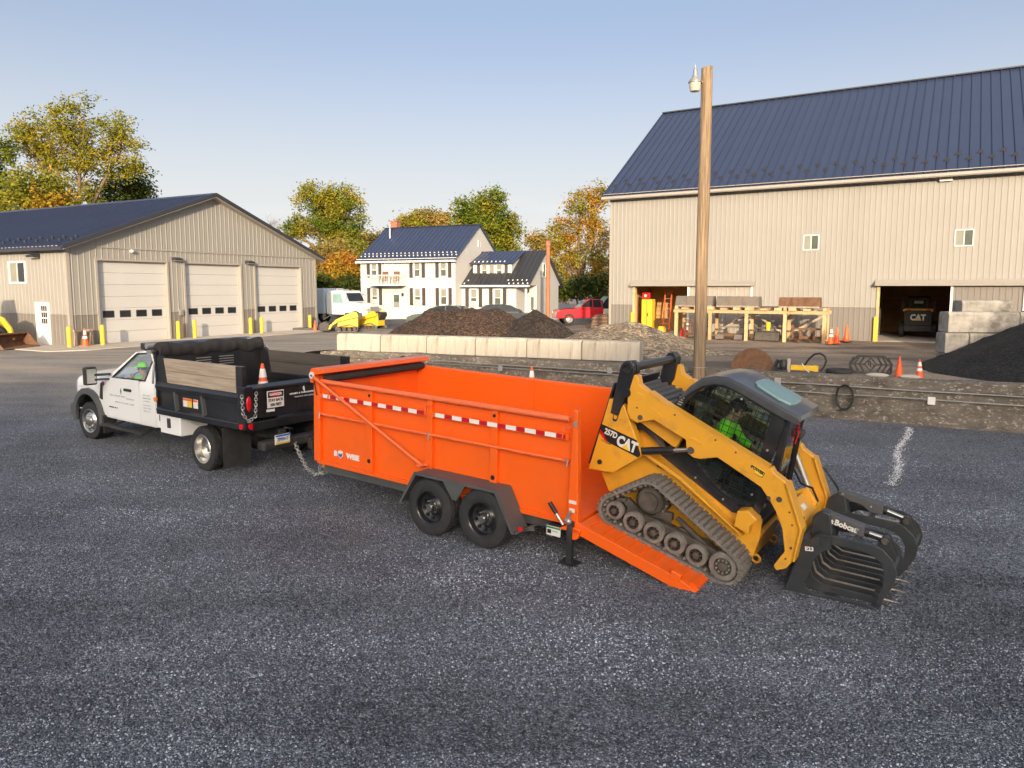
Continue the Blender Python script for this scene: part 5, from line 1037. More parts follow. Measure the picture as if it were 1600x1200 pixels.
for x, m_ in ((.36, 'signwhite'), (.22, 'plate_y'), (.02, 'signwhite')):
    b = MB(); b.box(x-.11, x+.04, BY-.049, BY-.045, 1.14, 1.30); st_ = b.build('warning_label', m_, tr); b = MB(); b.box(x-.105, x+.035, BY-.0445, BY-.042, 1.255, 1.295); b.build('label_header', 'conepaint', st_)
b = MB(); b.box(.75, .85, BY+.012, BY+.016, 1.0, 1.03); b.build('reflector', 'reflect', tr); b = MB(); b.box(-1.15, -1.05, BY+.012, BY+.016, 1.0, 1.03); b.build('reflector', 'redlens', tr)
seated('person', 'person in hi-vis green behind the wheel of the white truck', TRK.W(2.66, .68, .98), TRK.yaw, 0, .55, ((.40, -.22, .36), (.34, .12, .44)), 'hivis', vest=False)
p_ = TRK.W(-1.28, .62, 0); cone('banded traffic cone standing inside the truck bed at the tailgate', (p_.x, p_.y, 1.28), .71)
b = MB(); b.box(-1.42, -1.10, .44, .80, 1.021, 1.279); o = b.build('crate', 'blackmatte', None, bevel=.02); o.location = TRK.o; o.rotation_euler = (0, 0, TRK.yaw); tag(o, 'black crate inside the truck bed carrying the banded cone', 'crate')

# ================================================================ orange dump trailer
TL = Fr((-3.042, 10.949, .653), -.592, -.033)
t = thing('dump_trailer', 'orange tandem axle dump trailer with lowered ramp gate', 'trailer', TL.o, TL.yaw, TL.pit)
LT, WT, ZR, ZM, ZF = 4.59, 2.34, 1.24, .734, 1.42
for name, y0, y1 in (('side_wall', 0.03, .06), ('side_wall', WT-.06, WT-.03)):
    b = MB(); b.box(.05, LT-.05, y0, y1, .0, ZM); b.build(name, 'orange', t)
    b = MB(); b.box(.05, LT*.55-.002, y0, y1-.004, ZM+.003, ZR); b.build('side_extension', 'orange', t); b = MB(); b.box(LT*.55+.002, LT-.05, y0, y1-.004, ZM+.003, ZR); b.build('side_extension', 'orange', t)
b = MB(); b.box(.0, .05, .06, WT-.06, 0, ZF-.1); b.build('front_wall', 'orange', t)
b = MB(); b.box(0, LT, .0, WT, -.06, -.001); b.build('floor', 'orange', t)
for s, y in ((-1, 0.), (1, WT)):
    yy = lambda d0, d1: sorted((y+s*d0, y+s*d1))
    a, c = yy(-.03, .03); b = MB(); b.prism([(-.03, -.02), (.11, -.02), (.11, 1.02), (.06, ZF-.16), (-.03, ZF-.1)], a, c, 'y'); b.build('corner_post', 'orange', t, bevel=.012)
    a, c = yy(-.03, .035)
    for x in (1.165, 2.295, 3.38):
        b = MB(); b.box(x-.058, x+.058, a, c, .0 if x < 2 else .25, ZM-.022); b.build('side_post', 'orange', t, bevel=.008)
        a2, c2 = yy(-.03, .028); b = MB(); b.box(x-.045, x+.045, a2, c2, ZM+.022, ZR-.035); b.build('extension_post', 'orange', t, bevel=.006)
        for z_ in (.17, ZR-.10):
            if x != 2.295 and not (z_ < .3 and x > 3 and False): b = MB(); p, q = yy(.027, .040); b.cyl((x, p, z_ if x < 2 or z_ > .5 else .33), (x, q, z_ if x < 2 or z_ > .5 else .33), .032 if z_ < .5 else .02, seg=14); b.build('drain_hole', 'ink', t)
    b = MB(); b.tube([(.14, y+s*.02, ZR), (LT-.12, y+s*.02, ZR)], .036, 10); b.build('top_rail', 'orangepale' if s < 0 else 'orange', t, smooth=50)
    b = MB(); b.prism([(y-s*.0, ZM-.02), (y+s*.04, ZM-.02), (y+s*.04, ZM+.0), (y-s*.02, ZM+.02)], .11, LT-.10, 'x'); b.build('mid_rail', 'orange', t)
    b = MB(); b.tube([(.14, y+s*.04, ZM+.005), (LT-.14, y+s*.04, ZM+.005)], .017, 8); b.build('hinge_rod', 'orangepale', t, smooth=50)
    for k, x in enumerate((.11, 2.29, LT-.14)):
        b = MB(); b.tube([(x-.03, y+s*.05, ZM+.02), (x+.03, y+s*.06, ZM+.02), (x+.03, y+s*.07, ZM-.06)], .011, 6); b.build('latch_pin', 'galv', t, smooth=50)
        b = MB(); xx = (.33, 2.25, LT-.18)[k]; b.tube([(xx+.08, y+s*.045, ZR-.10), (xx, y+s*.05, ZR-.10), (xx-.015, y+s*.05, ZR-.24)], .011, 6); b.build('tarp_hook', 'orangepale', t, smooth=50)
    a, c = yy(.0, .034); b = MB(); b.box(.12, LT-.12, a, c, .985, 1.06); b.build('tape_rail', 'orange', t)
    sw_ = MB(); sw_.box(0, .158, 0, .004, 0, .055); mw = sw_.mesh('reflector_strip', 'reflect'); sr_ = MB(); sr_.box(0, .125, 0, .004, 0, .055); mr_ = sr_.mesh('reflector_strip', 'red')
    for x0 in (.19, 2.41):
        for k in range(7):
            yo = y-.039 if s < 0 else y+.0345
            place('reflector_strip', mw, t, (x0+k*.2885, yo, .995)); place('reflector_strip', mr_, t, (x0+k*.2885+.160, yo, .995))
# rear gate posts, latch, jack
for s, y in ((-1, 0.), (1, WT)):
    a, c = sorted((y-s*.04, y+s*.05)); b = MB(); b.prism([(LT-.10, -.05), (LT+.06, -.05), (LT+.0, 1.36), (LT-.06, 1.36)], a, c, 'y'); b.build('gate_post', 'orange', t, bevel=.012)
    b = MB(); b.cyl((LT-.02, y+s*.05, 1.20), (LT-.02, y+s*.07, 1.20), .03, seg=12); b.build('bolt', 'galv', t)
    b = MB(); b.cyl((LT+.03, y+s*.02, -.12), (LT+.03, y+s*.10, -.12), .075, seg=16); b.prism([(LT-.18, -.10), (LT+.12, -.10), (LT+.12, -.05), (LT-.10, -.05)], *sorted((y-s*.02, y+s*.10)), 'y'); b.build('jack_bracket', 'orange', t, bevel=.01)
    b = MB(); b.bar((LT-.02, y+s*.08, -.60), (LT-.02, y+s*.08, .02), .075, .075, (1, 0, 0)); jk = b.build('stabiliser_jack', 'blackmatte', t, bevel=.008); b = MB(); b.prism([(LT-.12, y+s*.08-.10), (LT+.08, y+s*.08-.10), (LT+.10, y+s*.08+.1), (LT-.14, y+s*.08+.1)], -.505, -.485, 'z'); b.v = [(x, yy_, z) for x, yy_, z in b.v]; b.build('foot_plate', 'blackmatte', jk)
    b = MB(); b.cyl((LT-.10, y+s*.12, -.03), (LT-.27, y+s*.12, .17), .018, seg=10); lv = b.build('latch_lever', 'galv', t); b = MB(); b.cyl((LT-.20, y+s*.12, .09), (LT-.30, y+s*.12, .21), .026, seg=12); b.build('grip', 'ink', lv, smooth=50)
    b = MB(); b.cyl((LT-.06, y+s*.13, .04), (LT-.0, y+s*.13, .16), .02, seg=10); b.ball((LT-.03, y+s*.12, .03), .04, 10, 6); b.build('latch_lever', 'galv', t, smooth=50)
b = MB(); b.box(LT-.06, LT+.01, -.054, -.051, .12, .17); b.build('sticker', 'signwhite', t); b = MB(); b.box(LT-.07, LT+.03, -.054, -.051, .23, .27); b.build('sticker', 'signwhite', t)
# diagonal tarp arm, roller tarp housing
for s, y in ((-1, 0.), (1, WT)): b = MB(); b.tube([(.04, y+s*.085, ZF-.12), (2.22, y+s*.085, .30)], .024, 8); b.cyl((2.22, y+s*.02, .30), (2.22, y+s*.13, .30), .022, seg=8); b.tube([(2.15, y+s*.10, .285), (2.33, y+s*.10, .33)], .018, 8); b.build('tarp_arm', 'orangepale', t, smooth=50)
b = MB(); b.prism([(-.08, ZF-.22), (-.08, ZF-.04), (-.04, ZF+.01), (.20, ZF+.01), (.24, ZF-.05), (.20, ZF-.06), (.02, ZF-.09), (.02, ZF-.22)], -.06, WT+.06, 'y'); b.build('tarp_housing', 'orange', t, bevel=.012)
b = MB(); b.cyl((.15, .05, ZF-.15), (.15, WT-.05, ZF-.15), .06, seg=14); b.build('rolled_tarp', 'canvas', t, smooth=50)
for s, y in ((-1, -.06), (1, WT+.06)): b = MB(); b.cyl((-.02, y, ZF-.10), (-.02, y+s*.02, ZF-.10), .052, seg=18); o = b.build('motor_cap', 'signwhite', t); b = MB(); b.box(-.03, -.01, min(y+s*.0205, y+s*.022), max(y+s*.0205, y+s*.022), ZF-.13, ZF-.085); b.box(-.045, .005, min(y+s*.0225, y+s*.024), max(y+s*.0225, y+s*.024), ZF-.115, ZF-.095); b.build('cap_mark', 'blue', o)
b = MB(); b.tube([(.03, -.07, ZF-.18), (.07, -.05, ZF-.4)], .008, 6); b.build('cable', 'ink', t)
# chassis
for y0, y1 in ((.12, .22), (WT-.22, WT-.12)):
    b = MB(); b.box(.0, LT-.02, y0, y1, -.22, -.062); b.build('chassis_rail', 'chassis', t, bevel=.008)
for x in (.3, 1.2, 2.1, 4.0): b = MB(); b.box(x, x+.08, .22, WT-.22, -.2, -.08); b.build('cross_member', 'chassis', t)
b = MB(); b.cyl((.03, .12, -.13), (.03, .105, -.13), .025, seg=12); b.build('marker_light', 'amber', t)
# fenders and wheels
for s, y in ((-1, 0.), (1, WT)):
    o_ = y+s*.31; a, c = sorted((y-s*.02, o_))
    b = MB(); outl = [(2.03, -.20), (2.30, .265), (3.63, .265), (3.90, -.215), (3.90+.18, -.06)]; inn = [(4.08, -.075), (3.885, -.24), (3.62, .250), (2.305, .250), (2.045, -.21)]
    b.prism(outl[:4]+[(3.885, -.225), (3.615, .250), (2.31, .250), (2.045, -.205)], a, c, 'y'); fe = b.build('fender', 'chassis', t, bevel=.006)
    p, q = sorted((o_, o_+s*.012)); b = MB(); b.prism([(2.02, -.21), (2.295, .275), (3.637, .275), (3.915, -.23), (3.875, -.225), (3.61, .235), (3.15, .235), (3.02, .02), (2.95, .02), (2.79, .235), (2.32, .235), (2.06, -.20)], p, q, 'y'); b.build('fender_skirt', 'chassis', fe)
    a2, c2 = sorted((y+s*.01, y+s*.27)); b = MB(); b.prism([(3.905, -.215), (4.18, -.06), (4.18, -.075), (3.92, -.225)], a2, c2, 'y'); b.prism([(3.905, -.22), (4.18, -.08), (4.18, -.13), (4.0, -.16), (3.92, -.24)], *sorted((o_-s*.045, o_-s*.03)), 'y'); b.build('step', 'chassis', fe)
    b = MB(); b.cyl((3.99, o_-s*.03, -.15), (3.99, o_-s*.012, -.15), .03, seg=14); b.build('marker_light', 'redlens', fe)
    for k, x in enumerate((2.53, 3.40)): 
        zc = .385-.653+.033*x; wheel(t, (x, y+s*.16, zc), .385, .26, s, 'black', 'trailer', .58)
b = MB()
for x in (2.53, 3.40): b.cyl((x, -.05, -.185), (x, WT+.05, -.165), .05, seg=10)
b.build('axles', 'blackmatte', t)
b = MB(); b.box(4.22, 4.42, -.056, -.050, -.225, -.105); pl = b.build('licence_plate', 'signwhite', t, bevel=.004); b = MB(); b.box(4.225, 4.415, -.0585, -.0565, -.135, -.112); b.build('plate_band', 'greenink', pl)
b = MB(); b.box(4.235, 4.29, -.0585, -.0565, -.20, -.15); b.build('plate_print', 'ink', pl); b = MB(); b.box(4.30, 4.38, -.0585, -.0565, -.175, -.155); b.build('plate_print', 'palegrey', pl)
b = MB(); b.box(4.25, 4.45, -.05, .11, -.12, -.08); b.build('plate_bracket', 'ink', t)
# logo
lettering('logo_lettering', 'B', .105, 'signwhite', t, (.395, .0275, .145), (1, 0, 0), U_, .006, .003, sx=1.15); lettering('logo_lettering', 'WISE', .105, 'signwhite', t, (.765, .0275, .145), (1, 0, 0), U_, .006, .003, sx=1.12)
b = MB(); b.prism([(.455, .195), (.505, .215), (.555, .195), (.555, .13), (.505, .085), (.455, .13)], .024, .0285, 'y'); lg = b.build('shield_logo', 'signwhite', t); b = MB(); b.prism([(.467, .165), (.505, .15), (.545, .175), (.545, .132), (.505, .098), (.467, .132)], .0205, .0235, 'y'); b.build('shield_mark', 'blue', lg)
# tongue: A frame, jack, coupler, pump box, chains
for y in (.35, WT-.35): b = MB(); b.bar((.1, y, -.14), (-1.15, WT/2-.05 if y < 1 else WT/2+.05, -.14), .08, .12); b.build('tongue', 'blackmatte', t)
b = MB(); b.box(-1.42, -1.05, WT/2-.07, WT/2+.07, -.20, -.06); b.ball((-1.36, WT/2, -.10), (.11, .08, .07), 12, 8); b.build('coupler', 'blackmatte', t, smooth=40)
b = MB(); b.bar((-.75, WT/2+.25, -.35), (-.75, WT/2+.25, .45), .09, .09, (1, 0, 0)); b.build('tongue_jack', 'blackmatte', t); b = MB(); b.box(-.62, -.12, WT/2-.38, WT/2+.38, -.08, .38); b.build('pump_box', 'black', t, bevel=.02)
b = MB(); b.tube([(-.1, .9, -.05), (-.5, .8, -.15), (-.9, .95, -.02), (-1.3, 1.05, -.1)], .012, 6); b.tube([(-.1, 1.3, 0), (-.6, 1.2, -.2), (-1.0, 1.25, -.08), (-1.4, 1.15, -.05)], .012, 6); b.build('wiring', 'ink', t, smooth=50)
chain(t, 'safety_chain', [(-1.50, .80, -.12), (-1.25, .72, -.30), (-.95, .60, -.44), (-.62, .50, -.47), (-.28, .42, -.36), (-.08, .40, -.2)], .022, pitch=.07)
chain(t, 'safety_chain', [(-.92, .95, -.10), (-.80, .78, -.30), (-.62, .60, -.44), (-.40, .48, -.42)], .022, pitch=.07)
# ramp gate, folded down to the ground
LD = Fr(TL.W(4.59, 1.17, 0), -.592, -.297)
ra = bpy.data.objects.new('ramp_gate', None); COL.objects.link(ra); ra.parent = t
ra.matrix_local = Matrix.Translation((LT, WT/2, 0)) @ Matrix.Rotation(.297-.033, 4, 'Y'); ra.empty_display_size = .2
RL = 1.70
b = MB(); b.box(.05, RL-.10, -1.16, 1.16, -.035, -.001); b.build('deck', 'orange', ra)
for s in (-1, 1): b = MB(); b.prism([(.0, -.115), (.0, .02), (RL-.32, .02), (RL-.02, -.045), (RL-.06, -.09), (RL-.3, -.115)], *sorted((s*1.162, s*1.222)), 'y'); b.build('edge_beam', 'orange', ra, bevel=.006); b = MB(); b.box(RL-.42, RL-.30, *sorted((s*1.15, s*1.235)), -.02, .075); b.build('lug', 'orange', ra, bevel=.012)
for k in range(9): x = .14+k*.17; b = MB(); b.prism([(x, 0), (x+.05, 0), (x+.05, .018), (x+.006, .018)], -1.155, 1.155, 'y'); b.build('cleat', 'orange', ra)
b = MB(); b.box(RL-.10, RL, -1.16, 1.16, -.06, -.03); b.build('tip', 'orange', ra)
# ================================================================ compact track loader driving down the ramp
ld = thing('track_loader', 'yellow compact track loader with enclosed black cab driving down the orange ramp', 'loader', LD.o, LD.yaw, LD.pit)
def hull_path(circs, n=40):
    """belt path round circles (x, z, r), sampled evenly: list of (point, outward normal)"""
    pts = []
    for x, z, r in circs:
        for i in range(72): a = 2*math.pi*i/72; pts.append((x+r*math.cos(a), z+r*math.sin(a)))
    pts = sorted(set(pts)); cr = lambda o, a, b: (a[0]-o[0])*(b[1]-o[1])-(a[1]-o[1])*(b[0]-o[0])
    lo, up = [], []
    for p in pts:
        while len(lo) > 1 and cr(lo[-2], lo[-1], p) <= 0: lo.pop()
        lo.append(p)
    for p in reversed(pts):
        while len(up) > 1 and cr(up[-2], up[-1], p) <= 0: up.pop()
        up.append(p)
    h = lo[:-1]+up[:-1]; seg = [(h[i], h[(i+1) % len(h)]) for i in range(len(h))]; tot = sum(math.dist(a, b) for a, b in seg); out = []; acc = 0; k = 0
    for a, b in seg:
        d = math.dist(a, b)
        while k*tot/n < acc+d-1e-9:
            t = (k*tot/n-acc)/d; p = (a[0]+(b[0]-a[0])*t, a[1]+(b[1]-a[1])*t); nx, nz_ = (b[1]-a[1])/d, -(b[0]-a[0])/d; out.append((p, (nx, nz_))); k += 1
        acc += d
    return out
def track_unit(par, y0, y1, circs, rollers, mt='track'):
    out = -1 if y0 < 0 else 1; yo = y0 if out < 0 else y1
    root = bpy.data.objects.new('track_unit', None); COL.objects.link(root); root.parent = par; root.empty_display_size = .1
    path = hull_path(circs, 150); b = MB(); n = len(path)
    for i in range(n):
        (p, q) = path[i]; j = (i+1) % n; (p2, q2) = path[j]
        vs = []
        for (P, Q) in ((p, q), (p2, q2)):
            for y, d in ((y0, 0), (y0, .028), (y1, .028), (y1, 0)): vs.append((P[0]+Q[0]*(d-.028), y, P[1]+Q[1]*(d-.028)))
        b.add(vs, [(0, 1, 5, 4), (1, 2, 6, 5), (2, 3, 7, 6), (3, 0, 4, 7)])
    b.build('belt', mt, root, recalc=False)
    lp = hull_path(circs, 62); me = None
    for i, (p, q) in enumerate(lp):                        # tread bars, one object each
        if me is None:
            m = MB(); m.prism([(-.028, 0), (.028, 0), (.020, .028), (-.020, .028)], y0+.004, y1-.004, 'y'); me = m.mesh('tread_bar', mt)
        place('tread_bar', me, root, (p[0], 0, p[1]), (0, math.atan2(q[0], q[1]), 0))
    m = MB()
    for i, (p, q) in enumerate(hull_path(circs, 50)):      # drive lugs inside the belt
        c = Vector((p[0]-q[0]*.05, 0, p[1]-q[1]*.05))
        for y in (y0+.07, y1-.07): m.ball((c.x, y, c.z), (.026, .05, .026), 6, 4)
    tag(m.build('drive_lugs', mt, root, smooth=60, recalc=False), kind='stuff')
    for kx, (x, z, r, big) in enumerate(rollers):
        for ys in ((yo-out*.03, yo-out*.12), (yo-out*.22, yo-out*.33)):
            a, c = ys; w = abs(c-a)
            m = MB(); m.lathe([(r*.62, 0), (r*.92, .0), (r, .012), (r, w-.012), (r*.92, w), (r*.62, w)], (x, a, z), (0, -out, 0), 24); ro = m.build('roller_tyre', mt if big < 2 else 'undercar', root, smooth=40)
            m = MB(); m.lathe([(r*.64, .01), (r*.55, .03), (r*.34, .028), (r*.30, -.012), (r*.16, -.02), (.001, -.02)], (x, a, z), (0, -out, 0), 20); m.build('roller_hub', 'undercar', ro, smooth=40)
            if ys[0] == yo-out*.03:
                m = MB(); nb = 10 if big else 8
                for k in range(nb): t = 2*math.pi*k/nb; m.cyl((x+r*.45*math.cos(t), a+out*.004, z+r*.45*math.sin(t)), (x+r*.45*math.cos(t), a-out*.03, z+r*.45*math.sin(t)), .011, seg=6)
                tag(m.build('roller_bolts', 'galv' if big else 'ink', ro), kind='stuff')
    return root
CIRC = [(.29, .195, .19), (1.70, .20, .20), (.66, .50, .245)]
ROLL = [(.29, .19, .115, 0), (.555, .165, .13, 0), (.83, .165, .13, 0), (1.105, .165, .13, 0), (1.38, .165, .13, 0), (1.695, .195, .165, 1)]
for s in (-1, 1):
    y0, y1 = sorted((s*.84, s*.47)); tu = track_unit(ld, y0, y1, CIRC, ROLL); yo = s*.80
    m = MB(); m.lathe([(.16, 0), (.17, .02), (.17, .12), (.20, .14), (.20, .26)], (.66, yo, .50), (0, -s, 0), 28); m.lathe([(.115, -.015), (.115, .02), (.155, .03)], (.66, yo, .50), (0, -s, 0), 24); m.cyl((.66, yo-s*.0, .50), (.66, yo+s*.015, .50), .115, seg=24); m.build('drive_sprocket', 'undercar', tu, smooth=40)
    m = MB()
    for k in range(14): t = 2*math.pi*k/14; m.cyl((.66+.185*math.cos(t), yo-s*.10, .50+.185*math.sin(t)), (.66+.185*math.cos(t), yo-s*.135, .50+.185*math.sin(t)), .012, seg=6)
    tag(m.build('sprocket_bolts', 'galv', tu), kind='stuff')
    m = MB(); m.bar((.40, s*.66, .24), (1.62, s*.66, .24), .10, .10); m.bar((.52, s*.66, .30), (.95, s*.66, .40), .08, .10); m.bar((1.0, s*.66, .42), (1.45, s*.66, .26), .05, .05); m.bar((.36, s*.68, .34), (.52, s*.68, .28), .07, .09); m.build('track_frame', 'undercar', tu, bevel=.01)
# lower body
b = MB(); b.prism([(.02, .26), (-.18, .48), (-.18, 1.30), (.30, 1.30), (.55, 1.02), (1.55, .72), (1.80, .56), (1.80, .22)], -.44, .44, 'y'); b.build('lower_body', 'catyellow', ld, bevel=.015)
for s in (-1, 1):
    a, c = sorted((s*.445, s*.475))
    b = MB(); b.prism([(.02, .25), (-.19, .48), (-.10, .62), (.10, .60), (.36, .97), (.74, .905), (.88, .868), (1.72, .55), (1.78, .80), (1.86, .78), (1.905, .55), (1.905, .28), (1.72, .22)], a, c, 'y'); b.build('side_panel', 'catyellow', ld, bevel=.006)
    a, c = sorted((s*.476, s*.60)); b = MB(); b.prism([(.06, .80), (.36, .97), (.74, .905), (.88, .868), (1.72, .55), (1.74, .535), (.86, .835), (.36, .93), (.06, .77)], a, c, 'y'); b.build('fender', 'catyellow', ld, bevel=.004)
b = MB(); b.box(1.805, 1.905, -.44, .44, .28, .60); b.build('front_plate', 'catyellow', ld, bevel=.012)
for s in (-1, 1):
    b = MB(); b.lathe([(.045, 0), (.06, .02), (.045, .04), (.03, .02)], (1.93, s*.40, .28), (0, 1, 0), 14, True); b.build('tie_down', 'catyellow', ld, smooth=60)
    a, c = sorted((s*.44, s*.62)); b = MB(); b.prism([(1.62, .62), (1.60, .80), (1.70, .86), (1.84, .80), (1.78, .70), (1.80, .60)], a, c, 'y'); b.build('arm_stop', 'catyellow', ld, bevel=.01)
b = MB(); b.box(1.55, 1.86, -.38, .38, .60, .72); b.build('foot_well', 'blackmatte', ld, bevel=.02)
b = MB(); b.box(.52, .66, -.488, -.476, .83, .90); b.build('side_vent', 'blackmatte', ld); b = MB(); b.box(.68, .77, -.482, -.476, .855, .885); o = b.build('sticker', 'plate_y', ld); b = MB(); b.box(.69, .71, -.4845, -.4825, .86, .88); b.box(.735, .76, -.4845, -.4825, .86, .88); tag(b.build('sticker_print', 'ink', o), kind='stuff')
# rear towers, rear door, engine hood
for s in (-1, 1):
    a, c = sorted((s*.60, s*.735))
    b = MB(); b.prism([(-.225, .50), (-.225, 1.46), (-.06, 1.47), (.0, 1.44), (.36, 1.0), (.372, .95), (.34, .895), (.104, .60)], a, c, 'y'); tw = b.build('rear_tower', 'catyellow', ld, bevel=.014)
    a, c = sorted((s*.44, s*.60)); b = MB(); b.prism([(-.20, .50), (-.20, 1.40), (-.02, 1.40), (.30, .95), (.10, .60)], a, c, 'y'); b.build('tower_inner', 'catyellow', ld)
    f = s*.735; q0, q1 = sorted((f, f+s*.006))
    b = MB(); b.prism([(-.218, 1.122), (.268, 1.115), (.358, .985), (.366, .95), (.345, .925), (-.075, .942), (-.218, 1.055)], q0, q1, 'y'); de = b.build('decal', 'ink', ld)
    q0, q1 = sorted((f+s*.0002, f+s*.0055)); b = MB(); b.prism([(-.218, 1.052), (-.078, .941), (-.118, .943), (-.218, 1.005)], q0, q1, 'y'); b.build('decal_stripe', 'redlens', de)
    rd = (1, 0, 0) if s < 0 else (-1, 0, 0)
    lettering('model_lettering', '257D', .098, 'signwhite', de, (-.068, f+s*.008, 1.058), rd, (0, 0, 1), .003, sx=.80)
    lettering('maker_lettering', 'CAT', .175, 'signwhite', de, (.168, f+s*.008, 1.016), rd, (0, 0, 1), .009, sx=.78)
    q0, q1 = sorted((f+s*.0105, f+s*.0125)); b = MB(); b.prism([(.105, .952), (.225, .952), (.166, 1.02)], q0, q1, 'y'); b.build('maker_triangle', 'plate_y', de)
    lettering('trim_lettering', 'Two Speed', .03, 'ink', ld, (-.10, f+s*.002, .93), rd, (0, 0, 1))
    for (x, z) in ((-.10, .66),): b = MB(); b.cyl((x, f, z), (x, f+s*.018, z), .03, seg=14); b.build('bolt', 'blackmatte', ld)
    b = MB(); q0, q1 = sorted((f, f+s*.008)); b.prism([(-.075+.03*math.cos(a)*(1.25 if math.sin(a) > 0 else 1), 1.30+(.05 if math.sin(a) > 0 else -.05)+.03*math.sin(a)) for a in [2*math.pi*k/16 for k in range(16)]], q0, q1, 'y'); b.build('keyhole_slot', 'ink', ld); b = MB(); q0, q1 = sorted((f+s*.0085, f+s*.012)); b.prism([(-.075+.022*math.cos(a), 1.31+(.04 if math.sin(a) > 0 else -.04)+.022*math.sin(a)) for a in [2*math.pi*k/16 for k in range(16)]], q0, q1, 'y'); b.build('keyhole_plate', 'catyellow', ld)
    # black pivot link
    a, c = sorted((s*.60, s*.66)); b = MB(); lk = [(-.19, 1.90), (-.16, 1.97), (-.09, 2.0), (-.03, 1.97), (.0, 1.90), (.03, 1.66), (-.01, 1.55), (-.04, 1.30), (-.14, 1.30)]; b.prism(lk, a, c, 'y'); b.build('pivot_link', 'black', ld, bevel=.012)
    a, c = sorted((s*.70, s*.76)); b = MB(); b.prism([(x-.01, z) for x, z in lk], a, c, 'y'); b.build('pivot_link', 'black', ld, bevel=.012)
    b = MB(); b.lathe([(.045, 0), (.07, 0), (.07, .05), (.045, .05)], (-.10, s*.75, 1.905), (0, s, 0), 20, True); b.cyl((-.02, s*.75, 1.62), (-.02, s*.775, 1.62), .055, seg=16); b.build('pivot_pin', 'black', ld, smooth=40)
b = MB(); b.cyl((-.09, -.70, 1.905), (-.09, .70, 1.905), .052, seg=18); b.build('cross_tube', 'black', ld, smooth=40)
b = MB(); b.prism([(-.26, .56), (-.24, .56), (-.215, 1.66), (-.245, 1.66)], -.70, .70, 'y'); b.build('rear_guard', 'black', ld, bevel=.006)
b = MB(); b.box(-.22, .0, -.44, .44, .55, 1.50); b.build('engine_block', 'blackmatte', ld)
b = MB(); b.prism([(-.20, 1.50), (-.16, 1.60), (.50, 1.60), (.52, 1.45), (.3, 1.30), (-.18, 1.30)], -.45, .45, 'y'); b.build('engine_hood', 'flare', ld, bevel=.02)
for k in range(6):
    x = -.12+k*.105; b = MB(); b.prism([(x, 1.602), (x+.055, 1.602), (x+.045, 1.63), (x+.012, 1.63)], -.42, .42, 'y'); b.build('hood_slat', 'flare', ld)
b = MB(); b.box(.30, .52, -.56, -.45, 1.42, 1.58); b.lathe([(.022, 0), (.045, 0), (.045, .03), (.022, .03)], (.44, -.56, 1.62), (0, 1, 0), 14, True); b.build('hood_bracket', 'catyellow', ld)
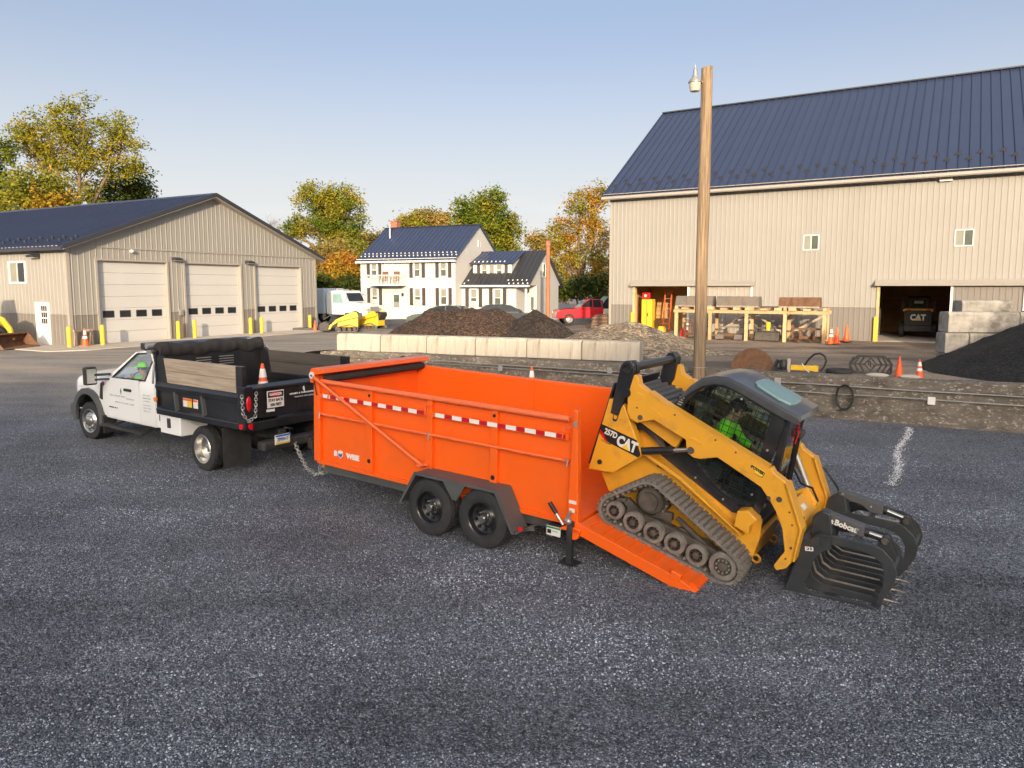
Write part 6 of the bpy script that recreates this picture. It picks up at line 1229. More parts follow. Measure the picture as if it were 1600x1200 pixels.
# lift arms
ARM = [(.0, 1.86), (.045, 1.86), (.10, 1.77), (.25, 1.725), (.46, 1.668), (1.765, 1.452), (1.80, 1.475), (1.85, 1.43), (1.985, 1.39), (2.10, 1.24), (2.29, .985), (2.335, .62), (2.30, .50), (2.215, .425), (2.172, .468), (2.225, .67), (2.116, .90), (2.006, 1.035), (1.90, 1.13), (1.77, 1.225), (1.23, 1.335), (1.06, 1.235), (.98, 1.215), (.90, 1.235), (.86, 1.30), (.83, 1.375), (.543, 1.418), (.40, 1.443), (.215, 1.325), (.12, 1.335), (.055, 1.40), (.0, 1.60)]
for s in (-1, 1):
    a, c = sorted((s*.635, s*.765)); b = MB(); b.prism(ARM, a, c, 'y'); ar = b.build('lift_arm', 'catyellow', ld, bevel=.010)
    f = s*.765; q0, q1 = sorted((f, f+s*.007))
    for pts in ([(.30, 1.50), (.47, 1.47), (.49, 1.52), (.44, 1.55), (.31, 1.575)], [(.87, 1.41), (1.02, 1.385), (1.02, 1.42), (.90, 1.44)], [(1.45, 1.37), (1.52, 1.40), (1.66, 1.38), (1.66, 1.32), (1.50, 1.33)], [(.09, 1.58), (.17, 1.60), (.20, 1.67), (.10, 1.68)]):
        b = MB(); b.prism(pts, q0, q1, 'y'); b.build('arm_plate', 'catyellow', ar, bevel=.003)
    for x, z, r in ((.925, 1.285, .042), (1.99, 1.185, .03), (.235, 1.405, .03), (1.885, 1.15, .022), (2.27, .74, .014)): b = MB(); b.cyl((x, f-s*.01, z), (x, f+s*.012, z), r, seg=16); b.build('pin', 'undercar', ar)
    q0, q1 = sorted((f+.0, f+s*.004)); b = MB(); b.prism([(1.60, 1.425), (1.765, 1.40), (1.755, 1.325), (1.59, 1.35)], q0, q1, 'y'); st = b.build('sticker', 'plate_y', ar)
    q0, q1 = sorted((f+s*.0042, f+s*.006)); b = MB(); b.prism([(1.602, 1.421), (1.763, 1.397), (1.754, 1.329), (1.592, 1.353), (1.602, 1.421), (1.608, 1.416), (1.599, 1.357), (1.748, 1.335), (1.756, 1.393), (1.608, 1.416)], q0, q1, 'y'); b.build('sticker_frame', 'ink', st)
    lettering('sticker_lettering', 'POWER', .042, 'ink', st, (1.678, f+s*.006, 1.388), (1, 0, -.15) if s < 0 else (-1, 0, .15), (0, 0, 1), .002, sx=1.0)
    # front leg flange, lift cylinder
    a, c = sorted((s*.60, s*.80)); b = MB(); b.prism([(1.99, 1.385), (2.02, 1.385), (2.31, .985), (2.355, .62), (2.335, .62), (2.285, .985)], a, c, 'y'); b.build('arm_flange', 'catyellow', ar, bevel=.004)
    a, c = sorted((s*.625, s*.775)); b = MB(); b.prism([(.25, 1.727), (.46, 1.672), (1.77, 1.455), (1.775, 1.47), (.46, 1.687), (.25, 1.742)], a, c, 'y'); b.build('arm_cap', 'catyellow', ar)
    b = MB(); b.cyl((.20, s*.68, .93), (.72, s*.68, 1.175), .045, seg=14); b.build('lift_cylinder', 'black', ld, smooth=40); b = MB(); b.cyl((.72, s*.68, 1.175), (.93, s*.68, 1.285), .026, seg=12); b.build('cylinder_rod', 'chrome', ld, smooth=40)
    b = MB(); b.bar((.10, s*.55, 1.40), (.72, s*.55, 1.25), .10, .16); b.build('control_link', 'catyellow', ld, bevel=.01)
    b = MB()
    for k in range(4): b.tube([(.05, s*(.52+.03*k), 1.15+.03*k), (.25, s*.56, 1.22+.02*k), (.45, s*.55, 1.15+.03*k), (.60, s*.50, 1.05)], .016, 6)
    tag(b.build('hoses', 'blackmatte', ld, smooth=60), kind='stuff')
    # tilt cylinder along the front leg
    b = MB(); b.cyl((1.80, s*.54, 1.36), (2.08, s*.54, 1.02), .035, seg=12); b.cyl((2.08, s*.54, 1.02), (2.22, s*.54, .72), .02, seg=10); b.build('tilt_cylinder', 'galv' if s > 0 else 'blackmatte', ld, smooth=40)
    b = MB(); b.prism([(1.98, .80), (1.94, .96), (2.08, 1.10), (2.24, .98), (2.26, .86), (2.16, .93), (2.10, .92), (2.06, .86), (2.06, .80)], *sorted((s*.30, s*.34)), 'y'); b.build('coupler_hook', 'catyellow', ld, bevel=.008)
b = MB(); b.prism([(2.02, .98), (2.06, 1.04), (2.26, .92), (2.30, .80), (2.22, .80), (2.20, .86)], -.62, .62, 'y'); b.build('cross_member', 'catyellow', ld, bevel=.015)
b = MB(); b.prism([(2.135, .998), (2.19, .965), (2.192, .97), (2.137, 1.003)], -.12, .02, 'y'); b.build('sticker', 'signwhite', ld)
b = MB(); b.prism([(2.24, .30), (2.30, .30), (2.38, .80), (2.30, .82)], -.52, .52, 'y'); b.build('coupler_plate', 'blackmatte', ld, bevel=.012)
# cab
CAB = [(.50, .98), (.46, 1.58), (.55, 1.80), (.665, 1.985), (.80, 2.09), (.97, 2.135), (1.15, 2.12), (1.72, 2.0), (1.70, 1.93), (1.72, 1.40), (1.82, 1.0), (1.80, .78), (1.52, .70)]
def offs(poly, d):
    cx = sum(p[0] for p in poly)/len(poly); cz = sum(p[1] for p in poly)/len(poly); out = []
    n = len(poly)
    for i in range(n):
        a, p, q = Vector(poly[i-1]), Vector(poly[i]), Vector(poly[(i+1) % n]); e1 = (p-a).normalized(); e2 = (q-p).normalized(); n1 = Vector((-e1.y, e1.x)); n2 = Vector((-e2.y, e2.x)); m = (n1+n2).normalized(); k = d/max(.4, m.dot(n1))
        w = p+m*k; w2 = p-m*k; c = Vector((cx, cz)); out.append(tuple(w) if (w-c).length < (w2-c).length else tuple(w2))
    return out
UP = [(.66, 1.52), (.62, 1.72), (.72, 1.90), (.88, 2.02), (1.02, 2.045), (1.56, 1.92), (1.585, 1.42)]; LOW = [(.62, 1.02), (.64, 1.42), (1.58, 1.34), (1.68, 1.02), (1.52, .86)]
for s in (-1, 1):
    # side frame: outline with two window openings, as a framework of bars
    b = MB(); ring = CAB; inn = offs(CAB, .085)
    n = len(ring)
    for i in range(n):
        j = (i+1) % n; b.prism([ring[i], ring[j], inn[j], inn[i]], *sorted((s*.40, s*.46)), 'y')
    b.prism([(.48, 1.43), (1.70, 1.34), (1.71, 1.42), (.47, 1.52)], *sorted((s*.402, s*.458)), 'y'); b.prism([(1.56, 1.96), (1.72, 1.93), (1.72, 1.38), (1.60, 1.38)], *sorted((s*.403, s*.457)), 'y')
    b.build('cab_side_frame', 'black', ld)
    b = MB(); b.prism(offs(CAB, .05), *sorted((s*.405, s*.410)), 'y'); b.build('side_glass', 'cabglass', ld)
    b = MB()                                               # steel mesh screen outside the glass
    def inside(x, z, poly):
        c = False; n = len(poly)
        for i in range(n):
            (x1, z1), (x2, z2) = poly[i], poly[i-1]
            if (z1 > z) != (z2 > z) and x < (x2-x1)*(z-z1)/(z2-z1)+x1: c = not c
        return c
    pin = offs(CAB, .07)
    for k in range(24):
        x = .5+k*.074; zs = [z/200 for z in range(120, 430) if inside(x, z/200, pin)]
        if len(zs) > 4: b.box(x-.0035, x+.0035, *sorted((s*.425, s*.433)), zs[0], zs[-1])
    for k in range(20):
        z = .74+k*.074; xs = [x/200 for x in range(90, 370) if inside(x/200, z, pin)]
        if len(xs) > 4: b.box(xs[0], xs[-1], *sorted((s*.4345, s*.442)), z-.0035, z+.0035)
    tag(b.build('mesh_screen', 'ink', ld, recalc=False), kind='stuff')
    b = MB(); b.prism([(.48, .98), (.47, 1.42), (.60, 1.42), (.64, 1.20), (1.40, .84), (1.55, .84), (1.52, .70)], *sorted((s*.412, s*.448)), 'y'); b.build('lower_side_panel', 'black', ld)
    b = MB()
    for x, z in ((.80, 2.02), (1.20, 1.99), (1.65, 1.55), (.62, 1.05), (1.0, .90), (1.38, .80), (1.66, 1.0)): b.cyl((x, s*.458, z), (x, s*.472, z), .013, seg=8)
    tag(b.build('frame_bolts', 'galv', ld), kind='stuff')
    b = MB(); b.box(.50, .60, *sorted((s*.462, s*.466)), 1.62, 1.78); o = b.build('instruction_label', 'ink', ld); b = MB()
    for k in range(4): b.box(.515, .515+.05+.01*(k % 2), *sorted((s*.4665, s*.468)), 1.65+k*.03, 1.662+k*.03)
    tag(b.build('label_print', 'palegrey', o), kind='stuff')
b = MB(); b.box(.585, .66, -.475, -.462, 1.50, 1.56); b.build('sticker', 'plate_y', ld)
b = MB(); b.tube([(.95, -.47, 1.46), (1.0, -.50, 1.475), (1.12, -.50, 1.46), (1.16, -.48, 1.44)], .018, 8); b.build('red_handle', 'redlens', ld, smooth=60)
RF = [(.52, 1.74), (.60, 1.92), (.70, 2.05), (.84, 2.13), (.98, 2.165), (1.15, 2.15), (1.70, 2.055), (1.84, 2.04), (1.87, 2.01), (1.70, 1.985), (1.15, 2.085), (.98, 2.10), (.86, 2.07), (.74, 2.0), (.63, 1.87)]
secs = []
for y, dz, dx in ((-.495, -.055, 0), (-.49, -.022, 0), (-.465, .004, .01), (-.2, .012, .02), (0, .015, .03), (.2, .012, .02), (.465, .004, .01), (.49, -.022, 0), (.495, -.055, 0)): secs.append([(x+(dx if x > 1.6 else 0), y, z+(dz if i < 9 else min(dz, 0)*.5)) for i, (x, z) in enumerate(RF)])
b = MB(); b.loft(secs); b.build('cab_roof', 'cabroof', ld, smooth=28)
b = MB(); ha = [(1.27, -.27), (1.22, -.18), (1.22, .18), (1.27, .27), (1.55, .33), (1.68, .27), (1.71, .1), (1.71, -.1), (1.68, -.27), (1.55, -.33)]; b.prism(ha, 0, .03, 'z'); b.v = [(x, y, 2.158-.172*(x-1.15)+z+.003) for x, y, z in b.v]; b.build('roof_hatch', 'hatch', ld, bevel=.008)
for s in (-1, 1): b = MB(); b.bar((1.72, s*.40, 1.95), (1.86, s*.42, .98), .06, .07); b.build('front_pillar', 'black', ld)
b = MB(); b.prism([(1.71, 1.93), (1.73, 1.93), (1.87, .95), (1.85, .95)], -.38, .38, 'y'); b.build('front_glass', 'cabglass', ld)
b = MB(); b.tube([(1.76, .25, 1.80), (1.79, .24, 1.66), (1.80, .22, 1.56)], .008, 6); b.build('red_hose', 'redlens', ld, smooth=50)
b = MB(); b.box(1.72, 1.84, .28, .42, 1.62, 1.72); b.build('work_light', 'blackmatte', ld, bevel=.02); b = MB(); b.box(1.72, 1.80, -.45, -.36, 1.28, 1.40); b.build('work_light', 'blackmatte', ld, bevel=.02)
b = MB(); b.prism([(.50, 1.0), (.55, 1.0), (.60, 1.75), (.55, 1.75)], -.40, .40, 'y'); b.build('cab_back', 'blackmatte', ld)
b = MB(); b.box(.62, 1.70, -.40, .40, .74, .86); b.build('cab_floor', 'blackmatte', ld)
b = MB(); b.box(.72, 1.22, -.26, .26, .90, 1.12); b.prism([(.70, 1.1), (.84, 1.1), (.76, 1.72), (.64, 1.72)], -.25, .25, 'y'); b.build('operator_seat', 'seat', ld, bevel=.03)
for s in (-1, 1): b = MB(); b.box(.95, 1.35, *sorted((s*.28, s*.36)), 1.18, 1.26); b.cyl((1.32, s*.32, 1.26), (1.36, s*.30, 1.40), .02, seg=8); b.build('joystick', 'blackmatte', ld)
pp = LD.W(1.03, -.08, 1.10); seated('person', 'person in hi-vis jacket and dark vest operating the yellow track loader', pp, LD.yaw, LD.pit+.04, -.25, ((.36, -.26, .22), (.36, .26, .22)), 'hair')

# ================================================================ grapple bucket on the ground
GR = Fr((2.987, 7.565, 0), -.61)
gp = thing('grapple_bucket', 'worn black grapple bucket with two hydraulic jaws resting on gravel', 'grapple', GR.o, GR.yaw)
GWD = 1.66
SIDE = [(0, .005), (.165, .565), (.30, .66), (.45, .68), (.45, .56), (.36, .51), (.288, .40), (.206, .13), (.225, .085), (.285, .050), (.80, .062), (.955, .012), (.90, .0), (.5, .0)]
for y in (0, GWD-.03): b = MB(); b.prism(SIDE, y, y+.03, 'y'); b.build('side_plate', 'grapplesteel', gp, bevel=.005)
rib = [(.12, .55), (.07, .12), (.10, .03), (.19, .0), (.95, .0), (1.03, .010), (.93, .03), (.84, .085), (.34, .105), (.25, .16), (.21, .28), (.23, .55)]
rm = None
for k in range(9):
    y = .16+k*.168
    if rm is None: m = MB(); m.prism(rib, 0, .030, 'y'); rm = m.mesh('tine', 'grapplesteel')
    o = place('tine', rm, gp, (0, y, 0), bevel=.003)
    b = MB(); e_ = [(.845, .092), (.34, .112), (.255, .165), (.217, .285), (.225, .42), (.211, .42), (.205, .282), (.246, .156), (.336, .103), (.842, .084)]; b.prism(e_, y-.003, y+.033, 'y'); b.build('worn_edge', 'bare', o)
    b = MB(); b.cyl((.93, y+.011, .018), (1.10, y+.011, .012), .016, .004, 8); b.build('tine_tip', 'bare', o)
for z0, z1, x0, x1 in ((.46, .60, .06, .22), (.22, .30, .04, .11), (.0, .07, .02, .12)): b = MB(); b.prism([(x0, z0), (x1, z0), (x1+.02, z1), (x0+.03, z1)], .031, GWD-.031, 'y'); b.build('back_beam', 'grapplesteel', gp, bevel=.01)
b = MB(); b.prism([(.03, .07), (.05, .07), (.14, .47), (.12, .47)], .25, GWD-.25, 'y'); b.build('back_plate', 'grapplesteel', gp)
b = MB(); b.cyl((.30, -.01, .60), (.30, GWD+.01, .60), .055, seg=16); b.build('pivot_tube', 'grapplesteel', gp, smooth=40)
b = MB(); b.box(.40, .50, .04, GWD-.04, .005, .03); b.box(.85, .93, .04, GWD-.04, .004, .028); b.build('floor_straps', 'grapplesteel', gp)
lettering('side_lettering', 'E23', .06, 'reflect', gp, (.24, -.003, .52), (1, 0, .1), (0, 0, 1), .002)
JAW = [(.27, .60), (.30, .68), (.447, .70), (.73, .685), (.86, .675), (.935, .645), (1.035, .545), (1.072, .42), (1.05, .30), (.985, .165), (.925, .06), (.905, .07), (.92, .17), (.955, .30), (.955, .42), (.925, .50), (.855, .56), (.75, .59), (.56, .60), (.40, .60), (.33, .55)]
for jn, ys, cy in ((0, (.035, .55), .36), (1, (.98, 1.50), 1.22)):
    jw = bpy.data.objects.new('grapple_jaw', None); COL.objects.link(jw); jw.parent = gp; jw.empty_display_size = .1
    dx = (0, .10)[jn]
    for y in ys: b = MB(); b.prism([(x+dx*(max(0, x-.3)/.8), z) for x, z in JAW], y, y+.03, 'y'); b.build('jaw_plate', 'grapplesteel', jw, bevel=.004)
    for x, z, r in ((.66, .64, .035), (1.01+dx, .42, .035), (.95+dx, .17, .03)): b = MB(); b.cyl((x, ys[0]+.02, z), (x, ys[1]+.01, z), r, seg=12); b.build('jaw_brace', 'grapplesteel', jw, smooth=40)
    for o_ in (-.07, .05): b = MB(); b.prism([(.84+dx, .60), (.90+dx, .72), (.96+dx, .70), (1.04+dx, .50), (.98+dx, .46)], cy+o_, cy+o_+.022, 'y'); b.build('rod_lug', 'grapplesteel', jw)
    b = MB(); b.cyl((.92+dx, cy-.10, .665), (.92+dx, cy+.10, .665), .035, seg=14); b.build('rod_pin', 'undercar', jw, smooth=40)
    b = MB(); b.prism([(.17, .50), (.20, .80), (.30, .88), (.38, .86), (.42, .62), (.30, .56)], cy-.085, cy+.085, 'y'); b.build('cylinder_mount', 'grapplesteel', gp, bevel=.02)
    b = MB(); d_ = .03*jn; b.prism([(.285, .80+d_), (.295, .875+d_), (.72+dx*.6, .775+d_), (.715+dx*.6, .655+d_), (.58+dx*.6, .665+d_), (.56, .73+d_)], cy-.065, cy+.065, 'y'); cv = b.build('cylinder_cover', 'flare', gp, bevel=.01)
    for x, z in ((.345, .835+d_), (.345, .80+d_), (.655, .735+d_)): b = MB(); b.cyl((x, cy-.066, z), (x, cy-.078, z), .013, seg=8); b.build('bolt', 'galv', cv)
    b = MB(); b.cyl((.50, cy, .74+d_), (.76+dx*.6, cy, .70+d_), .045, seg=14); b.build('cylinder', 'blackmatte', gp, smooth=40); b = MB(); b.cyl((.74+dx*.6, cy, .70+d_), (.92+dx, cy, .665), .024, seg=12); b.build('cylinder_rod', 'chrome', gp, smooth=40)
    if jn == 0: lettering('maker_lettering', 'Bobcat', .088, 'signwhite', cv, (.535, cy-.066, .745), (1, 0, -.225), (0, 0, 1), .003, sx=.92); b = MB(); b.prism([(.375, .80), (.385, .785), (.40, .795), (.415, .775), (.405, .765), (.415, .745), (.395, .755), (.38, .745), (.382, .765), (.365, .775)], cy-.069, cy-.0655, 'y'); b.build('maker_emblem', 'signwhite', cv)
L0 = lambda a, b_, c: GR.L(LD.W(a, b_, c))
b = MB(); b.tube([L0(1.98, .78, 1.30), L0(2.15, .80, 1.25), L0(2.35, .80, 1.10), Vector((.20, 1.30, .98)), Vector((.30, 1.24, .86))], .012, 8); b.build('hose', 'ink', gp, smooth=60)
b = MB(); b.tube([L0(1.98, .74, 1.25), L0(2.12, .80, 1.22), L0(2.22, .82, 1.0), L0(2.25, .7, .7), Vector((.12, 1.0, .55)), Vector((.25, .5, .62))], .012, 8); b.build('hose', 'ink', gp, smooth=60)

for k, (y, dz) in enumerate(((-.56, 0), (-.53, .03), (.58, .02))):
    b = MB(); b.tube([(1.60, y, 1.22+dz), (1.82, y, 1.16+dz), (1.98, y*.92, 1.02+dz), (2.12, y*.85, 1.06), (2.24, y*.7, .96)], .014, 6); b.build('hose', 'ink', ld, smooth=60)
for s in (-1, 1):
    for x, z in ((2.13, 1.10), (2.20, .98), (.62, 1.60), (1.15, 1.515), (1.40, 1.475), (.16, 1.50), (2.26, .60)): b = MB(); b.cyl((x, s*.764, z), (x, s*.772, z), .011, seg=8); b.build('bolt', 'undercar', ld)
# ================================================================ things about the yard
# ---- lamp pole
pp = WL.W(13.62, -.32, 0)
po = thing('lamp_pole', 'tall weathered wooden pole with a bell lamp standing at the wall', 'pole', pp, 0)
secs = []
for i in range(40):
    z = -.3+9.27*i/39; r = .165-.022*i/39
    secs.append([(r*(1+.03*math.sin(5*a+z*.7)+.02*math.sin(11*a+z*2))*math.cos(a)+.004*math.sin(z*1.1), r*(1+.03*math.sin(5*a+z*.7))*math.sin(a), z+(.02*math.cos(a) if i == 39 else 0)) for a in [2*math.pi*k/20 for k in range(20)]])
b = MB(); b.loft(secs); b.build('post', 'pole', po, smooth=50)
b = MB(); b.tube([(-.12, -.05, 8.58), (-.25, -.08, 8.61), (-.33, -.1, 8.66)], .025, 8); b.build('lamp_arm', 'galv', po, smooth=60)
b = MB(); b.lathe([(.03, .30), (.055, .26), (.06, .14), (.10, .06), (.165, -.02), (.175, -.06), (.165, -.06)], (-.33, -.10, 8.62), (0, 0, 1), 20); la = b.build('lamp_hood', 'galv', po, smooth=50)
b = MB(); b.lathe([(.15, 0), (.145, -.12), (.12, -.22), (.001, -.24)], (-.33, -.10, 8.565), (0, 0, 1), 20); b.build('lamp_globe', 'lampglass', la, smooth=50)
b = MB(); b.cyl((-.33, -.10, 8.91), (-.33, -.10, 9.0), .02, seg=8); b.build('photo_cell', 'galv', la)
b = MB(); b.tube([(.17*math.cos(a), .17*math.sin(a), 1.18) for a in [2*math.pi*k/20 for k in range(20)]], .006, 5, True); b.build('band', 'galv', po)

# ---- cones
def zz(p, up=True): return (p.x, p.y, (z_up(p.x, p.y) if up else z_low(p.x, p.y)))
cone('banded cone standing left of the garage doors beside the corner bollard', GAR.W(.32, -.50, .03), .78)
cone('small plain cone at the far garage corner by yellow machines', (-11.9, 43.3, .70), .66, False)
cone('banded cone, leftmost of three beside the timber rack', (14.06, 31.54, .86), .72)
cone('plain cone, middle of three beside the timber rack', (14.46, 31.86, .86), .70, False)
cone('plain cone with dark base, rightmost of three against the barn', (15.40, 32.96, .83), .80, False, dirty=True)
cone('plain orange cone on the retaining wall near the black grille', zz(WL.W(18.38, .52, 0)), .55, False, dirty=True)
cone('leaning banded cone on the retaining wall near the black mulch', zz(WL.W(18.83, .50, 0)), .50, True, .4, .06)
cone('banded cone against the retaining wall behind the orange trailer', WL.W(8.62, -.34, .01), .93)

# ---- parts and attachments lying along the wall top
def onwall(name, label, cat, s, d, yaw=0., z=1.07): p = WL.W(s, d, z); return thing(name, label, cat, p, WL.yaw+yaw)
t = onwall('saw_blade', 'big rusty disc blade leaning behind the retaining wall', 'blade', 14.85, .62, .12)
b = MB(); n = 48; rim = [((.55+(.012 if k % 2 else 0))*math.cos(2*math.pi*k/n), (.55+(.012 if k % 2 else 0))*math.sin(2*math.pi*k/n)) for k in range(n)]; b.prism(rim, -.014, .014, 'y'); o = b.build('disc', 'rust', t); o.location = (0, 0, .04); o.rotation_euler = (R(-12), 0, 0)
b = MB(); b.cyl((0, -.05, 0), (0, .05, 0), .09, seg=16); b.build('hub', 'undercar', o)
b = MB(); b.tube([(.52, .06, -.05), (.60, .06, .18), (.66, .06, .30)], .05, 8); b.box(.50, .90, -.05, .15, -.08, .10); b.build('guard_arm', 'blackmatte', t, smooth=50)
t = onwall('breaker_tool', 'dark upright breaker tool beside the rusty disc', 'tool', 15.66, .45)
b = MB(); b.lathe([(.07, 0), (.08, .12), (.10, .14), (.10, .30), (.07, .34), (.001, .34)], seg=14); b.build('body', 'blackmatte', t, smooth=40); b = MB(); b.box(-.12, .12, -.06, .06, .0, .06); b.build('foot', 'undercar', t)
t = onwall('hydraulic_tool', 'yellow hydraulic attachment with looped black hose on the wall', 'tool', 16.1, .55)
b = MB(); b.box(-.26, .36, -.06, .06, .06, .20); b.prism([(.30, .04), (.42, .05), (.42, .2), (.30, .22)], -.05, .05, 'y'); b.build('frame', 'yellow', t, bevel=.015); b = MB(); b.box(-.34, -.27, -.07, .07, .0, .36); b.build('post', 'concrete', t)
b = MB(); b.tube([(.08, 0, .2), (.17, 0, .36), (.30, .02, .50), (.44, .03, .53), (.56, .03, .46), (.60, .03, .33), (.55, .02, .18), (.46, 0, .06)], .026, 8); b.build('hose', 'ink', t, smooth=60)
b = MB(); b.tube([(.02, -.07, .26), (.1, -.08, .12), (.24, -.08, .0)], .012, 6); b.build('strap', 'signwhite', t)
t = onwall('grille_guard', 'black steel hexagon grille guard with angled bars and letters', 'grille', 17.25, 1.05, .10)
b = MB(); HX = [(0, .03), (0, .26), (.16, .46), (.80, .46), (.96, .26), (.96, .03)]
for p, q in zip(HX, HX[1:]+HX[:1]): b.bar((p[0], 0, p[1]), (q[0], 0, q[1]), .05, .045, (0, 1, 0))
b.build('frame', 'blackmatte', t)
for sx in (-1, 1):
    for k in range(3):
        x0 = .48+sx*(.16+k*.12); b = MB(); b.bar((x0, 0, .06), (x0+sx*.10, 0, .25), .045, .04, (0, 1, 0)); b.bar((x0+sx*.10, 0, .25), (x0, 0, .43), .045, .04, (0, 1, 0)); b.build('bar', 'blackmatte', t)
for p, q in (((.34, .25), (.48, .08)), ((.48, .08), (.62, .25)), ((.62, .25), (.48, .42)), ((.48, .42), (.34, .25)), ((.02, .25), (.34, .25)), ((.62, .25), (.94, .25))):
    b = MB(); b.bar((p[0], .01, p[1]), (q[0], .01, q[1]), .03, .024, (0, 1, 0)); b.build('bar', 'blackmatte', t)
lettering('emblem_lettering', 'B', .15, 'blackmatte', t, (.455, -.01, .285), (1, 0, 0), (0, 0, 1), .004, .01); lettering('emblem_lettering', 'D', .15, 'blackmatte', t, (.515, -.01, .215), (1, 0, 0), (0, 0, 1), .004, .01)
t = onwall('tyre', 'black tyre lying flat on the wall beside the grille guard', 'tyre', 17.0, .75); b = MB(); b.lathe([(.16, .0), (.30, .0), (.33, .06), (.30, .13), (.16, .12)], seg=24, closed=True); b.build('tyre_ring', 'rubber', t, smooth=40)

# ---- timber rack with buckets
RK = Fr((8.22, 35.534, .85), -.5)
rk = thing('timber_rack', 'yellow timber rack in front of the barn, loaded with buckets', 'rack', RK.o, RK.yaw)
XS = (-.08, 1.58, 3.28, 5.0, 6.68); DEP = 1.45
for x in XS:
    for y in (0, DEP): b = MB(); b.box(x-.075, x+.075, y-.07, y+.07, -.12, 1.25); b.build('post', 'lumber', rk, bevel=.006)
    b = MB(); b.box(x-.07, x+.07, -.12, DEP+.12, 1.405, 1.54); b.build('joist', 'lumber', rk, bevel=.006)
for y in (-.0, DEP): b = MB(); b.box(-.22, 6.84, y-.072, y+.072, 1.252, 1.40); b.build('beam', 'lumber', rk, bevel=.006)
for k, x in enumerate([.35+.62*i for i in range(10)]): b = MB(); b.box(x-.16, x+.16, -.16+.05*(k % 2), DEP+.16, 1.405, 1.50+.03*(k % 3)); b.build('deck_board', 'lumber', rk, bevel=.006)
for (p, q) in (((6.68, .02, .05), (6.68, DEP-.02, 1.2)), ((6.70, DEP-.02, .05), (6.70, .02, 1.2)), ((3.36, DEP, 1.22), (4.92, DEP, .15)), ((5.08, DEP, .3), (6.6, DEP, 1.2)), ((1.65, DEP, .3), (3.2, DEP, 1.2))):
    b = MB(); b.bar(p, q, .045, .10); b.build('brace', 'wood', rk)
def bucket(label, x, w, y, z, h, d, m, flip=1):
    t = thing('loader_bucket', label, 'bucket', RK.W(x, y, z), RK.yaw, 0, 'loader buckets on the timber rack')
    prof = [(0, 0), (d*.25, h), (d*.80, h*1.0), (d, h*.25), (d*.93, 0)]
    b = MB(); b.prism([(y_, z_) for y_, z_ in [(0, 0), (.0+d*.20, h), (d*.75, h), (d, .2*h), (d, .15*h), (d*.7, h*.93), (d*.24, h*.93), (.03, 0)]], 0, w, 'x'); b.build('shell', m, t, bevel=.008)
    for s_, x0 in ((1, 0), (1, w-.025)): b = MB(); b.prism([(0, 0), (d*.20, h), (d*.75, h), (d, .2*h), (d, 0)], x0-.012 if x0 == 0 else x0+.012, x0+.012 if x0 == 0 else x0+.037, 'x'); b.build('side_plate', m, t)
    b = MB(); b.box(-.0, w, -.03, .02, -.02, .05); b.build('cutting_edge', 'bare', t)
    for q in (.3, .62): b = MB(); b.prism([(d*.05, .25*h), (d*.19, h*.95), (d*.16, h*.98), (0, .25*h)], w*q, w*q+.06, 'x'); b.build('rib', m, t)
    return t
b1 = bucket('grey worn loader bucket on the rack partly behind the lamp pole', -.15, 1.80, .0, 1.56, .50, .95, 'bucketgrey')
bucket('grey loader bucket with rounded back, middle of three on the rack', 1.85, 1.95, .0, 1.56, .49, .95, 'bucketgrey')
bucket('brown rusty loader bucket, rightmost of three on the rack', 4.70, 1.75, .0, 1.56, .46, .9, 'rust')
def attach(label, x, w, m, kind):
    t = thing('attachment', label, 'attachment', RK.W(x, .35, .0), RK.yaw, 0, 'loader attachments under the timber rack'); b = MB(); b.box(0, w, .2, .30, .10, .22); b.box(0, w, .2, .28, .52, .60); b.box(0, .07, .19, .29, .0, .75); b.box(w-.07, w, .19, .29, .0, .75); b.build('frame', m, t)
    if kind == 0:
        for q in (.25, .65): b = MB(); b.prism([(-.55, .02), (.20, .02), (.20, .5), (.26, .5), (.26, .08), (-.55, .05)], w*q, w*q+.10, 'x'); b.build('fork', m, t)
    elif kind == 1:
        for q in range(7): b = MB(); b.box(.12+q*(w-.24)/6-.015, .12+q*(w-.24)/6+.015, .1, .19, .05, .85); b.build('bar', m, t)
        b = MB(); b.box(.05, w-.05, .1, .19, .85, .90); b.build('rail', m, t)
    elif kind == 2:
        b = MB(); b.prism([(-.35, .0), (.18, .0), (.18, .42), (-.10, .36)], .1, w-.1, 'x'); b.build('housing', m, t, bevel=.02); b = MB(); b.lathe([(.09, -.25), (.11, -.05), (.11, .12), (.05, .16)], (w/2, .1, .70), (0, 0, 1), 14); b.build('motor', 'lumber' if False else 'yellow', t, smooth=50)
    else:
        b = MB(); b.prism([(-.4, 0), (.18, 0), (.18, .30), (-.25, .22)], 0, w*.3, 'x'); b.prism([(-.4, 0), (.18, 0), (.18, .30), (-.25, .22)], w*.7, w, 'x'); b.build('skid_shoes', m, t); b = MB(); b.lathe([(.10, 0), (.10, w*.38)], (w*.31, -.1, .18), (1, 0, 0), 14); b.build('drum', 'rust', t, smooth=50)
    return t
attach('rusty barred attachment under the rack left of the pole', .15, 1.25, 'rust', 1)
attach('grey two-shoe attachment under the rack right of the pole', 1.85, 1.25, 'bucketgrey', 3)
attach('brown housed attachment with yellow motor under the rack middle', 3.55, 1.3, 'undercar', 2)
attach('rusty fork attachment under the rack right end', 5.25, 1.3, 'rust', 0)
t = thing('red_fuel_can', 'small red fuel can under the left end of the rack', 'can', RK.W(.02, .95, -.02), RK.yaw); b = MB(); b.box(-.12, .22, -.12, .12, .0, .36); b.build('body', 'redlens', t, bevel=.03); b = MB(); b.tube([(-.05, 0, .36), (0, 0, .43), (.12, 0, .43), (.16, 0, .36)], .018, 8); b.build('grip', 'redlens', t, smooth=50)

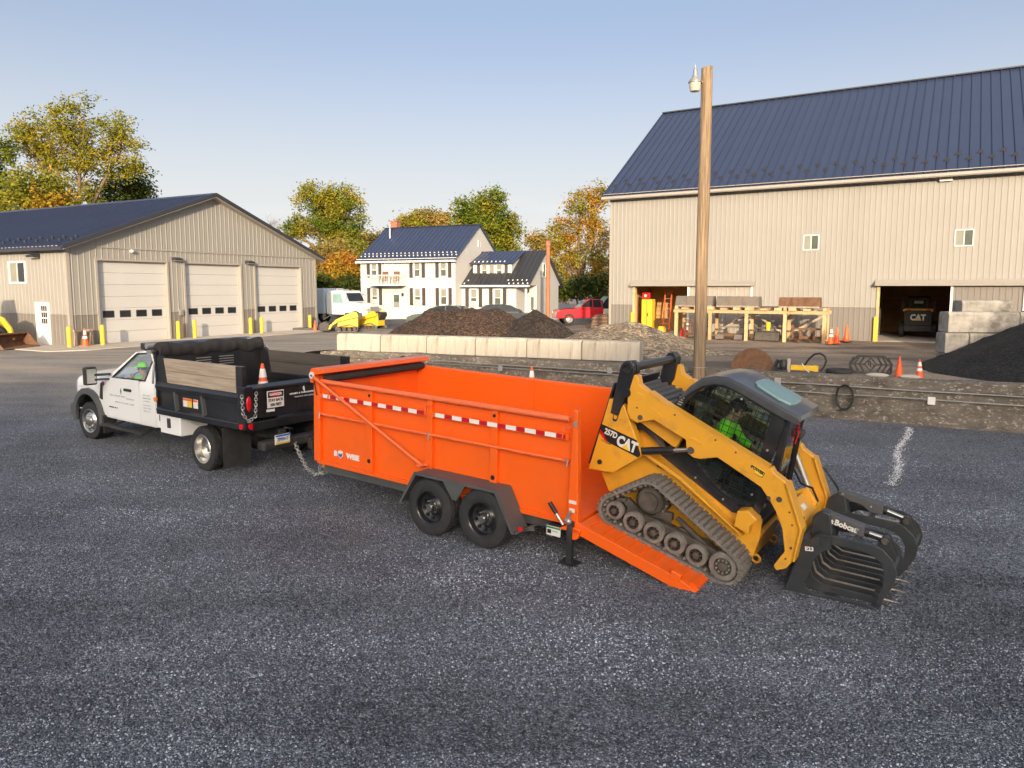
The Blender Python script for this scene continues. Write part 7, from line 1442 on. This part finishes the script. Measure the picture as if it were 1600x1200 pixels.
# ---- inside the barn doorways
t = thing('storage_cabinet', 'yellow cabinet just inside the left barn doorway', 'cabinet', BAR.W(1.62, .75, .02), BAR.yaw); b = MB(); b.box(0, .62, 0, .5, .02, 1.85); b.build('body', 'yellow', t, bevel=.02); b = MB(); b.box(.30, .316, -.012, -.001, .05, 1.8); b.build('door_gap', 'ink', t); b = MB(); b.box(.36, .39, -.05, -.001, .9, 1.1); b.build('handle', 'ink', t)
t = thing('ladder', 'orange ladder standing in the left barn doorway', 'ladder', BAR.W(2.62, 1.5, .02), BAR.yaw)
for x in (0, .38): b = MB(); b.bar((x, 0, 0), (x, .35, 2.35), .07, .05); b.build('rail', 'conepaint', t)
for k in range(8): b = MB(); b.bar((.03, .02+.045*k, .2+.28*k), (.35, .02+.045*k, .2+.28*k), .03, .03); b.build('rung', 'galv', t)
t = thing('plate_compactor', 'small yellow machine at the foot of the orange ladder', 'machine', BAR.W(2.4, 1.0, .02), BAR.yaw); b = MB(); b.prism([(0, .04), (.06, 0), (.5, 0), (.56, .06), (.45, .1), (.42, .34), (.12, .34), (.1, .1)], 0, .4, 'y'); b.build('body', 'yellow', t, bevel=.02); b = MB(); b.tube([(.1, .05, .3), (-.25, .05, .75), (-.25, .35, .75), (.1, .35, .3)], .015, 6); b.build('handle', 'ink', t)
t = thing('pipe_gate', 'white barred gate leaning inside the left barn doorway', 'gate', BAR.W(3.45, 2.6, .02), BAR.yaw+.25)
for k in range(9): b = MB(); b.box(k*.16, k*.16+.05, -.02, .02, .12, .82); b.build('bar', 'signwhite', t)
for z in (.08, .82): b = MB(); b.box(-.05, 1.4, -.022, .022, z, z+.05); b.build('rail', 'blackmatte', t)
t = thing('fire_hydrant_box', 'red wall box inside the left barn doorway', 'box', BAR.W(1.66, .72, 1.90), BAR.yaw); b = MB(); b.box(0, .42, 0, .25, 0, .34); b.build('body', 'redlens', t, bevel=.02); b = MB(); b.cyl((.2, -.03, .17), (.2, 0, .17), .08, seg=14); b.build('dial', 'signwhite', t)
sk = thing('skid_steer', 'black and yellow skid steer parked nose-in inside the right barn doorway', 'loader', BAR.W(15.15, 3.6, .02), BAR.yaw)
b = MB(); b.box(-.62, .62, .0, 1.7, .30, .95); b.build('lower_body', 'blackmatte', sk, bevel=.03)
b = MB(); b.prism([(-.60, .62), (.60, .62), (.62, 1.28), (.52, 1.36), (-.52, 1.36), (-.62, 1.28)], -.06, .0, 'y'); b.build('rear_door', 'ink', sk, bevel=.02)
b = MB(); b.box(-.66, .66, -.02, .5, 1.30, 1.46); b.build('rear_cover', 'catyellow', sk, bevel=.03)
for s in (-1, 1):
    b = MB(); b.box(s*.42-.09, s*.42+.09, -.04, -.021, 1.34, 1.40); b.build('tail_light', 'redlens', sk)
    b = MB(); b.prism([(s*.60, 1.3), (s*.74, 1.3), (s*.74, 1.85), (s*.60, 1.75)], .05, .5, 'y'); b.build('arm_tower', 'blackmatte', sk)
    wheel(sk, (s*.72, .35, .38), .38, .28, s, 'yellow', 'trailer', .5, R(90) if False else 0) if False else None
    b = MB(); b.lathe([(.1, -.14), (.30, -.14), (.38, -.08), (.38, .08), (.30, .14), (.1, .14)], (s*.72, .35, .38), (1, 0, 0), 24, True); b.build('tyre', 'rubber', sk, smooth=40); b = MB(); b.lathe([(.1, -.14), (.30, -.14), (.38, -.08), (.38, .08), (.30, .14), (.1, .14)], (s*.72, 1.35, .38), (1, 0, 0), 24, True); b.build('tyre', 'rubber', sk, smooth=40)
b = MB(); b.prism([(.25, 1.40), (1.4, 1.40), (1.4, 2.02), (1.25, 2.08), (.35, 2.08), (.25, 1.98)], -.46, .46, 'x'); b.build('cab', 'blackmatte', sk, bevel=.03); b = MB(); b.box(-.32, .32, .24, .249, 1.52, 1.88); b.build('rear_window', 'glass_dark', sk); b = MB(); b.box(-.2, .2, .20, .238, 1.70, 1.84); b.build('work_light', 'lampglass', sk)
lettering('maker_lettering', 'CAT', .40, 'signwhite', sk, (0, -.064, 1.0), (1, 0, 0), (0, 0, 1), .02, .003, sx=.86); b = MB(); b.prism([(-.14, .86), (.14, .86), (0, 1.02)], -.071, -.0685, 'y'); b.build('maker_triangle', 'plate_y', sk)

# ---- far yard: rusty bucket, pale block, brown utility post
t = thing('steel_bucket', 'brown rusty bucket standing behind the tan stone heap', 'bucket', (4.55, 41.6, .82), -.4); b = MB(); b.prism([(0, 0), (1.45, 0), (1.55, .55), (1.2, .95), (.25, .95), (.05, .5)], 0, 1.0, 'y'); b.build('shell', 'rust', t, bevel=.03)
for k in range(4): b = MB(); b.box(.12, 1.42, -.03, -.001, .14+k*.2, .20+k*.2); b.build('wear_bar', 'bucketgrey', t)
t = thing('concrete_bin', 'pale grey concrete bin between rusty bucket and barn corner', 'bin', (5.45, 43.2, .82), -.35)
for k in range(2): b = MB(); b.prism([(0, .62*k), (1.75, .62*k), (1.75, .62*k+.6), (1.60, .62*k+.61), (.06, .61+.62*k)], 0, .7, 'y'); b.build('bin_block', 'concrete', t, bevel=.03)
t = thing('brown_post', 'tall reddish brown wooden post before the white house wing', 'post', (2.36, 47.3, .7)); b = MB(); b.lathe([(.145, -.3), (.14, 3.4), (.13, 5.55), (.001, 5.6)], seg=18); b.build('shaft', mat('red_brown_post', (.36, .155, .085), .85, var=.25, scale=4, stretch=(3, 3, .2)), t, smooth=50); b = MB(); b.lathe([(.17, 5.3), (.18, 5.4), (.17, 5.66), (.001, 5.68)], seg=18); b.build('cap', 'brick', t, smooth=50)
t = thing('sawhorse', 'small wooden sawhorse behind the cone at the garage corner', 'sawhorse', GAR.W(.42, -.22, .03), GAR.yaw); b = MB(); b.box(-.42, .42, -.05, .05, .62, .72); b.build('beam', 'wood', t)
for x in (-.36, .36):
    for y in (-.12, .10): b = MB(); b.bar((x, y*1.0, 0), (x, y*.3, .63), .06, .03); b.build('leg', 'wood', t)
# ---- balcony chairs of the house
for i, (x, lab) in enumerate(((2.55, 'brown patio chair on the balcony, left of two'), (3.6, 'brown patio chair on the balcony, right of two'))):
    t = thing('patio_chair', lab, 'chair', HO.W(x, -.55, 2.905), HO.yaw, 0, 'balcony chairs'); b = MB(); b.box(-.25, .25, -.25, .25, .36, .42); b.build('seat', 'chairwood', t); b = MB(); b.prism([(.20, .42), (.26, .42), (.34, 1.0), (.28, 1.0)], -.25, .25, 'x'); b.build('backrest', 'chairwood', t)
    for x_ in (-.22, .22):
        for y_ in (-.22, .22): b = MB(); b.box(x_-.02, x_+.02, y_-.02, y_+.02, 0, .36); b.build('leg', 'chairwood', t)
t = thing('patio_table', 'small white table between the two balcony chairs', 'table', HO.W(3.08, -.55, 2.905), HO.yaw, 0); b = MB(); b.cyl((0, 0, .66), (0, 0, .70), .30, seg=20); b.build('top', 'white', t); b = MB(); b.cyl((0, 0, 0), (0, 0, .66), .03, seg=8); b.build('leg', 'white', t)

# ================================================================ vehicles in the distance
def car(name, label, loc, yaw, paint, kind, cat):
    t = thing(name, label, cat, loc, yaw); W = .90 if kind == 'sedan' else .98
    if kind == 'sedan':
        low = [(-2.30, .35), (-2.32, .78), (-2.15, .93), (-1.1, 1.0), (.95, .98), (1.9, .86), (2.28, .70), (2.32, .35)]; cab = [(-1.75, .95), (-1.05, 1.40), (-.2, 1.45), (.45, 1.38), (1.25, .95)]; WX = (-1.4, 1.42); r = .33
    else:
        low = [(-2.9, .50), (-2.9, 1.05), (-.55, 1.08), (.9, 1.10), (1.15, 1.14), (2.55, 1.06), (2.75, .92), (2.78, .45)]; cab = [(-.62, 1.08), (-.55, 1.72), (-.40, 1.80), (.35, 1.80), (.52, 1.74), (1.15, 1.12)]; WX = (-1.85, 1.85); r = .40
    def sec(pl, w, tw): return [[(x, s*(w if z < 1.02 or pl is low else w-(z-.95)*tw), z) for x, z in pl] for s in (-1, 1)]
    b = MB(); a, c = sec(low, W, 0); b.loft([a, c]); b.build('body', paint, t, bevel=.05, seg=3)
    b = MB(); a, c = sec(cab, W-.06, .38); b.loft([a, c]); b.build('cabin', paint, t, bevel=.03)
    cx = sum(p[0] for p in cab)/len(cab); cz = sum(p[1] for p in cab)/len(cab)
    for s in (-1, 1):
        b = MB(); q = [(cx+(x-cx)*.82, cz+(z-cz)*.74+.03) for x, z in cab]; mid = cx+.05
        for half in (0, 1):
            pl = [p for p in q if (p[0] < mid) == (half == 0)]; e = [(mid-.03 if half == 0 else mid+.03, max(p[1] for p in q)-.02), (mid-.03 if half == 0 else mid+.03, min(p[1] for p in q))]
            pl = pl+e if half == 0 else [e[0]]+pl+[e[1]]
            g = MB(); g.add([(x, s*(W-.052-(z-.95)*.38), z) for x, z in pl], [tuple(range(len(pl)))]); g.build('side_window', 'glass_dark', t, recalc=False)
        for x in WX: 
            b = MB(); b.lathe([(r*.6, -.11), (r*.95, -.11), (r, -.06), (r, .06), (r*.95, .11), (r*.6, .11)], (x, s*(W-.10), r), (0, 1, 0), 22, True); wo = b.build('tyre', 'rubber', t, smooth=40); b = MB(); b.lathe([(r*.62, .09), (r*.5, .06), (r*.2, .1), (.001, .1)], (x, s*(W-.10), r), (0, s, 0), 18); b.build('rim', 'galv', wo, smooth=40)
        b = MB(); b.box(low[-1][0]-.14, low[-1][0]-.0, min(s*.5, s*.85), max(s*.5, s*.85), .62, .76) if kind == 'sedan' else b.box(2.66, 2.80, min(s*.62, s*.92), max(s*.62, s*.92), .72, .92); b.build('headlight', 'lampglass', t, bevel=.02)
        b = MB(); b.box(.95, 1.1, min(s*(W), s*(W+.16)), max(s*W, s*(W+.16)), .98 if kind == 'sedan' else 1.12, 1.1 if kind == 'sedan' else 1.30); b.build('wing_mirror', paint, t, bevel=.02)
    f0, f1 = cab[-2], cab[-1]; g = MB(); ww = W-.12; g.add([(f1[0]+.005-.08, -ww, f1[1]+.07), (f1[0]+.005-.08, ww, f1[1]+.07), (f0[0]+.06, ww-.16, f0[1]-.03), (f0[0]+.06, -ww+.16, f0[1]-.03)], [(0, 1, 2, 3)]); g.v = [(x+.012, y, z+.012) for x, y, z in g.v]; g.build('windscreen', 'hatch', t, recalc=False)
    f0, f1 = cab[1], cab[0]; g = MB(); g.add([(f1[0]+.08, -ww, f1[1]+.07), (f1[0]+.08, ww, f1[1]+.07), (f0[0]-.04, ww-.16, f0[1]-.03), (f0[0]-.04, -ww+.16, f0[1]-.03)], [(0, 1, 2, 3)]); g.v = [(x-.012, y, z+.012) for x, y, z in g.v]; g.build('rear_window', 'glass_dark', t, recalc=False)
    if kind == 'pickup':
        b = MB(); b.box(-2.8, -.65, -.82, .82, 1.06, 1.085); b.build('bed', 'ink', t)
    return t
car('parked_car', 'grey sedan parked before the white house, left of two', (-4.15, 45.0, .80), R(168), 'greycar', 'sedan', 'car')
car('parked_car', 'dark blue sedan parked before the house wing, right of two', (-.55, 45.0, .86), R(2), 'darkcar', 'sedan', 'car')
rp = car('pickup_truck', 'red pickup parked at the barn corner behind the heaps', (5.75, 51.5, .72), R(186), 'redcar', 'pickup', 'truck')
dk = car('pickup_truck', 'black pickup with orange bed panel half hidden behind barn', (8.2, 58.5, .9), R(190), 'darkcar', 'pickup', 'truck')
b = MB(); b.box(-2.8, -.7, -.9, .9, 1.1, 2.0); b.build('cargo_box', 'blackmatte', dk, bevel=.03); b = MB(); b.prism([(-2.85, 2.0), (-.2, 2.0), (.3, 2.28), (-2.85, 2.45)], -.92, .92, 'y'); b.build('orange_panel', 'conepaint', dk)
# white work truck beyond the garage
wt = thing('work_truck', 'white work truck with long hood parked beyond the garage', 'truck', (-11.6, 50.2, .78), -.42)
b = MB(); b.prism([(-.9, .7), (-.9, 2.15), (-.78, 2.34), (.45, 2.34), (.62, 2.2), (.92, 1.55), (1.0, .7)], -1.0, 1.0, 'y'); b.build('cab', 'carwhite', wt, bevel=.06, seg=3)
b = MB(); b.loft([[(x, -w, .65), (x, -w, z-.22), (x, -w*.7, z), (x, w*.7, z), (x, w, z-.22), (x, w, .65)] for x, w, z in ((.9, .95, 1.58), (1.9, .88, 1.42), (2.35, .80, 1.32))]); b.build('hood', 'carwhite', wt, bevel=.03)
b = MB(); b.box(2.36, 2.41, -.5, .5, .75, 1.25); b.build('grille', 'galv', wt); b = MB(); b.box(2.3, 2.55, -1.05, 1.05, .42, .68); b.build('bumper', 'galv', wt, bevel=.03)
g = MB(); g.add([(.935, -.88, 1.62), (.935, .88, 1.62), (.66, .82, 2.18), (.66, -.82, 2.18)], [(0, 1, 2, 3)]); g.build('windscreen', 'glass_dark', wt, recalc=False)
for s in (-1, 1):
    g = MB(); g.prism([(-.35, 1.5), (.55, 1.5), (.38, 2.12), (-.35, 2.12)], s*1.002, s*1.006, 'y'); g.build('side_window', 'hatch', wt)
    b = MB(); b.lathe([(.28, -.14), (.46, -.14), (.50, -.07), (.50, .07), (.46, .14), (.28, .14)], (1.45, s*.9, .48), (0, 1, 0), 24, True); wo = b.build('tyre', 'rubber', wt, smooth=40); b = MB(); b.lathe([(.29, .1), (.2, .05), (.001, .1)], (1.45, s*.9, .48), (0, s, 0), 18); b.build('rim', 'galv', wo)
    b = MB(); b.lathe([(.28, -.14), (.46, -.14), (.50, -.07), (.50, .07), (.46, .14), (.28, .14)], (-2.6, s*.9, .48), (0, 1, 0), 24, True); b.build('tyre', 'rubber', wt, smooth=40)
    b = MB(); b.box(.72, .86, s*1.14-.1, s*1.14+.1, 1.5, 2.0); b.bar((.8, s*1.0, 1.75), (.8, s*1.14, 1.75), .03, .03); b.build('mirror', 'white', wt, bevel=.02); b = MB(); b.box(2.0, 2.38, min(s*.5, s*.86), max(s*.5, s*.86), .95, 1.15); b.build('headlight', 'lampglass', wt, bevel=.02)
b = MB(); b.box(-4.8, -1.0, -1.1, 1.1, .75, 2.5); b.build('service_body', mat('pale_blue_panel', (.46, .55, .64), .4, var=.04), wt, bevel=.05); b = MB(); b.box(-.5, .1, -.25, .25, 2.35, 2.45); b.build('roof_beacon', 'galv', wt)
# two small yellow tracked machines
def mini(label, loc, yaw, front):
    t = thing('mini_loader', label, 'machine', loc, yaw, 0, 'small yellow machines beyond the garage')
    for s in (-1, 1):
        path = hull_path([(-.55, .16, .15), (.45, .16, .15), (-.2, .32, .12)], 60); b = MB(); n = len(path)
        for i in range(n):
            (p, q), (p2, q2) = path[i], path[(i+1) % n]; vs = []
            for (P, Q) in ((p, q), (p2, q2)):
                for y, d in ((s*.36, 0), (s*.36, .03), (s*.54, .03), (s*.54, 0)): vs.append((P[0]+Q[0]*(d-.03), y, P[1]+Q[1]*(d-.03)))
            b.add(vs, [(0, 1, 5, 4), (1, 2, 6, 5), (2, 3, 7, 6), (3, 0, 4, 7)])
        tr_ = b.build('track', 'track', t, recalc=False)
        for x in (-.5, -.2, .1, .4): b = MB(); b.cyl((x, s*.38, .15), (x, s*.55, .15), .11, seg=16); b.build('roller', 'undercar', tr_, smooth=40)
        b = MB(); b.prism([(-.75, .85), (-.60, 1.12), (-.40, 1.15), (.55, .72), (.95, .35), (1.0, .15), (.88, .15), (.80, .35), (.40, .60), (-.55, .82)], s*.40, s*.52, 'y'); b.build('lift_arm', 'yellow', t, bevel=.02)
    b = MB(); b.prism([(-.70, .25), (-.72, .85), (-.50, 1.05), (.10, .95), (.48, .60), (.50, .25)], -.35, .35, 'y'); b.build('body', 'yellow', t, bevel=.05); b = MB(); b.prism([(-.74, .6), (-.95, .9), (-.90, 1.1), (-.70, 1.05)], -.3, .3, 'y'); b.build('control_panel', 'blackmatte', t, bevel=.02)
    b = MB(); b.box(-.5, .05, -.30, .30, 1.0, 1.10); b.build('grille', 'ink', t)
    b = MB()
    if front: b.prism([(.95, .05), (1.5, .05), (1.55, .45), (1.2, .62), (.95, .5)], -.45, .45, 'y'); b.build('tool_head', 'blackmatte', t, bevel=.03); b = MB(); b.tube([(.5, .2, .8), (.9, .25, .95), (1.3, .2, .7)], .03, 6); b.build('hose', 'ink', t, smooth=50)
    else: b.prism([(.9, .05), (1.15, .0), (1.5, .05), (1.2, .12), (1.1, .5), (.92, .5)], -.5, .5, 'y'); b.build('bucket', 'yellow', t, bevel=.02)
    return t
mini('small yellow tracked loader with black tool head by the far garage corner', (-9.85, 42.6, .74), R(190), True)
mini('small yellow tracked machine, right of two by the white work truck', (-8.55, 43.9, .76), R(150), False)
# yellow wheel loader at the left frame edge
yl = thing('wheel_loader', 'yellow wheel loader with rusty bucket at the left frame edge', 'loader', (-23.0, 31.0, .70), R(-8))
b = MB(); b.prism([(-2.2, .5), (-2.2, 1.5), (-1.2, 1.6), (-.6, 1.5), (.3, .95), (.35, .5)], -.6, .6, 'y'); b.build('body', 'yellow', yl, bevel=.06); b = MB(); b.prism([(-1.5, 1.55), (-1.4, 2.5), (-.5, 2.5), (-.3, 1.5)], -.55, .55, 'y'); b.build('cab', 'blackmatte', yl, bevel=.04)
for s in (-1, 1):
    b = MB(); b.prism([(-.6, 1.35), (.2, 1.5), (.75, 1.32), (1.12, .85), (1.2, .35), (1.02, .35), (.92, .75), (.6, 1.05), (.2, 1.2), (-.6, 1.15)], s*.36, s*.50, 'y'); b.build('lift_arm', 'yellow', yl, bevel=.03)
    for x in (-1.6, .15): b = MB(); b.lathe([(.22, -.16), (.42, -.16), (.48, -.08), (.48, .08), (.42, .16), (.22, .16)], (x, s*.72, .46), (0, 1, 0), 24, True); wo = b.build('tyre', 'rubber', yl, smooth=40); b = MB(); b.lathe([(.24, .1), (.15, .04), (.001, .06)], (x, s*.72, .46), (0, s, 0), 16); b.build('rim', 'yellow', wo)
b = MB(); b.tube([(-.2, -.3, 1.2), (.3, -.35, 1.0), (.9, -.3, .6)], .05, 8); b.build('cylinder', 'blackmatte', yl, smooth=50)
BKP = [(1.02, .02), (1.95, .02), (2.05, .04), (1.9, .09), (1.25, .12), (1.16, .22), (1.2, .50), (1.42, .62), (1.36, .68), (1.1, .55), (1.0, .2)]
b = MB(); b.prism(BKP, -.95, .95, 'y'); bk = b.build('bucket', 'rust', yl, bevel=.012)
for y in (-.97, .94): b = MB(); b.prism([(1.02, .02), (2.0, .03), (1.42, .66), (1.1, .54), (1.0, .2)], y, y+.03, 'y'); b.build('bucket_side', 'rust', bk)
# ================================================================ trees
def leaves(name, clumps, per, spread, size, m, parent, seed, flat=.5):
    g = np.random.default_rng(seed); c = np.repeat(np.asarray(clumps, float), per, axis=0); n = len(c)
    c = c+g.normal(0, 1, (n, 3))*np.array(spread); nn = g.normal(0, 1, (n, 3)); nn[:, 2] = np.abs(nn[:, 2])+flat; nn /= np.linalg.norm(nn, axis=1)[:, None]
    t = np.cross(nn, g.normal(0, 1, (n, 3))); t /= np.linalg.norm(t, axis=1)[:, None]; b = np.cross(nn, t); s = g.uniform(.55, 1.25, (n, 1))*size
    v = np.stack([c-t*s, c-b*s*.55+nn*s*.12, c+t*s, c+b*s*.55+nn*s*.12], 1).reshape(-1, 3); me = bpy.data.meshes.new(name)
    me.vertices.add(n*4); me.vertices.foreach_set('co', v.reshape(-1).astype(np.float32)); me.loops.add(n*4); me.loops.foreach_set('vertex_index', np.arange(n*4, dtype=np.int32)); me.polygons.add(n); me.polygons.foreach_set('loop_start', np.arange(0, n*4, 4, dtype=np.int32)); me.update(); me.validate()
    me.materials.append(M[m]); return place(name, me, parent)
def tree(name, label, base, blobs, m, seed, trunk_r=.25, density=1., leaf=.20, bare=False, forks=2, per=34, cat='tree', m2=None, gap=-.10):
    """blobs: crown masses (x, y, z, rx, ry, rz) in world axes; limbs reach into every mass"""
    base = Vector(base); t = thing(name, label, cat, base); rr = random.Random(seed); b = MB(); cl = []; cl2 = []
    lo = min(q[2]-q[5] for q in blobs)
    top = Vector((sum(q[0] for q in blobs)/len(blobs)-base.x, sum(q[1] for q in blobs)/len(blobs)-base.y, (lo-base.z)*.8+.6))
    b.tube([(0, 0, -.3), top*.5+Vector((rr.uniform(-.1, .1), 0, 0)), top], [trunk_r*1.25, trunk_r, trunk_r*.8], 10)
    for bi, (x, y, z, rx, ry, rz) in enumerate(blobs):
        c = Vector((x, y, z))-base; end = c+Vector((0, 0, rz*.35)); mid = top.lerp(c, .5)+Vector((rr.uniform(-.3, .3), rr.uniform(-.3, .3), rr.uniform(0, .5)))
        b.tube([top*.9, mid, c, end], [trunk_r*.55, trunk_r*.42, trunk_r*.25, trunk_r*.08], 7)
        nl = int(9+rx*rz*1.1)
        for k in range(nl):
            d = Vector((rr.gauss(0, 1), rr.gauss(0, 1), rr.gauss(.15, .8))).normalized(); e = c+Vector((d.x*rx, d.y*ry, d.z*rz))*rr.uniform(.6, 1.0); s0 = top.lerp(c, rr.uniform(.5, 1.0)) if rr.random() < .5 else mid.lerp(end, rr.uniform(.3, .9))
            b.tube([s0, s0.lerp(e, .5)+Vector((0, 0, rr.uniform(0, .3))), e], [trunk_r*.14, trunk_r*.09, trunk_r*.03], 5)
            if bare:
                for q in range(7): f = s0.lerp(e, rr.uniform(.4, 1)); b.tube([f, f+Vector((rr.gauss(0, .5), rr.gauss(0, .5), rr.uniform(.1, .8)))], [trunk_r*.05, trunk_r*.015], 4)
        nc = int(density*34*(rx*ry*rz)**(2/3)+10)
        for k in range(nc):
            d = Vector((rr.gauss(0, 1), rr.gauss(0, 1), rr.gauss(0, 1))).normalized(); wob = 1+.34*mnoise.noise(d*1.9+Vector((seed+bi*3.7, 0, 0))); r = (rr.random()**.36)*wob
            p = c+Vector((d.x*rx*r, d.y*ry*r, d.z*rz*r))
            if mnoise.noise(p*(1.15/max(.8, min(2.2, rx*.55)))+Vector((seed*2.1, 0, 0))) < gap: continue          # open gaps in the crown
            (cl2 if (m2 and mnoise.noise(p*.55+Vector((9, seed, 0))) > .12) else cl).append(tuple(p))
    b.build('trunk', 'bark', t, smooth=60)
    if not bare:
        sp = (leaf*2.4, leaf*2.4, leaf*1.8)
        leaves('crown', cl, per, sp, leaf, m, t, seed)
        if m2 and cl2: leaves('crown', cl2, per, sp, leaf, m2, t, seed+50)
    return t
def B(d, *qs):                                            # masses given as (across, up, half width, half height) at distance d
    k = d/1120; return [((px-800)*k, d+dy, 3.3+(450-py)*k, rx*k, max(rx, rz)*k*.8, rz*k) for px, py, rx, rz, dy in [q if len(q) == 5 else (*q, 0) for q in qs]]
tree('maple_tree', 'tall airy yellow green tree behind the garage, largest at the left', (-34.5, 60, .5), B(60, (150, 205, 62, 42), (95, 228, 52, 45), (205, 240, 40, 48), (140, 262, 60, 38), (60, 232, 36, 36), (120, 300, 60, 40)), 'leaf_yg', 3, .32, .95, .125, per=34, gap=.0)
tree('small_tree', 'golden orange low tree behind the garage roof at far left', (-36.5, 53, .5), B(53, (70, 300, 46, 36), (48, 325, 36, 30), (95, 325, 40, 25)), 'leaf_yg', 5, .2, 1.15, .15, m2='leaf_orange')
tree('dark_tree', 'darker green tree cut by the left frame edge', (-43, 58, .5), B(58, (5, 255, 34, 36), (-20, 280, 40, 50), (8, 310, 26, 35)), 'leaf_green', 7, .25, .9, .155, m2='leaf_dark')
tree('dark_tree', 'dark green tree right of the airy yellow one, behind the garage', (-33.5, 66, .5), B(66, (215, 290, 36, 30), (190, 315, 40, 28), (235, 305, 22, 24)), 'leaf_dark', 9, .2, .85, .155, m2='leaf_green')
tree('oak_tree', 'big round yellow green tree between garage and white house', (-20, 85, .5), B(85, (505, 318, 38, 26), (545, 335, 30, 40), (500, 360, 44, 26), (545, 375, 30, 24), (465, 365, 18, 18)), 'leaf_yg', 12, .4, 1.35, .155, m2='leaf_green', gap=-.05)
tree('olive_tree', 'olive brown bushy tree left of the white house', (-16.7, 70, .5), B(70, (535, 402, 48, 26), (520, 430, 34, 40), (560, 425, 26, 36), (505, 410, 26, 26)), 'leaf_tan', 15, .25, 1.5, .16, m2='leaf_green')
tree('red_tree', 'small red orange tree glowing left of the white house', (-15.6, 66.5, .6), B(66, (535, 415, 20, 22), (528, 438, 22, 18), (548, 435, 15, 18)), 'leaf_red', 17, .12, 1.9, .15, m2='leaf_orange')
tree('dark_shrub', 'dark evergreen shrub mass under the trees behind the white truck', (-16.6, 62.5, .6), B(62.5, (520, 455, 34, 22), (548, 455, 20, 22), (502, 452, 20, 26)), 'leaf_dark', 19, .12, 1.8, .15, cat='shrub')
tree('distant_tree', 'pale golden distant tree just above the house roof', (-14, 118, .5), B(118, (665, 352, 34, 16), (640, 360, 22, 12), (690, 355, 16, 14)), 'leaf_tan', 22, .3, 1.3, .28, m2='leaf_yg')
tree('distant_tree', 'small tan distant tree left of the house chimney', (-22.4, 108, .5), B(108, (578, 385, 22, 20), (600, 378, 14, 12)), 'leaf_tan', 24, .25, 1.3, .26)
tree('green_tree', 'full green tree behind the white house wing', (-2.6, 82, .5), B(82, (738, 335, 28, 28), (770, 325, 20, 26), (755, 360, 42, 28), (795, 358, 18, 24), (775, 385, 36, 18)), 'leaf_green', 27, .35, 1.5, .17, m2='leaf_yg')
tree('orange_tree', 'tall orange and gold tree at the left barn corner', (8.0, 73, .5), B(73, (905, 335, 30, 34), (930, 312, 22, 24), (880, 365, 26, 26), (920, 375, 34, 34), (935, 415, 30, 40), (890, 415, 40, 26), (865, 385, 14, 18)), 'leaf_orange', 30, .32, 1.0, .145, m2='leaf_yg', gap=.0)
tree('distant_tree', 'faint tan distant tree beside the brown post', (3.3, 120, .5), B(120, (838, 378, 15, 12), (850, 385, 14, 14)), 'leaf_tan', 32, .2, 1.2, .26)
tree('bare_tree', 'small bare tree above the garage roof slope', (-29.5, 90, .5), B(90, (428, 352, 16, 12), (440, 362, 14, 14)), 'leaf_tan', 34, .16, 0, .2, True)
tree('dark_shrub', 'low dark hedge behind the red pickup', (6.4, 66, .6), B(66, (895, 450, 40, 14), (935, 448, 24, 18), (870, 458, 20, 12)), 'leaf_dark', 36, .1, 1.6, .16, m2='leaf_tan', cat='shrub')
tree('pale_shrub', 'pale pinkish shrub beside the left corner of the house', (-14.2, 61.5, .6), B(61.5, (548, 466, 12, 12), (540, 474, 10, 9)), mat('pale_flowers', (.40, .33, .30), .8, var=.3, scale=3) and 'leaf_tan', 38, .06, 1.5, .12, cat='shrub')
# far woodland closing the horizon: one mass
g = np.random.default_rng(77); C_ = [(x+g.normal(0, 3), 175+g.normal(0, 8), max(.8, abs(g.normal(3.2, 2.4)))) for x in np.linspace(-150, 150, 900)]
w_ = leaves('far_woodland', C_, 22, (1.6, 1.6, 1.2), .62, 'leaf_tan', None, 5); tag(w_, 'distant autumn woodland along the horizon', 'woodland', kind='stuff')
